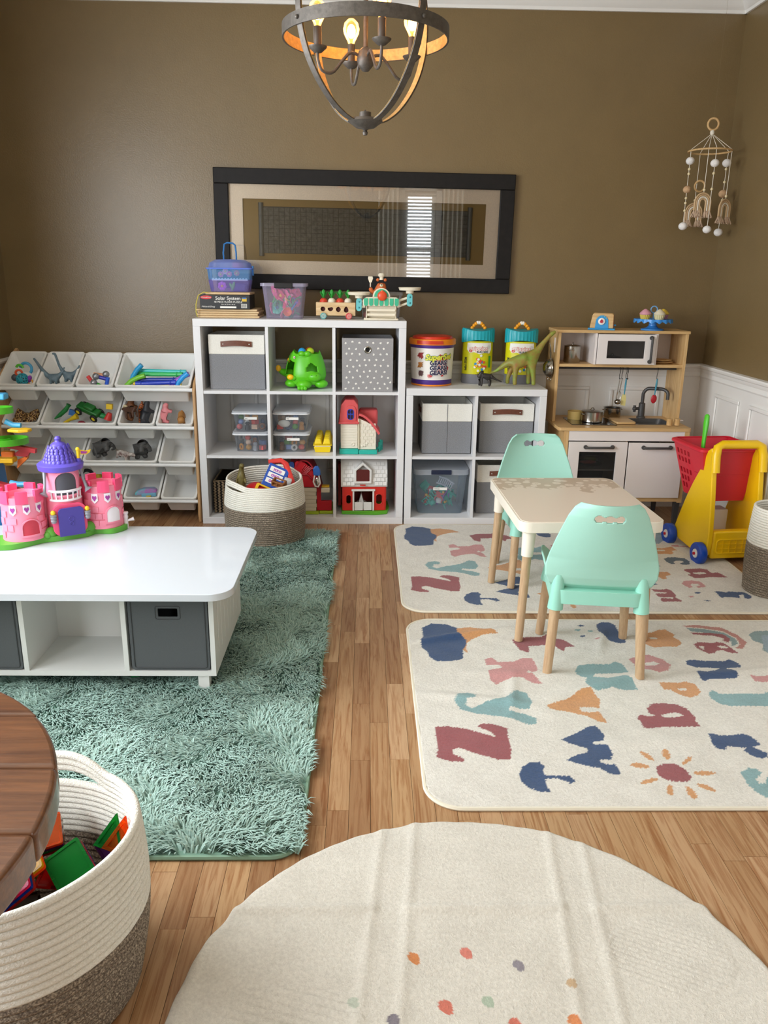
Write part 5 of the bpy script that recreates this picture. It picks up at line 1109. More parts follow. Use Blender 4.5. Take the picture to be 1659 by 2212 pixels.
# clear tote with flower pieces
m_ct = clear('clear_violet_tint', '#faf8ff', '#e2dcf8', .17); m_ctl = clear('clear_lid', '#eeeaff', '#dad4ee', .35)
TB = (.468, .165, TOP3+.001)
t = thing('clear_tote', 'clear tote full of colourful flower pieces beside the carry case', 'storage box', TB, .02)
part('box', shell(G(), .190, .14, .225, .165, 0, .165), m_ct, t)
g = G(); shell(g, .246, .185, .246, .185, .165, .181, floor_=False, r=.025); k_ = len(g.v); g.f.append(tuple(range(k_-20, k_))); part('lid', g, m_ctl, t)
part('latch', G().bx(-.048, .048, -.099, -.088, .156, .184), mat('black_latch', '#17171a', .35), t, bevel=.003)
r_ = random.Random(11); pal = ['#e8558c', '#e0406a', '#f08030', '#48b84a', '#3fae8f', '#f0d040', '#3fa0e0', '#9a58d0', '#f58aa8', '#2f9e5a']
for i in range(42):
    z = .026+.118*(i/42)**.95; w = .060+.012*z/.13; x, y = r_.uniform(-w, w), r_.uniform(-.046, .01) if i % 3 else -.042; c = pal[r_.randrange(10)] if z < .10 else pal[r_.choice((0, 1, 8, 7, 3))]; rot = (r_.uniform(.6, 2.2), r_.uniform(-.6, .6), r_.uniform(0, 3)); loc = (TB[0]+x, TB[1]+y, TB[2]+z)
    k = i % 4
    if k < 2: flower(cname(c)+' toy blossom piece in the clear tote', 'toy flower', loc, c, pal[r_.randrange(10)], r_.uniform(.026, .038), rot, 8, 'flower pieces in the clear tote')
    elif k == 2: solo('straw_piece', G().tube([(0, 0, -.03), (.004, 0, 0), (0, .004, .03)], [.005, .004, .006], 8), P(c, .4), cname(c)+' straight stem piece in the clear tote', 'toy piece', loc, rot=rot, group='stems in the clear tote')
    else: solo('toy_cup', G().lathe([(.006, 0), (.012, .012), (.024, .022), (.023, .024), (.010, .014), (.001, .004)], 14), P(c, .4), cname(c)+' toy blossom cup piece in the clear tote', 'toy flower', loc, rot=rot, group='cups in the clear tote')
# vegetable cart
VC = (.742, .17, TOP3+.0005)
t = thing('vegetable_cart', 'wooden pull cart with shape holes and toy vegetables', 'toy cart', VC, .01)
def wheelg(r, w): return G().lathe([(.001, 0), (r, 0), (r, w), (.001, w)], 24, M=RX(PI/2))
def star5(cx, cz, r): return [(cx+(r if i % 2 == 0 else r*.75)*math.cos(PI/2+i*PI/4), cz+(r if i % 2 == 0 else r*.75)*math.sin(PI/2+i*PI/4)) for i in range(8)]
holes = [[(-.068+.0135*math.cos(a), .052+.0135*math.sin(a)) for a in np.linspace(0, 2*PI, 7)[:-1]], arc(-.028, .055, .0145, 170, 370, 8)+[(-.02, .062)], [(.014+.0135*math.sin(a)*(1.0), .050+.015*math.cos(a)*(1-.25*abs(math.sin(a)))) for a in np.linspace(0, 2*PI, 11)[:-1]], [(.056+.012*math.sin(a)*(1-.35*math.cos(a)), .050+.016*math.cos(a)) for a in np.linspace(0, 2*PI, 13)[:-1]]]
part('front_board', G().plate([(-.105, .018), (.105, .018), (.105, .086), (-.105, .086)], .008, holes, off=-.055), m_ply, t, bevel=.001)
part('box', G().bx(-.105, .105, .047, .055, .018, .086).bx(-.105, -.097, -.047, .047, .018, .086).bx(.097, .105, -.047, .047, .018, .086).bx(-.097, .097, -.047, .047, .018, .024), m_ply, t)
part('inside', G().bx(-.097, .097, -.040, -.038, .025, .078), P('#4a1414', .7), t)
for x, c in ((-.066, '#5fa8a8'), (.07, '#d2474a')):
    for y, s in ((-.060, -1), (.068, 1)):
        w = part('wheel', xform(wheelg(.0165, .008), TR(x, y, .0165)), P(c, .5), t)
        if s < 0: part('spiral', G().tube([(x+(.002+.011*q/20)*math.cos(q*.7), y-.009, .0165+(.002+.011*q/20)*math.sin(q*.7)) for q in range(21)], .0009, 5), P('#f0ddd0', .5), w)
for i, (c, lab) in enumerate((('#d8442c', 'red-topped toy radish at the cart\'s left end'), ('#efe6d0', 'white toy turnip next to the left radish in the cart'), ('#d8442c', 'red-topped toy radish between two white turnips in the cart'), ('#efe6d0', 'white toy turnip at the cart end beside the scale'))):
    q = thing('toy_vegetable', lab, 'toy vegetable', (VC[0]-.066+.044*i, VC[1]-.010, VC[2]+.075), 0, 'vegetables in the pull cart', sc=1.38)
    part('root', G().sph((0, 0, .010), .0155, 12, (1, 1, .95)), P(c, .5), q)
    g = G()
    for k in range(5):
        a = 2*PI*k/5; g.tube([(0, 0, .022), (.006*math.cos(a), .006*math.sin(a), .036), (.016*math.cos(a), .016*math.sin(a), .048-.004*(k % 2))], [.004, .008, .002], 6, flat=(1, .5))
    g.sph((0, 0, .042), .010, 8, (.8, .8, 1.4)); part('leaves', g, P('#2f9a3a', .6), q)
# bear balance scale
BS = (.985, .085, TOP3+.0005)
t = thing('balance_scale', 'toy balance scale shaped as a market stall with a bear', 'toy scale', BS, .0)
m_cr = P(CREAM, .45); m_gr = P('#3fb68d', .45); m_tq = P('#6cc4c8', .4); m_bear = P('#c4642e', .55)
part('base', G().bx(-.092, .092, -.035, .05, 0, .010), m_cr, t, bevel=.004)
part('stall', G().plate([(-.082, .0105), (.078, .0105), (.082, .085), (-.078, .085)], .03, off=.005), m_cr, t, bevel=.003)
for z in (.022, .046): part('stall_shelf', G().bx(-.074, .074, -.020, .004, z, z+.004), m_cr, t); part('stall_lip', G().bx(-.074, .074, -.0245, -.0205, z, z+.012), m_cr, t)
for s in (-1, 1): part('stall_cheek', G().plate([(-.022, .0105), (.004, .0105), (.004, .072), (-.005, .072)], .004, plane='yz', off=s*.078-.002), m_cr, t)
aw = part('awning', G().plate([(-.098, .074), (.098, .074), (.096, .105), (.08, .118), (-.08, .118), (-.096, .105)], .02, off=-.028), m_cr, t, bevel=.003)
for i in range(7):
    x = -.081+i*.027; part('awning_stripe', G().plate([(x-.0105, .112), (x+.0105, .112)]+arc(x, .084, .0105, 0, -180, 8), -.003, off=-.0285), m_gr, aw)
ar = part('sign_arch', G().plate([(-.046, .119)]+arc(0, .119, .046, 180, 0, 16)[0:0]+arc(0, .119, .046, 0, 180, 16)[::1], .012, off=-.026), m_cr, t, bevel=.002)
part('arch_panel', G().plate(arc(0, .121, .038, 0, 180, 16), -.002, off=-.0265), m_gr, ar)
part('tomato', G().sph((.004, -.036, .125), .0255, 16, (1, .5, 1)), P('#e0502a', .35), t); part('tomato_cap', G().sph((.004, -.038, .148), .008, 8, (1, .5, .8)), P('#e86a3a', .35), t)
bear = part('bear_body', skin('bear_body', *chain([(0, .012, .12, .036), (0, .010, .150, .030), (0, .005, .178, .026), (0, .004, .192, .022)], [(0, .010, .150, .030), (-.040, .005, .138, .014), (-.056, -.002, .152, .0125), (-.058, -.004, .168, .011)]), m_bear), None, t)
for s in (-1, 1): part('ear', G().sph((s*.020, .006, .205), .0085, 10, (1, .6, 1)), m_bear, bear); part('eye', G().sph((s*.011, -.0225, .186), .003, 8, (1.4, .5, .5)), P('#2a1710', .5), bear)
part('muzzle', G().sph((0, -.0195, .178), .0095, 10, (1, .6, .8)), P('#e8d6b4', .5), bear); part('nose', G().sph((0, -.0265, .181), .003, 8), P('#3a2014', .4), bear)
part('chef_hat', G().lathe([(.001, .205), (.011, .205), (.010, .218), (.017, .224), (.019, .232), (.013, .239), (.001, .240)], 16, (0, .004, 0)), m_cr, bear)
part('spatula', G().cyl((-.058, -.006, .17), (-.058, -.008, .196), .003, n=8).plate([(-.064, .192), (-.052, .192), (-.045, .212), (-.047, .222), (-.069, .222), (-.071, .212)], .004, off=-.010), m_cr, bear)
for s, zp, x1 in ((-1, .105, -.118), (1, .132, .150)):
    for dz in (0, -.028): part('beam', G().cyl((s*.085, 0, .092+dz+.005), (x1, 0, zp+dz-.012), .0062, n=8), m_cr, t)
    hg = part('hanger', G().plate(rrect(x1-.0145, x1+.0145, zp-.06, zp+.006, .0135, 5), .01, off=-.014), m_tq, t, bevel=.002)
    for dz in (-.012, -.042): part('pin', G().sph((x1, -.0155, zp+dz), .005, 8), P('#4aa6b4', .3), hg)
    part('pan', G().lathe([(.001, 0), (.020, 0), (.021, .014), (.055, .016), (.060, .030), (.057, .031), (.050, .021), (.001, .020)], 28, (x1, -.004, zp+.0065)), m_cr, t)
m_cl = clear('clear_plastic', '#fbfbfb', '#e0e0e4', .09)
t = thing('clear_box', 'empty-looking clear plastic box behind the balance scale', 'storage box', (.985, .26, TOP3+.0005), .01)
part('box', shell(G(), .20, .14, .225, .165, 0, .125), m_cl, t); g = G(); shell(g, .238, .178, .238, .178, .125, .140, floor_=False, r=.02); k_ = len(g.v); g.f.append(tuple(range(k_-20, k_))); part('lid', g, clear('clear_lid2', '#eeeeee', '#d0d0d4', .3), t)
solo('pink_ball', G().sph((0, 0, .017), .017, 14), P('#d0756a', .5), 'pinkish ball inside the clear box behind the scale', 'ball', (.905, .225, TOP3+.003))
# ================================================================ inside the tall shelf
m_dg = mat('dino_green', '#5cc21a', .35)
t = thing('dinosaur_toy', 'bright green dinosaur ball toy with open sides in the tall shelf', 'toy', s3(.575, .165, Z3[2]+.0005), math.radians(-12))
# hollow egg-shaped body with window holes
nu, nv = 64, 34; g = G()
def dpt(u, v):
    a = 2*PI*u; h = v; r = .102*(1-.56*max(0, h-.3)**1.7)*min(1, .88+h*.5); top = .190+.014*max(0, math.sin(5*a+.6))**3
    return (r*1.12*math.cos(a), r*.95*math.sin(a), .025+h*(top-.025))
def dcut(u, v):
    a = (360*u) % 360; return (206 < a < 250 and .30 < v < .74) or ((((a-305)/17)**2+((v-.50)/.16)**2 < 1) and v > .42)
V = [dpt(i/nu, j/(nv-1)) for i in range(nu) for j in range(nv)]; F = [(i*nv+j, ((i+1) % nu)*nv+j, ((i+1) % nu)*nv+j+1, i*nv+j+1) for i in range(nu) for j in range(nv-1) if not dcut((i+.5)/nu, (j+.5)/(nv-1))]
b_ = part('body_shell', G().add(V, F), m_dg, t, smooth=60); sd = b_.modifiers.new('thick', 'SOLIDIFY'); sd.thickness = .004
for (x, y, sc) in ((.015, -.085, 1.0), (.095, -.03, .9), (-.065, -.055, .85), (.05, .07, .9), (-.05, .07, .9)):
    f = part('foot', G().sph((x, y, .028), .042*sc, 14, (1.05, .95, .62)), m_dg, t)
    if y < -.05 and x > 0:
        for k in (-1, 0, 1): part('toe', G().sph((x+k*.017, y-.034, .012), .0115, 10), m_dg, f)
part('jaw', G().sph((.066, -.066, .068), .038, 16, (1.1, .8, .70)), m_dg, t); part('nostril', G().sph((.062, -.094, .078), .0025, 6).sph((.086, -.090, .078), .0025, 6), P('#2a5a10', .5), t)
part('brow', G().sph((.0, -.070, .190), .020, 12, (1, .7, .8)).sph((.030, -.066, .190), .020, 12, (1, .7, .8)), m_dg, t)
tl = part('tail', skin('tail', *chain([(-.075, .03, .07, .035), (-.105, .0, .075, .028), (-.128, -.03, .085, .018), (-.138, -.045, .098, .012)]), m_dg), None, t); part('tail_tip', G().sph((-.140, -.050, .106), .015, 12, (1, .8, 1.2)), P('#f0b416', .35), tl)
part('tail_horn', G().sph((-.085, -.03, .150), .011, 10, (.8, .8, 1.2)), P('#f0b416', .35), t)
lv = part('lever', G().sph((-.045, -.088, .062), .022, 12, (1, .7, .7)), m_dg, t); part('lever_tip', G().sph((-.057, -.098, .066), .018, 12, (1.1, .8, .85)), P('#f6c20c', .35), lv)
part('badge', G().sph((-.040, -.076, .170), .006, 10, (1, .4, 1.2)), P('#eeeeee', .4), t); part('badge_spot', G().sph((-.040, -.0785, .170), .0035, 8, (1, .4, .8)), P('#c8322a', .4), t)
dz = (s3(.575, .165, 0)[0], s3(.575, .165, 0)[1], Z3[2])
for (dx, dy, c, lab) in ((-.014, -.045, '#2f9fe0', 'blue ball in the top of the green dinosaur toy'), (.030, -.035, '#b8d42a', 'lime ball in the top of the green dinosaur toy'), (.022, .02, '#b0541c', 'orange ball in the top of the green dinosaur toy')):
    solo('toy_ball', G().sph((0, 0, 0), .021, 18), P(c, .3), lab, 'ball', (dz[0]+dx, dz[1]+dy, dz[2]+.200), group='balls in the dinosaur toy')
part('ball_rack', G().lathe([(.001, .172), (.078, .172), (.078, .178), (.001, .178)], 24), m_dg, t)
# stacked clear shoe boxes
m_sb = clear('shoebox_clear', '#fafcff', '#dfe4ea', .08); m_sl = clear('shoebox_lid', '#dde2e8', '#e6eaf0', .55)
def shoebox(loc, label, tagx=0.0, w=.185):
    t = thing('clear_shoe_box', label, 'storage box', loc, SHY, 'clear boxes in the tall shelf')
    part('box', shell(G(), w*.88, .24, w, .27, 0, .098, r=.018), m_sb, t)
    g = G(); shell(g, w+.014, .285, w+.014, .285, .098, .112, floor_=False, r=.022); k_ = len(g.v); g.f.append(tuple(range(k_-20, k_))); part('lid', g, m_sl, t)
    part('lid_edge', G().tube([(x, y, .099) for x, y in rrect(-w/2-.008, w/2+.008, -.1435, .1435, .022, 4)], .0035, 6, closed=True), P('#eef0f4', .3), t)
    if tagx is not None: part('label_strip', G().bx(-.032+tagx, .038+tagx, -.1345, -.1335, .066, .080), m_pw, t); part('lettering', moved(text_g('toys', .008, align='LEFT'), -.028+tagx, -.1352, .073), mat('ink', '#55585e', .6), t)
    return t
r2 = random.Random(5)
SB = [(.270, .225, 0, None, 'lower clear shoe box of the stack beside the divider, tall shelf'), (.270, .225, 1, 0.0, 'upper clear shoe box of the stack in the left middle cube'), (.495, .225, 0, .008, 'lower clear shoe box next to the yellow egg carton'), (.495, .225, 1, .004, 'upper clear shoe box standing next to the shelf divider over mixed toys')]
BC = ['#c98a3c', '#e8c9b0', '#3a4a6a', '#d26a6a', '#e0e0dc', '#d9a24c', '#8a5a3c', '#6aa84a', '#33363c', '#e2574c', '#b8bcc4', '#7a90c0']
for bi, (x, y, lvl, tg, lab) in enumerate(SB):
    L0 = s3(x, y, Z3[1]+.0008+lvl*.1165); shoebox(L0, lab, tg)
    for i in range(11):
        px_, py_, pz_ = -.058+.0385*(i % 4)+r2.uniform(-.006, .006), r2.choice((-.106, -.095))+.03*(i // 4), .018+.026*(i // 4)*.8
        loc = (L0[0]+px_, L0[1]+py_, L0[2]+.004+pz_); c = BC[(i*5+bi*3) % 12]; k = (i+bi) % 4
        if k == 0: g = G().torus((0, 0, 0), .0135, .006, 16, 8, axis='y')
        elif k == 1: g = G().sph((0, 0, 0), .0175, 12, (1, 1, .9))
        elif k == 2: g = G().lathe([(.001, -.017), (.016, -.017), (.013, .006), (.010, .009), (.014, .018), (.009, .027), (.001, .028)], 12)
        else: g = G().box((0, 0, 0), (.032, .026, .024))
        nm = ('toy_ring', 'toy_ball', 'peg_figure', 'toy_block')[k]; where = ('lower box beside the divider', 'upper box over the left stack', 'lower box next to the egg carton', 'upper box over the mixed toys')[bi]
        solo(nm, g, P(c, .45), cname(c)+(' small toy ring in the %s', ' small toy ball in the %s', ' little peg figure in the %s', ' little toy block in the %s')[k] % where, ('toy ring', 'ball', 'figure', 'toy block')[k], loc, r2.uniform(0, 3), 'small toys in the '+where)
solo('pierced_oval', G().sph((0, 0, 0), .034, 20, (1, .25, .62)), P('#e6e2d8', .45), 'white oval toy with small holes in the upper right shoe box', 'toy', s3(.455, .11, Z3[1]+.1175+.042))
# egg carton
t = thing('egg_carton', 'yellow toy egg carton beside the clear boxes', 'egg carton', s3(.668, .215, Z3[1]+.0008), SHY)
m_egg = P('#f0d018', .4)
part('tray', G().taper((0, 0, 0), (.082, .25), (.098, .27), .034), m_egg, t, bevel=.004)
part('lid_flange', G().bx(-.052, .052, -.138, .138, .040, .046), m_egg, t, bevel=.002); part('egg_row', G().bx(-.044, .044, -.13, .13, .0345, .0398), P('#f2efe6', .5), t)
for i in range(2):
    for j in range(6): part('lid_cup', G().taper((-.024+.048*i, -.113+j*.045, .0465), (.046, .044), (.026, .028), .034), m_egg, t, bevel=.006)
# cottage
t = thing('toy_cottage', 'white toy cottage with coral roof and teal base in the tall shelf', 'dollhouse', s3(.858, .15, Z3[1]+.0008), SHY)
m_cor = P('#dc5a5c', .45); m_ivo = P('#ece5d4', .5); m_te = P('#28b3a2', .4)
part('base', G().bx(-.095, .012, -.105, .08, 0, .030).bx(.014, .115, -.105, .08, 0, .024), m_te, t, bevel=.004)
part('tower_wall', G().bx(-.088, .008, -.095, .07, .031, .175), m_ivo, t, bevel=.003)
part('wing_wall', G().plate([(.010, .025), (.108, .025), (.108, .135), (.060, .178), (.010, .20)], .15, off=-.092), m_ivo, t, bevel=.002)
for j in range(7):
    for i in range(4):
        x = .018+i*.0225+(.011 if j % 2 else 0); z = .045+j*.0185
        if x+.02 < .106 and z < .19-.55*max(0, x-.03): part('brick', G().bx(x, x+.0195, -.0945, -.0925, z, z+.0155), m_ivo, t)
for j in range(8): part('clapboard', G().bx(-.084, .004, -.0975, -.0955, .048+j*.015, .060+j*.015), m_ivo, t)
hp = part('flower_relief', G().torus((-.020, -.0985, .056), .008, .0025, 14, 6, axis='y').sph((.045, -.096, .05), .008, 8, (1, .4, 1)).sph((.058, -.096, .060), .007, 8, (1, .4, 1)).sph((.032, -.096, .044), .006, 8, (1, .4, 1)), m_ivo, t)
part('tower_roof', G().plate([(-.098, .178), (.012, .178), (.012, .205), (.008, .275), (-.012, .303), (-.062, .303), (-.085, .275), (-.094, .205)], .175, off=-.102), m_cor, t, bevel=.005)
part('roof_eave', G().bx(-.100, .014, -.110, .075, .170, .182), m_cor, t, bevel=.003)
fr = part('dormer_surround', G().plate([(-.062, .190), (-.004, .190), (-.004, .245)]+arc(-.033, .245, .029, 0, 180, 10)+[(-.062, .190)], .006, [rrect(-.051, -.015, .195, .252, .016, 4)], off=-.1085), m_cor, t)
wn = part('window_frame', G().plate(rrect(-.052, -.014, .194, .254, .017, 5), .004, [rrect(-.047, -.0345, .199, .222, .002, 1), rrect(-.0315, -.019, .199, .222, .002, 1), rrect(-.047, -.0345, .227, .248, .008, 3), rrect(-.0315, -.019, .227, .248, .008, 3)], off=-.1095), P('#2a3fa8', .4), t); part('window_dark', G().bx(-.05, -.016, -.1045, -.1035, .197, .250), P('#3a1a2a', .6), t)
part('wing_roof', G().sheet(lambda u, v: (.012+.108*u, -.100+.17*v, .215-.0*u-.105*u**1.7), 14, 3, .012), m_cor, t); part('wing_ridge', G().bx(.014, .118, -.02, .07, .150, .236), m_cor, t, bevel=.012)
part('hinge', G().bx(.0085, .0145, -.103, -.097, .032, .20), P('#e6dcc0', .5), t)
for k in range(3): part('fence_post', G().cyl((.128+.008*k, -.03+.03*k, 0), (.128+.008*k, -.03+.03*k, .055+.008*(k % 2)), .006, n=8), m_te, t)
part('fence_rail', G().tube([(.116, -.05, .02), (.128, -.03, .03), (.136, 0, .03), (.144, .03, .03)], .005, 8), m_te, t)
# wicker basket
m_wk = mat('dark_wicker', '#8a765c', .6, var=.45, vscale=90)
t = thing('wicker_basket', 'dark braided wicker basket behind the rope basket', 'basket', s3(.168, .075, Z3[0]+.001), SHY)
part('liner', G().bx(-.11, -.104, .006, .27, .002, .185).bx(.104, .11, .006, .27, .002, .185).bx(-.104, .104, .264, .27, .002, .185).bx(-.104, .104, .010, .014, .002, .185), P('#1d1712', .8), t)
for j in range(11):
    g = G()
    for i in range(10):
        for s in (-1, 1):
            x = -.107+i*.0235; g.sph((0, 0, 0), .0085, 8, (1.25, .5, .55), M=TR(x, .004, .012+j*.0162+s*.004) @ RY(s*.55))
    part('braid_row', g, m_wk, t, smooth=80)
part('rim', G().tube([(-.11, .004, .188), (.11, .004, .188), (.11, .27, .188), (-.11, .27, .188)], .006, 8, closed=True), m_wk, t)
# red farmhouse (folded open) half hidden by the rope basket
t = thing('toy_farmhouse', 'red and cream folding toy farmhouse in the bottom middle cube', 'dollhouse', s3(.600, .17, Z3[0]+.001), SHY)
m_fr = P('#c01424', .4); m_fd = P('#a41826', .4); m_lime = P('#a2b81a', .5)
part('base', G().bx(-.12, .045, -.115, .10, 0, .017).bx(.048, .125, -.105, .10, 0, .017), m_lime, t, bevel=.003)
part('cream_wall', G().bx(-.075, .030, -.105, -.085, .018, .155), P('#d8ccb4', .5), t)
for j in range(6): part('clapboard', G().bx(-.074, .034 if j % 2 else .028, -.1075, -.1055, .020+j*.0225, .040+j*.0225), P('#d8ccb4', .5), t)
part('side_wall', G().plate([(.033, .018), (.118, .018), (.118, .075), (.058, .075), (.058, .175), (.045, .195), (.033, .195)], .02, off=-.095), m_fr, t, bevel=.002)
part('barn_roof', G().sheet(lambda u, v: (-.09+.145*u, -.112+.17*v, .155+.165*math.sin(PI*(.5*u+.02))**.8 if 0 else .158+.15*(1-u)**.0*(1-abs(2*u-.75)**2.2*.72)), 20, 3, .008), m_fd, t)
part('roof_front', G().plate([(-.085, .158), (.040, .158), (.036, .20), (.010, .262), (-.03, .30), (-.075, .31), (-.085, .30)], .012, off=-.110), m_fr, t, bevel=.003)
for k in range(6): part('roof_rib', G().tube([(-.055+.006*k+.0, -.113, .235), (-.045+.010*k, -.113, .265), (-.028+.012*k, -.113, .288-.004*k)], .0022, 6), m_fr, t)
part('roof_arch', G().tube([(-.060, -.113, .17), (-.062, -.114, .21), (-.045, -.115, .235), (-.015, -.115, .232), (.010, -.114, .205)], .005, 8), m_fd, t)
part('balcony', G().bx(.060, .108, -.12, -.075, .13, .158), P('#d8ccb4', .5), t, bevel=.002); part('balcony_top', G().bx(.062, .106, -.117, -.08, .159, .168), P('#d0a21a', .5), t, bevel=.002)
part('back_panel', G().bx(-.12, .0, .05, .06, .018, .31), m_fd, t); part('blue_window', G().plate(rrect(-.118, -.092, .24, .30, .01, 4), .006, off=-.09), P('#2a4a8a', .4), t)
t = thing('weather_vane', 'blue and silver toy wind-vane piece clipped on the red farmhouse', 'toy', s3(.638, .035, .215))
part('blue_top', G().plate([(-.020, .06), (.004, .055), (.022, .062), (.018, .09), (.008, .112), (-.010, .112), (-.022, .095)], .014, off=-.007), P('#2f64b0', .4), t, bevel=.004)
part('frame', G().tube([(-.012, 0, .06), (-.020, 0, .02), (-.010, 0, -.005), (.006, 0, -.008), (.018, 0, .012), (.010, 0, .06)], .0045, 8, closed=True), P('#e8e6e0', .4), t); part('mirror', G().sph((0, 0, .022), .014, 12, (.8, .3, 1.7)), mat('chrome', '#d8d6d2', .08, 1.0), t)
part('clip', G().cyl((0, .006, .08), (0, .030, .08), .004, n=8), P('#2f64b0', .4), t)
# red barn
t = thing('toy_barn', 'red toy barn with white roof and green base in the bottom right cube', 'dollhouse', s3(.912, .175, Z3[0]+.001), SHY+math.radians(2)); t.scale = (1.13, 1.05, 1.03)
m_br = P('#d2281c', .4); m_wr = P('#e6e4e0', .42); m_gb = P('#58a81e', .45)
part('base', G().plate([(-.125, -.105), (.045, -.125), (.105, -.105), (.120, -.02), (.12, .09), (-.125, .09)], .020, plane='xy'), m_gb, t, bevel=.003)
hw = [rrect(-.062, .030, .028, .130, .003, 1), rrect(-.102, -.078, .060, .108, .0115, 4), rrect(.048, .078, .056, .112, .0145, 4)]
part('front_wall', G().plate([(-.115, .021), (.092, .021), (.092, .170), (-.115, .170)], .006, hw, off=-.100), m_br, t)
part('side_wall', G().plate([(-.094, .021), (.08, .021), (.08, .20), (.04, .295), (-.04, .295), (-.094, .20)], .006, plane='yz', off=.092), m_br, t); part('far_wall', G().plate([(-.094, .021), (.08, .021), (.08, .20), (.04, .295), (-.04, .295), (-.094, .20)], .006, plane='yz', off=-.121), m_br, t)
part('back_wall', G().bx(-.115, .092, .074, .080, .021, .17), P('#8a1a14', .5), t)
for x in (-.066, .034): part('door_post', G().bx(x-.004, x+.004, -.107, -.1005, .021, .132), m_wr, t)
part('door_lintel', G().bx(-.075, .043, -.110, -.1005, .132, .143), m_wr, t, bevel=.002)
for x0, x1 in ((-.060, -.018), (-.015, .026)): part('half_door', G().bx(x0, x1, -.112, -.106, .024, .070), m_wr, t, bevel=.0015)
for cx, cz, w, h in ((-.09, .084, .013, .026), (.063, .084, .016, .03)): part('window_trim', G().tube([(x, -.1015, z) for x, z in rrect(cx-w, cx+w, cz-h, cz+h, w*.9, 4)], .002, 6, closed=True), m_br, t)
rf = [(-.108, .162), (-.100, .205), (-.088, .25), (-.07, .288), (-.045, .308), (.03, .308), (.055, .288), (.075, .25), (.085, .205), (.09, .165)]
part('roof', G().plate([(y, z) for y, z in rf]+[(y*.95, z-.006) for y, z in rf[::-1]], .232, plane='yz', off=-.128), m_wr, t, smooth=60)
for j in range(6):
    for i in range(11):
        y, z = [(-.1085, .176), (-.1045, .197), (-.099, .218), (-.093, .239), (-.085, .259), (-.075, .279)][j]; x = -.120+i*.0200+(.01 if j % 2 else 0)
        if x > .082 or (-.072 < x < .030 and j < 6): continue
        part('shingle', G().bx(x+.0006, x+.0192, -.0015, .0015, -.010, .009, TR(0, y-.0012, z) @ RX(-.25-.05*j)), m_wr, t)
dm = part('dormer', G().plate([(-.062, .178), (.024, .178), (.024, .255), (-.019, .298), (-.062, .255)], .06, [[(-.052, .190), (.014, .190), (.014, .250), (-.019, .281), (-.052, .250)]], off=-.120), m_wr, t, bevel=.002)
part('dormer_shade', G().bx(-.056, .018, -.1145, -.1125, .182, .256), P('#5a1410', .6), dm)  # dark plate in front of the roof paints shade into the dormer opening
part('logo_tag', G().bx(-.034, -.006, -.1225, -.1205, .1665, .1735), P('#c8322a', .4), t)
ld = part('ladder', G().bx(.0995, .103, -.045, -.041, .03, .27).bx(.0995, .103, -.012, -.008, .03, .27), m_br, t)
for k in range(9): part('rung', G().bx(.0995, .102, -.041, -.012, .045+k*.026, .049+k*.026), m_br, ld)
part('silo_wall', G().bx(-.14, -.125, .0, .07, .021, .26), P('#8f1a16', .5), t)
solo('toy_stall', G().plate([(-.03, 0), (.03, 0), (.03, .03), (.012, .04), (-.002, .09), (-.016, .04), (-.03, .03)], .05), m_wr, 'white toy stall inside the red barn doorway', 'toy', s3(.888, .10, Z3[0]+.0225))
# ================================================================ toys in the rope basket by the shelf
RB = (.385, -.268, .012)
t = thing('toy_dinosaur', 'olive toy dinosaur peeking over the rope basket rim', 'toy dinosaur', (RB[0]-.125, RB[1]+.03, RB[2]+.215))
part('body', skin('body', *chain([(0, 0, 0, .030), (0, 0, .06, .026), (.002, 0, .11, .017), (.004, -.002, .150, .013), (.008, -.012, .172, .015), (.012, -.028, .170, .010)], [(.002, 0, .11, .017), (.024, -.012, .09, .007), (.026, -.022, .075, .005)], [(.002, 0, .11, .017), (-.020, -.012, .09, .007), (-.022, -.022, .075, .005)]), mat('olive_dino', '#6f6434', .55, var=.35, vscale=60)), None, t)
RT_ = TR(RB[0]+.055, RB[1]-.055, RB[2]+.215)
t = thing('toy_house_panel', 'blue toy house front with red roof tipped into the rope basket', 'dollhouse', (RB[0]+.035, RB[1]-.03, RB[2]+.275), rot=(math.radians(-28), math.radians(24), 0))
part('panel', G().bx(-.055, .055, -.008, .008, 0, .125), P('#1f4fae', .4), t, bevel=.003)
for i in range(3): part('letter_card', G().bx(-.043, .035, -.0105, -.0085, .022+i*.032, .047+i*.032), m_pw, t); part('lettering', moved(text_g(('ooo', 'oxo', 'xxo')[i], .028, bold=.0006), -.004, -.0115, .0355+i*.032), P('#b03ab0', .5), t)
part('roof_arm', G().tube([(-.066, 0, .125), (-.01, 0, .158), (.02, 0, .152), (.085, .005, .08), (.125, .01, .03)], [.010, .013, .014, .015, .010], 8, flat=(.8, 1.1)), P('#d83a34', .4), t)
part('yellow_base', G().plate(rrect(-.075, .035, -.055, -.004, .008, 3), .05, [rrect(-.06, .015, -.045, -.012, .006, 3)], off=-.03), P('#e8b410', .4), t, bevel=.004)
solo('toy_cradle', G().bx(-.035, .035, -.02, .02, 0, .008).bx(-.035, .035, -.02, -.014, .024, .032).bx(-.035, .035, .014, .02, .024, .032).bx(-.035, -.027, -.02, .02, .008, .032).bx(-.006, .002, -.02, -.014, .008, .024).bx(.027, .035, -.02, .02, .008, .032), P('#8a5528', .5), 'brown slatted toy crate in the rope basket', 'toy crate', (RB[0]+.085, RB[1]-.085, RB[2]+.305), rot=(.35, .2, -.4), bevel=.002)
solo('toy_robot', G().bx(-.018, .018, -.014, .014, 0, .03).bx(-.014, .014, -.018, -.014, .008, .022), P('#dcdcdc', .4), 'white small toy block beside the brown crate', 'toy', (RB[0]+.118, RB[1]-.03, RB[2]+.30), rot=(.2, .3, .2), bevel=.003)
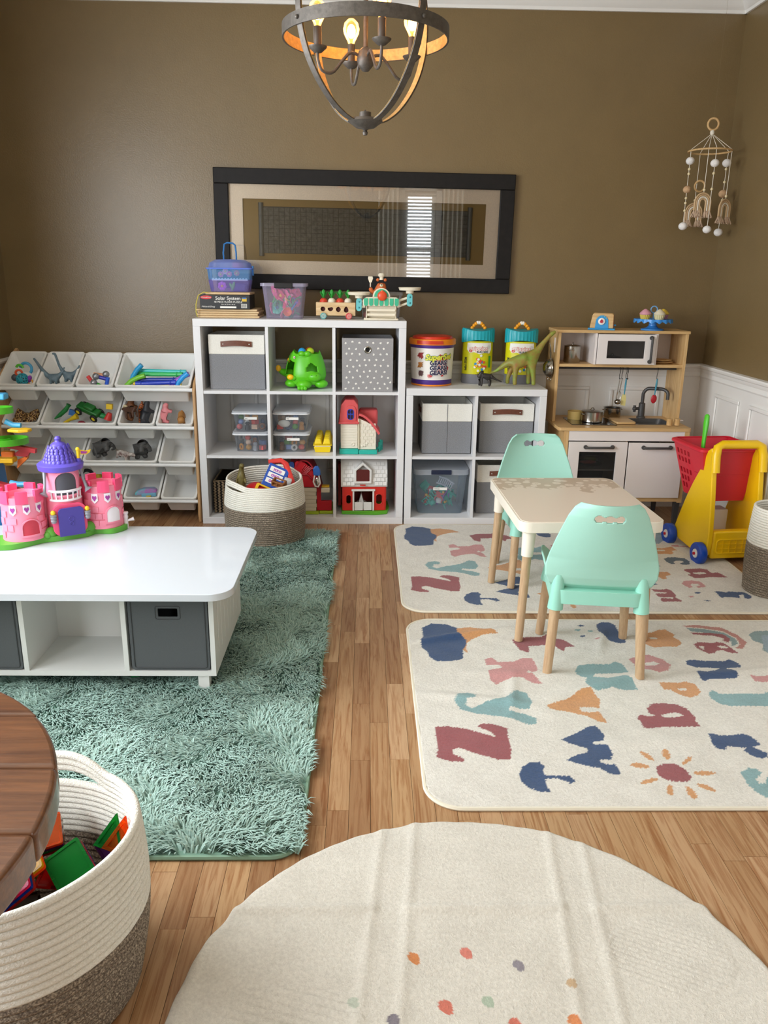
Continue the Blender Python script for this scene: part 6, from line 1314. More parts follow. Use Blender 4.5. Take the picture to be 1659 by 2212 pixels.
solo('toy_dome', G().lathe([(.001, .04), (.03, .036), (.052, .02), (.06, 0), (.001, 0)], 24), P('#b3121c', .35), 'red dome-shaped toy at the bottom of the rope basket', 'toy', (RB[0]-.045, RB[1]-.03, RB[2]+.262), rot=(.3, -.2, 0))
solo('toy_pile_base', G().sph((0, 0, 0), .15, 20, (1, 1, .55)), P('#35486e', .7), 'dark blue cloth bundle under the toys in the rope basket', 'cloth', (RB[0], RB[1], RB[2]+.13))
# ================================================================ on the low shelf
m_or = P('#ef8a1a', .35); m_pur = P('#4b2a86', .4)
BK = s2(.150, .19, TOP2+.0008); R1 = .122
t = thing('gear_bucket', 'round bucket of gear toys with red lid and printed label', 'toy bucket', BK)
part('bottom_band', G().lathe([(.001, 0), (.108, 0), (.112, .006), (.112, .034), (.001, .034)], 48), m_pur, t); part('foot_ring', G().lathe([(.108, 0), (.1135, .001), (.1135, .009), (.108, .010)], 48), m_or, t)
part('label_wrap', G().lathe([(.001, .0345), (.113, .0345), (.120, .205), (.001, .205)], 48), P('#efece6', .35), t)
part('top_band', G().lathe([(.001, .2055), (.121, .2055), (.123, .222), (.001, .222)], 48), m_pur, t); part('lid_rim', G().lathe([(.001, .2225), (.129, .2225), (.130, .245), (.126, .252), (.001, .252)], 48), m_or, t)
part('lid', G().lathe([(.001, .2525), (.112, .2525), (.108, .264), (.09, .268), (.001, .266)], 48), P('#d8361e', .3), t)
part('lid_grip', bend(G().bx(-.10, .05, -.001, .004, .228, .246), .1315), P('#cc3a1e', .3), t)
def lab3(g, z, dx, m_, slope=.035): return part('lettering', bend(moved(xform(g, RY(-slope)), dx, -.0012, z), .1165+z*.02), m_, t)
gear = [((.045+(.030 if i % 4 < 2 else .044)*math.cos(2*PI*i/24)*1.15), .118+(.042 if i % 4 < 2 else .064)*math.sin(2*PI*i/24)) for i in range(24)]
part('gear_print', bend(G().plate(gear, .0008, off=-.0004), .1182), P('#c21f26', .4), t)
lab3(text_g('SuperSet', .043, bold=.0016, shear=.2), .158, .030, P('#e4e04a', .4)); lab3(moved(text_g('SuperSet', .043, bold=.0036, shear=.2), 0, .0006, 0), .158, .030, P('#3f7a2a', .4))
for k, z in enumerate((.127, .100, .074)): lab3(text_g('GEARS!', .032, bold=.0014), z, .032, P('#241f4a', .4)); lab3(moved(text_g('GEARS!', .032, bold=.003), 0, .0006, 0), z, .032, m_pw)
lab3(text_g('150', .018, bold=.0008), .058, -.020, m_pr); lab3(text_g('PIECES', .006), .048, -.020, m_pr)
for k, z in enumerate((.165, .118, .068)):
    g = G(); rr = random.Random(k)
    for i in range(7): g.plate([(-.075+rr.uniform(-.016, .016)+dx_, z+rr.uniform(-.015, .015)+dz_) for dx_, dz_ in ((-.007, -.004), (.006, -.005), (.007, .004), (-.005, .005))], .0006, off=-.0003)
    part('model_print', bend(g, .1175+z*.02), P(('#9a2a2a', '#b0702a', '#5a3a3a')[k], .5), t)
def jar(loc, rz, label, txt):
    t = thing('builder_jar', label, 'toy jar', loc, rz, 'builder jars')
    def oval(sc, z): return [(.088*sc*math.cos(a), .062*sc*math.sin(a), z) for a in np.linspace(0, 2*PI, 57)[:-1]]
    part('grey_base', G().rings([oval(.96, 0), oval(1.0, .006), oval(1.0, .052)]), mat('jar_grey', '#77777c', .5), t)
    part('label_wrap', G().rings([oval(.975, .0525), oval(.965, .235)]), P('#d8d416', .35), t)
    n = 112; rib = []
    for z, sc, r in ((.226, .99, 0), (.226, 1.045, 1), (.296, 1.045, 1), (.306, 1.0, 0)):
        rib.append([((.088*sc+r*.0012*math.cos(28*a))*math.cos(a), (.062*sc+r*.0012*math.cos(28*a))*math.sin(a), z-(.016*math.sin(a)**2*(-1 if z < .25 else 1))*(1)*(.6+.4*(math.sin(a) < 0))) for a in np.linspace(0, 2*PI, n+1)[:-1]])
    part('teal_lid', G().rings(rib), P('#17a3b0', .4), t, smooth=25)
    hd = [(-.036+.072*i/7, 0, .300+.034*math.sin(PI*(i+.35)/7.7)) for i in range(8)]
    for i, p_ in enumerate(hd): part('handle_bead', G().sph(p_, .0105, 10), P('#f2a01e' if i not in (3, 4) else '#f4ece0', .35), t)
    def wrap(g): dice(g, .01); g.v = [(x, -(.0625-y)*math.sqrt(max(.05, 1-(x/.093)**2)), z) for x, y, z in g.v]; return g
    part('white_cloud', wrap(G().plate([(-.066, .226), (-.068, .19), (-.055, .172), (-.03, .176), (.0, .165), (.03, .172), (.058, .168), (.068, .19), (.066, .226)], .0005, off=-.0004)), m_pw, t)
    part('lettering', wrap(moved(text_g('grippies', .033, bold=.0022), -.004, -.0012, .195)), P('#d2483a', .4), t); part('lettering', wrap(moved(text_g('grippies', .033, bold=.0006), -.004, -.002, .195)), m_pw, t)
    part('lettering', wrap(moved(text_g('BUILDERS', .015, bold=.0004), .018, -.0012, .176)), P('#4a545c', .5), t)
    g = wrap(moved(xform(text_g('hello! STEM', .015, bold=.0004), RY(-PI/2)), -.072, -.0012, .11)); part('lettering', g, P('#22242a', .5), t)
    part('age_mark', wrap(G().plate([(.052+.010*math.cos(a), .203+.010*math.sin(a)) for a in np.linspace(0, 2*PI, 17)[:-1]], .0005, off=-.001)), P('#dcdcd8', .5), t)
    rr = random.Random(4)
    for i in range(26):
        x, z = rr.gauss(0, .020), .112+rr.gauss(0, .020); c = ('#e0602a', '#f0eee8', '#2f8fc8', '#f0b030', '#e04a3a', '#f0eee8')[i % 6]
        part('piece_print', wrap(G().plate([(x+.0075*math.cos(a), z+.0075*math.sin(a)) for a in np.linspace(0, 2*PI, 9)[:-1]], .0004, off=-.0009-.0001*i)), P(c, .45), t)
    part('green_mark', wrap(G().bx(.055, .067, -.001, -.0005, .09, .155)), P('#3a9a3a', .5), t)
    return t
jar(s2(.415, .27, TOP2+.0008), .05, 'yellow-green builder jar with teal lid next to the gear bucket', 0)
jar(s2(.66, .265, TOP2+.0008), -.06, 'yellow-green builder jar with teal lid behind the green long-necked dinosaur', 0)
Yb = .115; o_ = np.array(s2(.60, .0, 0)); zt2 = TOP2+.001
def bp(x, y): q = ony(x, y, Yb); return q[0], q[2]
B_ = [bp(*q) for q in ((1118, 778), (1135, 776), (1150, 776), (1160, 760), (1172, 743), (1184, 729), (1192, 721), (1201, 716))]
bodyp = [(x, Yb, z, r) for (x, z), r in zip(B_, (.036, .042, .034, .024, .015, .0115, .013, .008))]
tailp = [(B_[0][0], Yb, B_[0][1], .036)]+[(bp(*q)[0], Yb+d, bp(*q)[1], r) for q, r, d in (((1100, 783), .024, .0), ((1086, 792), .015, .005), ((1072, 802), .008, .012), ((1060, 807), .004, .02))]
legs = []
for (bx_, top, foot, sy, fw_) in ((B_[0], (1112, 802), (1110, 832), -1, 0), (B_[0], (1108, 800), (1098, 831), 1, 0), (B_[2], (1148, 800), (1150, 833), -1, 0), (B_[2], (1144, 798), (1143, 831), 1, 0)):
    tx, tz = bp(*top); fx_, _ = bp(*foot); legs.append([(bx_[0], Yb, bx_[1], .036 if bx_ is B_[0] else .034), (tx, Yb+sy*.022, (tz+bx_[1])/2-.005, .019), (fx_-.002, Yb+sy*.026, zt2+.045, .012), (fx_, Yb+sy*.027, zt2+.012, .0125)])
m_brn = mat('brachio_skin', '#7fa03c', .5, var=.35, vscale=22, hex2='#9a6a34', bump=.3, bscale=120)
me = skin('long_necked_dinosaur', *chain(bodyp, tailp, *legs), m_brn); tag(part('long_necked_dinosaur', me, None), 'green long-necked toy dinosaur striding on the low shelf', 'toy dinosaur')
Yb = .080
tp = lambda x, y, r, dy=0.0: (bp(x, y)[0], Yb+dy, bp(x, y)[1], r)
me = skin('horned_dinosaur', *chain([tp(1050, 812, .017), tp(1041, 811, .015), tp(1036, 811, .013), tp(1031, 815, .008)], [tp(1050, 812, .017), tp(1060, 813, .014), tp(1070, 819, .006), tp(1084, 825, .003)], [tp(1036, 811, .013), tp(1040, 803, .010), tp(1046, 803, .006)], *[[tp(1050, 812, .017) if k < 2 else tp(1041, 811, .015), tp(*q, .0065, sy*.010), (bp(*q)[0]-.002, Yb+sy*.012, zt2+.007, .0065)] for k, (q, sy) in enumerate((((1057, 824), -1), ((1060, 823), 1), ((1040, 824), -1), ((1037, 823), 1)))]), mat('dark_hide', '#2f2a28', .5, var=.3, vscale=80))
o = tag(part('horned_dinosaur', me, None), 'small dark horned toy dinosaur in front of the jars', 'toy dinosaur')
for dx, dy, dz_ in ((-.003, -.006, .016), (-.003, .006, .016), (-.012, 0, .006)):
    q = tp(1032, 811, 0); part('horn', G().cyl((q[0]+.004, q[1]+dy, q[2]), (q[0]+dx-.004, q[1]+dy, q[2]+dz_), .003, .0006, n=8), P('#5a4a3a', .5), o)
# clear latch bin with teal toys
LBX = s2(.213, .215, FT+.0008)
t = thing('latch_bin', 'clear latch bin of teal toys in the low shelf', 'storage box', LBX, SHY)
part('box', shell(G(), .255, .255, .295, .285, .001, .232, r=.03), clear('latch_clear', '#f8fcff', '#dce8f4', .08), t)
g = G(); shell(g, .312, .305, .312, .305, .232, .262, floor_=False, r=.03); k_ = len(g.v); g.f.append(tuple(range(k_-20, k_))); part('lid', g, clear('latch_lid', '#eef2f8', '#e2e8f2', .35), t)
part('latch', G().bx(-.060, .055, -.163, -.153, .236, .262), P('#1a2440', .35), t, bevel=.003); part('label_strip', G().bx(-.045, .035, -.1445, -.1435, .142, .158), m_pw, t); part('lettering', moved(text_g('dollhouse', .008, align='LEFT'), -.040, -.1452, .15), mat('ink', '#55585e', .6), t)
r3 = random.Random(21); TC = ['#35b8a8', '#2fa89a', '#48c4b4', '#35b8a8', '#9a6ac0', '#d85a5a', '#e8b84a', '#e6e6ea']
for i in range(30):
    lv = i/30; loc = (LBX[0]+r3.uniform(-.078, .078), LBX[1]+r3.choice((-.088, -.08, -.06, -.02)), LBX[2]+.045+.085*lv); c = TC[i % 8] if lv < .8 else TC[i % 3]; k = i % 4; rot = (r3.uniform(-.5, .5), r3.uniform(-.8, .8), r3.uniform(0, 3))
    if k == 0: g = G().bx(-.035, .035, -.004, .004, -.02, -.014).bx(-.035, .035, -.004, .004, .014, .02); [g.bx(-.035+.0155*q, -.029+.0155*q, -.003, .003, -.014, .014) for q in range(5)]
    elif k == 1: g = G().bx(-.025, .025, -.015, .015, .0, .008).bx(-.025, -.019, -.015, .015, -.025, 0).bx(.019, .025, -.015, .015, -.025, 0).bx(-.025, .025, .009, .015, .008, .035)
    elif k == 2: g = G().tube([(-.04, 0, 0), (0, 0, .006), (.04, 0, 0)], [.007, .008, .007], 8)
    else: g = G().lathe([(.001, -.015), (.016, -.015), (.02, .006), (.012, .016), (.001, .018)], 14)
    nm = ('toy_fence', 'toy_chair', 'toy_log', 'toy_pot')[k]
    solo(nm, g, P(c, .45), cname(c)+(' little toy fence in the latch bin', ' little toy chair in the latch bin', ' little toy bar in the latch bin', ' little toy pot in the latch bin')[k], ('toy fence', 'toy chair', 'toy bar', 'toy pot')[k], loc, rot=rot, group='toys in the latch bin')
t = thing('toy_crib_side', 'pale grey slatted toy crib side leaning in the latch bin', 'toy crib', (LBX[0]+.03, LBX[1]-.09, LBX[2]+.17), rot=(-.3, .5, .1))
part('rails', G().tube([(-.05, 0, .018), (0, 0, .026), (.05, 0, .018)], .005, 8).tube([(-.05, 0, -.022), (0, 0, -.014), (.05, 0, -.022)], .005, 8), P('#c8cede', .45), t)
for i in range(8): part('slat', G().bx(-.044+.0118*i, -.038+.0118*i, -.002, .002, -.018, .022), P('#c8cede', .45), t)
# ================================================================ toys in the rack tubs
def tubp(row, col, u, v, w):      # point in a tub: u across from its centre, v up the slope, w above the floor of the tub
    a, b = RROW[row][col]; M = bin_M(row, (a+b)/2); return M @ Vector((u*.88, v+.022, -BH_+.006+w+.034))
def tubsolo(name, g, m_, label, cat, row, col, u, v, w, rot=(0, 0, 0), group=None): return solo(name, g, m_, label, cat, tubp(row, col, u, v, w), rot=rot, group=group)
# top tier: tubes
for i, (c, u, v, w, ln, a) in enumerate((('#3fc46a', .005, .12, .055, .26, 0), ('#45c8c8', .015, .14, .06, .28, .02), ('#2438a0', -.01, .085, .045, .26, -.02), ('#f0c81e', .005, .06, .035, .26, .03), ('#2c44c0', .0, .055, .048, .22, -.05))):
    g = G().tube([(-ln/2, 0, 0), (-ln/2+.03, 0, 0), (-ln/2+.03, 0, 0), (ln/2-.03, 0, 0), (ln/2, 0, 0)], [.014, .014, .0115, .0115, .014], 14); g.torus((-ln/2+.03, 0, 0), .012, .003, 14, 6, axis='x').torus((ln/2-.03, 0, 0), .012, .003, 14, 6, axis='x')
    tubsolo('plastic_tube', g, P(c, .35), ('green', 'aqua', 'dark blue', 'yellow', 'bright blue')[i]+' straight plastic tube in the wide top tub', 'toy tube', 0, 0, u, v, w, (0, a, 0), 'plastic tubes')
for i, (c, u, v, w, ry, L_) in enumerate((('#7ac436', -.13, .065, .06, -.6, .06), ('#2f9fd8', -.130, .10, .075, -1.1, .06), ('#9a5ac8', .135, .07, .055, -.7, .07), ('#2f9fe8', .155, .065, .06, -1.0, .055))):
    g = G().tube([(-L_, 0, 0), (-L_*.3, 0, .006), (L_*.4, 0, 0), (L_, 0, -.012)], .0135, 14)
    tubsolo('plastic_elbow', g, P(c, .35), ('lime', 'sky blue', 'violet', 'bright sky blue')[i]+' bent plastic tube in the wide top tub', 'toy tube', 0, 0, u, v, w, (0, ry, 0), 'plastic elbows')
# magnet balls and rods
for i, (u, v, w) in enumerate(((-.02, .085, .065), (.035, .11, .06), (-.028, .05, .05))): tubsolo('steel_ball', G().sph((0, 0, 0), .019, 16), mat('grey_metal_ball', '#9a9da2', .25, .6), ('grey magnet ball at the back of the pile, small top tub', 'grey magnet ball beside the blue rods', 'grey magnet ball resting at the front, small top tub')[i], 'ball', 0, 1, u, v, w, group='magnet balls')
for i, (c, u, v, w, ry) in enumerate((('#d83a3a', -.05, .07, .045, 1.0), ('#3a3ab0', .015, .09, .05, .25), ('#3fae3a', .0, .05, .032, .5), ('#2f5fd0', .05, .055, .045, -1.3), ('#e09a6a', -.005, .11, .055, .1))): tubsolo('magnet_rod', G().cyl((-.032, 0, 0), (.032, 0, 0), .0105, n=12), P(c, .35), ('red', 'indigo', 'green', 'blue', 'peach')[i]+' magnet rod in the small top tub', 'toy rod', 0, 1, u, v, w, (0, ry, 0), 'magnet rods')
# grey long-necked dinosaurs
m_gd = mat('grey_dino', '#5f7480', .5, var=.2, vscale=50)
for i, (u, v, w, rz) in enumerate(((-.042, .07, .04, .9), (.045, .085, .042, .2))):
    pth = [(0, 0, .02, .019), (-.025, 0, .035, .013), (-.045, 0, .075, .0075), (-.055, 0, .115, .0065), (-.062, 0, .140, .0075), (-.076, 0, .138, .005)] if i else [(0, 0, .02, .020), (-.035, 0, .03, .014), (-.065, 0, .07, .009), (-.090, 0, .110, .0065), (-.100, 0, .125, .006)]
    me = skin('grey_dinosaur', *chain(pth, [(0, 0, .02, .019), (.03, 0, .032, .013), (.05, .0, .055, .006), (.062, 0, .078, .003)], *[[(0, 0, .02, .019), (sx*.014, sy*.014, .004, .008), (sx*.016, sy*.016, -.014, .007)] for sx in (-1, 1) for sy in (-1, 1)]), m_gd)
    o = tag(part('grey_dinosaur', me, None), ('grey toy dinosaur leaning its neck over the tub edge', 'grey toy dinosaur with upright hooked neck in a top tub')[i], 'toy dinosaur', 'grey dinosaurs'); o.location = tubp(0, 2, u, v, w); o.rotation_euler = (0, 0, (0, .1)[i])
# baby toys
t = thing('lattice_ball', 'teal lattice ball in the leftmost top tub', 'ball', tubp(0, 3, .005, .065, .055)); g = G()
for ax in ((0, 0, 1), (1, 0, 0), (0, 1, 0), (.7, .7, 0), (.7, -.7, 0), (0, .7, .7), (.7, 0, .7), (-.7, 0, .7), (0, -.7, .7)): g.torus((0, 0, 0), .030, .0042, 28, 6, M=Vector(ax).to_track_quat('Z', 'Y').to_matrix().to_4x4())
part('lattice', g, P('#2f9fb4', .4), t); part('core', G().sph((0, 0, 0), .012, 10), P('#d03a2a', .4), t)
for i, (nm, g, c, lab, u, v, w, rot) in enumerate((('ring_rattle', G().torus((0, 0, 0), .030, .008, 26, 8, axis='y', a0=-.3, a1=PI+.3), '#4aa8d8', 'blue curved rattle in the leftmost top tub', .02, .12, .085, (0, .5, 0)), ('toy_clip', G().torus((0, 0, 0), .018, .007, 18, 8, axis='y', a0=.4, a1=PI), '#5cc43a', 'green curved clip in the leftmost top tub', -.012, .11, .095, (0, .3, 0)), ('toy_car', G().bx(-.03, .03, -.014, .014, -.006, .010).bx(-.016, .014, -.012, .012, .010, .022), '#e8703a', 'orange little car in the leftmost top tub', .005, .045, .028, (0, .1, .2)), ('toy_ring', G().torus((0, 0, 0), .016, .006, 18, 8, axis='y'), '#e2572a', 'red-orange ring in the leftmost top tub', -.02, .095, .075, (0, 0, .3)), ('toy_bar', G().cyl((-.02, 0, 0), (.02, 0, 0), .008, n=10), '#f0f0ee', 'white bar in the leftmost top tub', .022, .085, .06, (0, .7, 0)), ('toy_sphere', G().sph((0, 0, 0), .02, 12), '#4a4f58', 'dark ball in the leftmost top tub', -.045, .08, .055, (0, 0, 0)), ('toy_bell', G().sph((0, 0, 0), .013, 10, (1, 1, 1.6)), '#8a3ab0', 'violet bell in the leftmost top tub', .045, .07, .055, (0, .4, 0)), ('toy_link', G().torus((0, 0, 0), .013, .005, 16, 8, axis='y'), '#e8a03a', 'amber link in the leftmost top tub', .05, .06, .04, (0, 0, 0)))):
    tubsolo(nm, g, P(c, .4), lab, 'toy', 0, 3, u, v, w, rot, 'baby toys', bevel=0) if 0 else tubsolo(nm, g, P(c, .4), lab, 'toy', 0, 3, u, v, w, rot, 'baby toys')
# second tier
def animal(name, label, cat, row, col, u, v, w, m_, rot=(0, 0, 0), group='toy animals', sc=1.0, **k):
    o = tag(part(name, skin(name, *quad(**k), m_), None), label, cat, group); o.location = tubp(row, col, u, v, w); o.rotation_euler = rot; o.scale = (sc,)*3; return o
m_pig = P('#d9848a', .5)
animal('toy_pig', 'pink toy pig lying upright beside the lion', 'toy pig', 1, 0, -.035, .07, .06, m_pig, (0, -1.25, .2), L=.075, H=.055, body=.022, leg=.008, head=.018, neck=(.014, .008), tail=(.008, .004))
o = animal('toy_lion', 'tan toy lion beside the pink pig', 'toy lion', 1, 0, .03, .05, .045, mat('lion_tan', '#a8763c', .6), (0, .45, -1.4), L=.08, H=.055, body=.019, leg=.008, head=.022, neck=(.016, .012), tail=(.02, -.01)); part('mane', G().sph((.048, 0, .052), .021, 12, (.7, 1, 1.1)), mat('mane', '#8a5a24', .8, bump=.6, bscale=150), o)
o = animal('toy_horse', 'brown toy horse hanging its cream mane over the tub rim', 'toy horse', 1, 1, -.03, .03, .085, mat('horse_brown', '#4e3020', .55), (0, .25, 2.4), sc=.85, L=.10, H=.075, body=.021, leg=.007, head=.014, neck=(.03, .012), tail=(.02, .01)); part('mane', G().tube([(.035, 0, .085), (.06, 0, .092), (.082, 0, .082)], [.006, .009, .005], 8), P('#d8c8a0', .7), o)
animal('toy_bear', 'brown rounded toy bear standing on end in the tub', 'toy bear', 1, 1, -.035, .12, .035, mat('bear_brown', '#7a4a26', .6), (0, -1.2, .2), L=.085, H=.06, body=.026, leg=.010, head=.019, neck=(.02, .006), tail=(.006, 0))
def tiger_mat():
    m = bpy.data.materials.new('tiger_stripes'); m.use_nodes = True; N = m.node_tree.nodes; L = m.node_tree.links; b = N['Principled BSDF']; tc = N.new('ShaderNodeTexCoord'); w = N.new('ShaderNodeTexWave'); w.inputs['Scale'].default_value = 55; w.inputs['Distortion'].default_value = 5; L.new(tc.outputs['Object'], w.inputs['Vector'])
    r = N.new('ShaderNodeValToRGB'); r.color_ramp.elements[0].position = .35; r.color_ramp.elements[0].color = lin('#2a1a10'); r.color_ramp.elements[1].position = .45; r.color_ramp.elements[1].color = lin('#c8672a'); L.new(w.outputs['Fac'], r.inputs[0]); L.new(r.outputs[0], b.inputs['Base Color']); return m
animal('toy_tiger', 'orange striped toy tiger between bear and black animal', 'toy tiger', 1, 1, .018, .08, .05, tiger_mat(), (0, 1.0, 1.9), L=.10, H=.06, body=.022, leg=.009, head=.02, neck=(.02, .01), tail=(.03, .01))
animal('toy_gorilla', 'black toy animal standing on end by the tub edge', 'toy animal', 1, 1, .062, .085, .035, mat('black_hide', '#2b2d33', .5), (0, -1.1, .9), L=.09, H=.06, body=.023, leg=.010, head=.018, neck=(.024, .012), tail=(.008, 0))
t = thing('toy_tractor', 'green toy tractor with yellow wheel hubs tipped on its side', 'toy tractor', tubp(1, 2, .04, .10, .065), rot=(.5, .35, -.3)); m_jd = P('#1f6a2a', .4)
part('hood', G().bx(-.075, .06, -.024, .024, 0, .030), m_jd, t, bevel=.006); part('cab', G().bx(-.03, .03, -.020, .020, .030, .050), m_jd, t, bevel=.006)
for x, r in ((-.055, .022), (.045, .022)):
    for s in (-1, 1): w = part('wheel', G().torus((x, s*.032, .0), r*.75, .007, 18, 8, axis='y'), P('#1c1c1c', .6), t); part('hub', G().lathe([(.001, -.004), (r*.6, -.004), (r*.6, .004), (.001, .004)], 16, M=TR(x, s*.033, 0) @ RX(PI/2)), P('#e8d22a', .4), w)
tubsolo('toy_crocodile', G().tube([(-.05, 0, -.02), (-.02, 0, 0), (.015, 0, .03), (.03, 0, .05), (.036, 0, .06)], [.004, .012, .013, .010, .014], 10), P('#1f7a3a', .45), 'dark green long toy reaching up beside the tractor', 'toy animal', 1, 2, -.13, .09, .05)
for i, (nm, g, c, lab, u, v, w, rot) in enumerate((('toy_block', G().box((0, 0, 0), (.05, .03, .03)), '#2a6ab0', 'blue block behind the green tractor', -.07, .11, .05, (0, .3, .2)), ('toy_trumpet', G().tube([(-.045, 0, 0), (0, 0, .01), (.04, 0, .016)], [.008, .009, .018], 10), '#d8b81e', 'yellow trumpet-shaped piece in front of the tractor', -.07, .05, .045, (0, -.3, 0)), ('toy_pig_flat', G().sph((0, 0, 0), .04, 14, (1, .4, .32)), '#dd8f94', 'pink lying toy in the wide second-tier tub', .115, .03, .035, (0, 0, 0)), ('toy_leafblock', G().sph((0, 0, 0), .03, 10, (1.3, .6, .5)), '#1f8a4a', 'green rounded toy to the tractor\'s side', .11, .09, .05, (0, .3, 0)), ('toy_cone', G().cyl((0, 0, -.02), (0, 0, .02), .022, .012, n=14), '#c8322a', 'red cone beside the yellow corner piece', .155, .085, .05, (0, .4, 0)), ('toy_corner', G().bx(-.016, .016, -.012, .012, -.006, .022), '#e8c21e', 'yellow corner piece sticking out of the wide tub', .165, .11, .09, (0, .1, 0)), ('toy_gem', G().sph((0, 0, 0), .024, 10, (1, .7, .7)), '#8a2a3a', 'dark red toy beneath the tractor', -.01, .045, .03, (0, 0, 0)))): tubsolo(nm, g, P(c, .45), lab, 'toy', 1, 2, u, v, w, rot, 'mixed toys by the tractor')
def giraffe_mat():
    m = bpy.data.materials.new('giraffe_patches'); m.use_nodes = True; N = m.node_tree.nodes; L = m.node_tree.links; b = N['Principled BSDF']; tc = N.new('ShaderNodeTexCoord'); w = N.new('ShaderNodeTexVoronoi'); w.feature = 'DISTANCE_TO_EDGE'; w.inputs['Scale'].default_value = 62; L.new(tc.outputs['Object'], w.inputs['Vector'])
    r = N.new('ShaderNodeValToRGB'); r.color_ramp.elements[0].position = .07; r.color_ramp.elements[0].color = lin('#c8a468'); r.color_ramp.elements[1].position = .10; r.color_ramp.elements[1].color = lin('#4a2a18'); L.new(w.outputs['Distance'], r.inputs[0]); L.new(r.outputs[0], b.inputs['Base Color']); return m
m_gir = giraffe_mat()
for i, (u, v, w, ry) in enumerate(((-.045, .07, .025, -.35), (.035, .075, .025, .35))):
    o = tag(part('toy_giraffe', skin('toy_giraffe', *chain([(-.02, 0, 0, .030), (0, 0, .035, .030), (.012, 0, .065, .022), (.03, 0, .03, .012), (.042, 0, -.005, .010)], [(-.02, 0, 0, .030), (-.045, -.01, .0, .012), (-.05, -.012, -.02, .008)], [(0, 0, .035, .030), (-.03, .01, .03, .012), (-.04, .01, .0, .009)]), m_gir), None), ('spotted toy giraffe bent over, behind the green ramp', 'spotted toy giraffe bent over, next to the tub divide')[i], 'toy giraffe', 'toy giraffes'); o.location = tubp(1, 3, u*.8, v, w); o.rotation_euler = (0, ry, .2); o.scale = (.85, .85, .85)
# third tier
m_rh = mat('rhino_grey', '#4b4b4b', .6, bump=.5, bscale=120)
for i, (u, v, w, rot) in enumerate(((-.10, .07, .045, (0, .55, 2.6)), (.135, .06, .045, (0, .6, 2.2)))):
    o = animal('toy_rhino', ('grey toy rhino with its head over the left rim side of the wide tub', 'grey toy rhino leaning on the end wall of the wide tub')[i], 'toy rhino', 2, 1, u, v-.01, w+.012, m_rh, rot, sc=1.08, L=.10, H=.075, body=.032, leg=.013, head=.020, neck=(.03, .0), tail=(.012, -.01), headlen=.028); part('horn', G().cyl((.108, 0, .056), (.118, 0, .078), .006, .001, n=8), P('#8a8478', .6), o)
animal('toy_cow', 'white and brown toy cow behind the rhino', 'toy cow', 2, 1, -.015, .06, .022, mat('cow_patches', '#e6e0d8', .55, var=.9, vscale=35, hex2='#5a2a20'), (0, .2, -.4), L=.075, H=.05, body=.018, leg=.006, head=.013, neck=(.024, .012), tail=(.02, .02))
tubsolo('toy_shoe', G().box((0, 0, 0), (.016, .01, .008)).box((.002, 0, .008), (.008, .008, .010)), P('#151515', .5), 'tiny black piece alone in the wide third-tier tub', 'toy', 2, 1, .055, .035, .012)
# bottom tier
t = thing('swirl_boat', 'pastel swirl-coloured toy with yellow foot in a bottom tub', 'toy', tubp(3, 1, 0, .07, .035), rot=(0, -.06, .1))
part('body', G().plate([(-.062, -.005), (.055, -.008), (.068, .010), (.050, .026), (-.01, .028), (-.05, .016)], .05, off=-.025), mat('swirl', '#c86ac0', .4, var=.9, vscale=24, hex2='#5ac8d0'), t, bevel=.008); part('tray', G().bx(-.02, .062, -.036, -.026, -.018, .004), P('#7ab8d8', .4), t, bevel=.003); part('foot', G().cyl((.02, -.04, -.024), (.02, -.04, -.008), .014, n=14), P('#e0c040', .4), t)
for i, (nm, g, c, lab, u, v, w) in enumerate((('toy_truck', G().bx(-.035, .035, -.016, .016, -.012, .012).bx(-.005, .03, -.014, .014, .012, .030), '#2444b8', 'blue toy vehicle beside the castle, bottom wide tub', .165, .06, .05), ('toy_hoop', G().torus((0, 0, 0), .03, .010, 20, 8, axis='y'), '#22242a', 'black toy hoop behind the castle tower', -.03, .15, .09), ('toy_brick', G().box((0, 0, 0), (.05, .03, .025)), '#3a8a3a', 'green toy brick under the blue vehicle', .15, .04, .02), ('toy_peg', G().sph((0, 0, 0), .018, 10), '#d8b82a', 'yellow toy ball behind the castle wall', .045, .15, .085))): tubsolo(nm, g, P(c, .45), lab, 'toy', 3, 2, u, v, w, (0, .2, .3), 'toys behind the castle')
# ================================================================ castle on the play table
m_pk = mat('castle_pink', '#f58fa8', .42); m_hp = mat('castle_hot_pink', '#f0527e', .42); m_vi = mat('castle_purple', '#5a4cb8', .38); m_vd = mat('castle_door_purple', '#473d96', .45); m_gy = P('#8a8c94', .35); m_wt = P('#f0eaf0', .4); m_gn = mat('castle_green', '#5fae3c', .45); m_yl = P('#f0c624', .4); m_mag = P('#a03a96', .5)
CO = (-.215, -1.395, PT[5]+.0008); t = thing('toy_castle', 'pink toy castle with purple cone roof on the white play table', 'toy castle', CO, math.radians(33))
base = curve([(-.27, -.06), (-.20, -.085), (-.10, -.062), (-.06, -.07), (.05, -.072), (.09, -.055), (.14, -.085), (.20, -.062), (.215, -.02), (.20, .03), (.1, .055), (-.1, .055), (-.25, .05)], 60)
part('base', G().plate(base, .020, plane='xy'), m_gn, t, bevel=.004)
for x in (-.070, .066): part('bush', G().sph((x, -.052, .030), .022, 10, (1.1, .8, 1.1)).sph((x-.014, -.056, .026), .016, 8), m_gn, t)
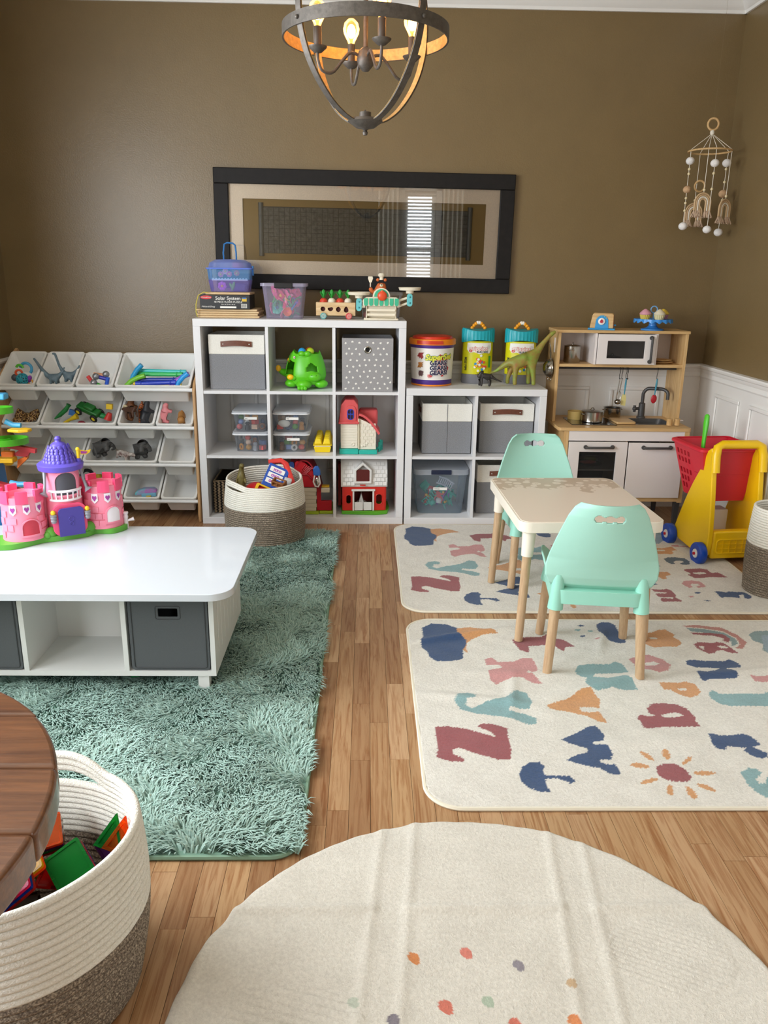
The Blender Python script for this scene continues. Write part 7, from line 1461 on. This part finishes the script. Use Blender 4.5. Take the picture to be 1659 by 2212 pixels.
def tower(cx, cy, r, h, name, n_cren, arch):
    w = part(name, G().lathe([(r*1.03, .0205), (r, .05), (r*.97, h-.04), (r*1.0, h-.035), (r*1.0, h), (r*.85, h), (r*.85, h-.02), (.001, h-.02)], 40, (cx, cy, 0)), m_pk, t, smooth=35)
    for i in range(n_cren):
        a = 2*PI*i/n_cren+math.radians(-100)
        part('merlon', bend(G().bx(-.021, .021, -.006, .008, h-.034, h+.026), r).__class__() if 0 else xform(bend(G().bx(-.020, -.007, -.005, .008, h-.022, h+.022).bx(-.007, .007, -.005, .008, h-.022, h+.022).bx(.007, .020, -.005, .008, h-.022, h+.022), r), TR(cx, cy, 0) @ RZ(a+PI/2)), m_hp, w)
    for j in range(6):
        for i in range(9):
            a = math.radians(-165+i*(150/8)+(9 if j % 2 else 0)); z = .034+j*.026
            if abs((math.degrees(a)+arch) % 360-0) < 34 or abs((math.degrees(a)+arch) % 360-360) < 34:
                if z < .135: continue
            if z+.024 > h-.036 or (rb := random.Random(i*7+j*13+int(cx*100))).random() < .35: continue
            part('brick', xform(bend(G().bx(-.011, .011, -.0022, .004, z, z+.021), r*(1.03-.05*z/h)), TR(cx, cy, 0) @ RZ(a+PI/2)), m_pk, w)
    for k, dx in enumerate((-.045, 0, .045)):
        g = G().plate([(dx-.0115, h-.026), (dx+.0115, h-.026), (dx+.0115, h-.052), (dx, h-.064), (dx-.0115, h-.052)], .002, off=-.004)
        sh = part('shield', xform(bend(g, r*.975), TR(cx, cy, 0)), m_wt, w); hz_ = h-.043
        hg = G().plate([(dx, hz_-.012), (dx+.008, hz_+.001), (dx+.0065, hz_+.008), (dx+.003, hz_+.009), (dx, hz_+.005), (dx-.003, hz_+.009), (dx-.0065, hz_+.008), (dx-.008, hz_+.001)], .001, off=-.0058); part('heart', xform(bend(hg, r*.975), TR(cx, cy, 0)), m_mag, sh)
    return w
w1 = tower(.135, -.005, .072, .185, 'tower', 7, 62); w2_ = tower(-.150, -.005, .074, .182, 'tower', 7, 90)
def archpts(cx, z0, w, h): return [(cx-w, z0), (cx+w, z0)]+arc(cx, z0+h, w, 0, 180, 10)
def onto(g, cx, cy, r, ang): return xform(bend(g, r), TR(cx, cy, 0) @ RZ(ang))
part('window_surround', onto(G().plate(archpts(0, .040, .033, .034), .006, [archpts(0, .046, .025, .032)], off=-.006), .135, -.005, .0715, .25), m_pk, w1); part('white_shutter', onto(G().plate(archpts(.0, .046, .0245, .032), .004, off=-.005), .135, -.005, .0715, .25), m_wt, w1)
part('window_surround', onto(G().plate(archpts(0, .036, .036, .030), .006, [archpts(0, .043, .028, .028)], off=-.006), -.150, -.005, .0735, .12), m_pk, w2_); part('opening_shade', onto(G().plate(archpts(.0, .043, .0278, .028), .002, off=-.0035), -.150, -.005, .0735, .12), P('#c83a4c', .6), w2_)  # darker sheet paints the shaded recess behind the left tower's arch
for s in (-1, 1): part('linking_wall', G().bx(s*.075-.028, s*.075+.028, .0, .03, .0205, .165), m_hp if s > 0 else m_pk, t)
kp = part('keep', G().lathe([(.064, .0205), (.062, .13), (.060, .275), (.001, .275)], 40, (-.006, -.012, 0)), m_pk, t)
part('window_surround', onto(G().plate(archpts(0, .166, .045, .052), .007, [archpts(0, .172, .036, .048)], off=-.007), -.006, -.012, .0605, 0), m_pk, kp); part('opening_shade', onto(G().plate(archpts(0, .172, .0358, .048), .002, off=-.004), -.006, -.012, .0605, 0), P('#4a4a52', .6), kp)  # dark grey sheet stands for the shade inside the keep's window
part('door_surround', G().plate(rrect(-.066, .054, .021, .140, .03, 5), .010, off=-.083), m_hp, t, bevel=.002)
dr = part('gate', G().plate([(-.048, .021), (.042, .021), (.042, .105)]+arc(.027, .112, .015, 0, 90, 5)+arc(-.033, .112, .015, 90, 180, 5), .006, off=-.092), m_vd, t, bevel=.002); part('gate_emblem', G().torus((-.003, -.0925, .085), .009, .0015, 16, 6, axis='y').torus((-.003, -.0925, .068), .007, .0015, 16, 6, axis='y'), m_vd, dr)
bl = part('balcony', G(), m_wt, t) if 0 else None
def balc(z, r): return [(r*math.sin(a)-.006, -.030-r*math.cos(a)*.85, z) for a in np.linspace(-1.25, 1.25, 15)]
bl = part('balcony_rail', G().tube(balc(.186, .058), .005, 8), m_wt, t); part('balcony_floor', G().tube(balc(.152, .056), .005, 8), m_wt, bl)
for i in range(1, 14, 2): a, b = balc(.152, .056)[i], balc(.186, .058)[i]; part('baluster', G().cyl(a, b, .003, n=6), m_wt, bl)
for s in (-1, 1):
    x = s*.060-.004; lt = part('lantern', G().lathe([(.001, .075), (.008, .076), (.011, .085), (.009, .088), (.012, .095), (.010, .098), (.0125, .106), (.001, .108)], 14, (x, -.086, 0)), m_gy, t); part('flame', G().sph((x, -.086, .114), .009, 10, (1, 1, 1.1)), m_yl, lt)
    part('trumpet', G().tube([(s*.062-.006, -.035, .262), (s*.068-.006, -.05, .215), (s*.074-.006, -.058, .188), (s*.08-.006, -.062, .178)], [.007, .005, .006, .018], 12).sph((s*.062-.006, -.034, .265), .0125, 10), m_gy, t)
part('cone_roof', G().lathe([(.001, .256), (.066, .256), (.078, .260), (.081, .278), (.074, .284), (.064, .286), (.054, .300), (.043, .318), (.034, .336), (.028, .348), (.020, .355), (.012, .359), (.010, .363), (.012, .371), (.007, .378), (.001, .379)], 44, (-.006, -.012, 0)), m_vi, t, smooth=45)
for j in range(6):
    rj = .0605-.0062*j+.0003*j*j; zj = .291+j*.0102; n_ = 13-j
    for i in range(n_):
        a = math.radians(-185+i*190/(n_-1)+(7 if j % 2 else 0)); part('shingle', G().sph((0, 0, 0), .0098, 8, (.75, .22, .85), M=TR(-.006+rj*math.cos(a), -.012+rj*math.sin(a), zj) @ RZ(a+PI/2) @ RX(-.35)), m_vi, t)
fp = part('flagpole', G().cyl((.052, -.045, .276), (.052, -.045, .297), .0095, .008, n=12), m_vi, t); part('flag_post', G().cyl((.052, -.045, .297), (.052, -.045, .327), .0055, n=10).sph((.052, -.045, .330), .008, 10), m_yl, fp); part('flag', G().plate([(.058, .310), (.082, .308), (.094, .314), (.098, .324), (.080, .322), (.058, .328)], .003, off=-.0465), m_yl, fp); part('flag_print', G().plate([(.062, .313), (.080, .311), (.086, .318), (.062, .323)], .001, off=-.048), m_mag, fp)
t2 = thing('white_gate_piece', 'small white toy latch piece beside the castle\'s green base', 'toy', (CO[0]+.196, CO[1]+.078, CO[2]), .3); part('post', G().lathe([(.001, 0), (.009, 0), (.008, .04), (.010, .045), (.008, .055), (.011, .060), (.010, .066), (.001, .067)], 12), m_wt, t2); part('arm', G().tube([(.006, 0, .03), (.022, 0, .034), (.03, 0, .036)], [.004, .006, .008], 8), m_wt, t2)
# ================================================================ car ramp tower behind the castle
YR = -.95
t = thing('ramp_tower', 'colourful toy car ramp tower with green track behind the castle', 'toy ramp', (-.66, YR, .014)); q0 = Vector((-.66, YR, .014))
def rp(x, y, dy=0.0): v = ony(x, y, YR+dy); return (v[0]-q0[0], YR+dy-q0[1], v[2]-q0[2])
m_lg = P('#58c42c', .4); m_rb = P('#2470b4', .4); m_rr = P('#b8323a', .4); m_ro = P('#e8762a', .4); m_ry = P('#e2b022', .4); m_rs = P('#4aa2d2', .4)
part('foot', G().bx(-.12, .12, -.09, .09, 0, .03), m_rb, t, bevel=.008); part('column', G().taper((-.03, 0, .031), (.13, .12), (.09, .08), .55), m_rb, t, bevel=.006)
part('upper_column', G().taper((-.05, 0, .582), (.07, .07), (.05, .05), .22), m_ro, t, bevel=.006)
def track(cx, cy, cz, r, name, a0, a1, drop, w=.035):
    n_ = 26; g = G(); R_in, R_out = r-w, r; rings = []
    for i in range(n_+1):
        a = a0+(a1-a0)*i/n_; z = cz-drop*i/n_; c_, s_ = math.cos(a), math.sin(a)
        rings.append([(cx+rr_*c_, cy+rr_*s_, z+zz) for rr_, zz in ((R_in, .022), (R_in+.004, .022), (R_in+.004, .004), (R_out-.004, .004), (R_out-.004, .026), (R_out, .026), (R_out, 0), (R_in, 0))])
    g.rings(rings); return part(name, g, m_lg, t, smooth=40)
p1 = rp(-20, 880); track(p1[0], 0, p1[2]-.008, .085, 'upper_track', -PI, PI*.9, .03, .06); p2 = rp(-15, 938); track(p2[0], 0, p2[2]-.01, .135, 'lower_track', -PI*1.0, PI*.6, .05, .075)
part('blue_chute', G().box(rp(-2, 856), (.06, .05, .026)), m_rs, t, bevel=.006); part('blue_slide', G().tube([rp(12, 910), rp(28, 918), rp(45, 919)], [.012, .011, .010], 8), m_rs, t)
part('yellow_tongue', G().plate([(0, -.02), (.05, -.035), (.085, -.02), (.09, .01), (.06, .03), (.03, .02), (.0, .025)], .012, plane='xy', M=TR(*rp(20, 932, -.06))), m_ry, t, bevel=.003)
part('red_ramp', G().tube([rp(18, 962), rp(48, 968), rp(78, 974)], .016, 4, flat=(1, .8), twist=PI/4), m_rr, t); part('red_brace', G().plate([(rp(25, 980)[0], rp(25, 983)[2]), (rp(45, 970)[0], rp(45, 970)[2]), (rp(66, 975)[0], rp(66, 975)[2]), (rp(58, 988)[0], rp(58, 988)[2])], .02), m_rr, t)
part('yellow_ledge', G().bx(rp(-5, 991)[0], rp(38, 991)[0], -.05, .0, rp(0, 995)[2], rp(0, 985)[2]), m_ry, t, bevel=.003); part('yellow_under', G().sph(rp(18, 998), .024, 10, (1, .6, .7)), m_ry, t)
part('orange_block', G().box(rp(18, 982), (.05, .03, .03)), m_ro, t, bevel=.004); part('orange_strut', G().plate([(rp(38, 993)[0], rp(38, 993)[2]), (rp(60, 985)[0], rp(60, 985)[2]), (rp(58, 992)[0], rp(58, 992)[2]), (rp(37, 1012)[0], rp(37, 1012)[2])], .02), m_ro, t)
part('red_base_ramp', G().plate([(rp(10, 1040)[0], rp(10, 1034)[2]), (rp(40, 1040)[0], rp(40, 1042)[2]), (rp(58, 1050)[0], rp(58, 1052)[2]), (rp(15, 1062)[0], rp(15, 1062)[2])], .03, off=-.07), m_rr, t); part('blue_base_slide', G().tube([rp(22, 1042, -.08), rp(40, 1046, -.08), rp(56, 1046, -.08)], .011, 8), m_rs, t)
part('face_badge', G().plate([(rp(2, 1024)[0], rp(2, 1024)[2]), (rp(6, 1033)[0], rp(6, 1036)[2]), (rp(10, 1027)[0], rp(10, 1030)[2]), (rp(6, 1022)[0], rp(6, 1022)[2])], -.003, off=-.062), P('#c8b83a', .5), t)
solo('toy_chip', G().box((0, 0, .006), (.028, .02, .012)), P('#15683a', .4), 'small green toy lying on the shag rug beneath the play table', 'toy', (*onz(293, 1463, .03)[:2], .034), .3, bevel=.002)
# ================================================================ magnetic tiles in the front basket
def tile_mat(c): return clear('tile_'+c[1:], c, c, .16, .08)
def tile(c, loc, rot, label, tri=False):
    t = thing('magnetic_tile', label, 'magnetic tile', loc, 0, 'magnetic tiles', rot=rot); s = .0375
    o = rrect(-s, s, -s, s, .004, 2) if not tri else [(-s, -s), (s, -s), (0, s*1.1)]; i_ = [(x*.86, y*.86) for x, y in o] if not tri else [(x*.72, y*.72-.004) for x, y in o]
    part('frame', G().plate(o, .0062, [i_], plane='xy', off=-.0031), tile_mat(c), t); part('pane', G().plate(i_, .002, plane='xy', off=-.001), tile_mat(c), t)
    d = 1; [part('magnet', G().box((x, y, 0), (.010 if abs(y) > abs(x) else .004, .004 if abs(y) > abs(x) else .010, .004)), P('#50504c', .4, metal=.5), t) for x, y in ((0, s*.93), (0, -s*.93), (s*.93, 0), (-s*.93, 0))] if not tri else None
    return t
BZ = .215
OR, GN, RD, PU, YE, BU_, MG = '#ff7a2a', '#2fae4a', '#d8322a', '#7a3a8a', '#e8c822', '#2a50c0', '#d83a78'
def stack(px, py, z, cols, rot, where):
    c0 = onz(px, py, z); n_ = Vector((0, 0, 1)); n_.rotate(__import__('mathutils').Euler(rot))
    for i, c in enumerate(cols):
        p_ = Vector(c0)-n_*(.0072*i); tile(c, tuple(p_), rot, cname(c)+' magnetic tile, '+('top' if i == 0 else ('second', 'third', 'fourth', 'fifth')[i-1]+' down')+' '+where)
stack(92, 1800, .245, [OR, PU, GN, RD], (.35, -.12, .35), 'in the stack by the wooden table')
stack(48, 1868, .235, [YE, OR], (.25, -.55, .45), 'of the yellow pair in the basket')
stack(148, 1868, .235, [GN, PU, OR, RD, BU_], (.5, -.42, .55), 'in the green-topped stack')
stack(22, 1910, .250, [MG, BU_, RD], (.2, -.6, .4), 'of the pink pile at the basket wall')
tile(OR, tuple(onz(262, 1805, .245)), (1.25, .1, -.35), 'orange triangular magnetic tile standing at the basket wall', True); tile(GN, tuple(Vector(onz(252, 1803, .245))+Vector((-.010, .006, 0))), (1.25, .1, -.35), 'green triangular magnetic tile behind the orange triangle', True)
tile(PU, tuple(onz(245, 1825, .19)), (1.0, .3, -.8), 'violet magnetic tile against the basket wall')
rr = random.Random(2)
for i in range(12):
    c = ('#3a2a1a', '#8a6a1a', '#2a2a6a', RD, '#5a2a5a', '#8a3a1a')[i % 6]; a = rr.uniform(0, 6.28); r = rr.uniform(.0, .12)
    tile(c, (.25+r*math.cos(a), -3.03+r*math.sin(a), .135+.006*i), (rr.uniform(-.3, .3), rr.uniform(-.3, .3), rr.uniform(0, 3)), cname(c)+' magnetic tile lying deep in the front basket')
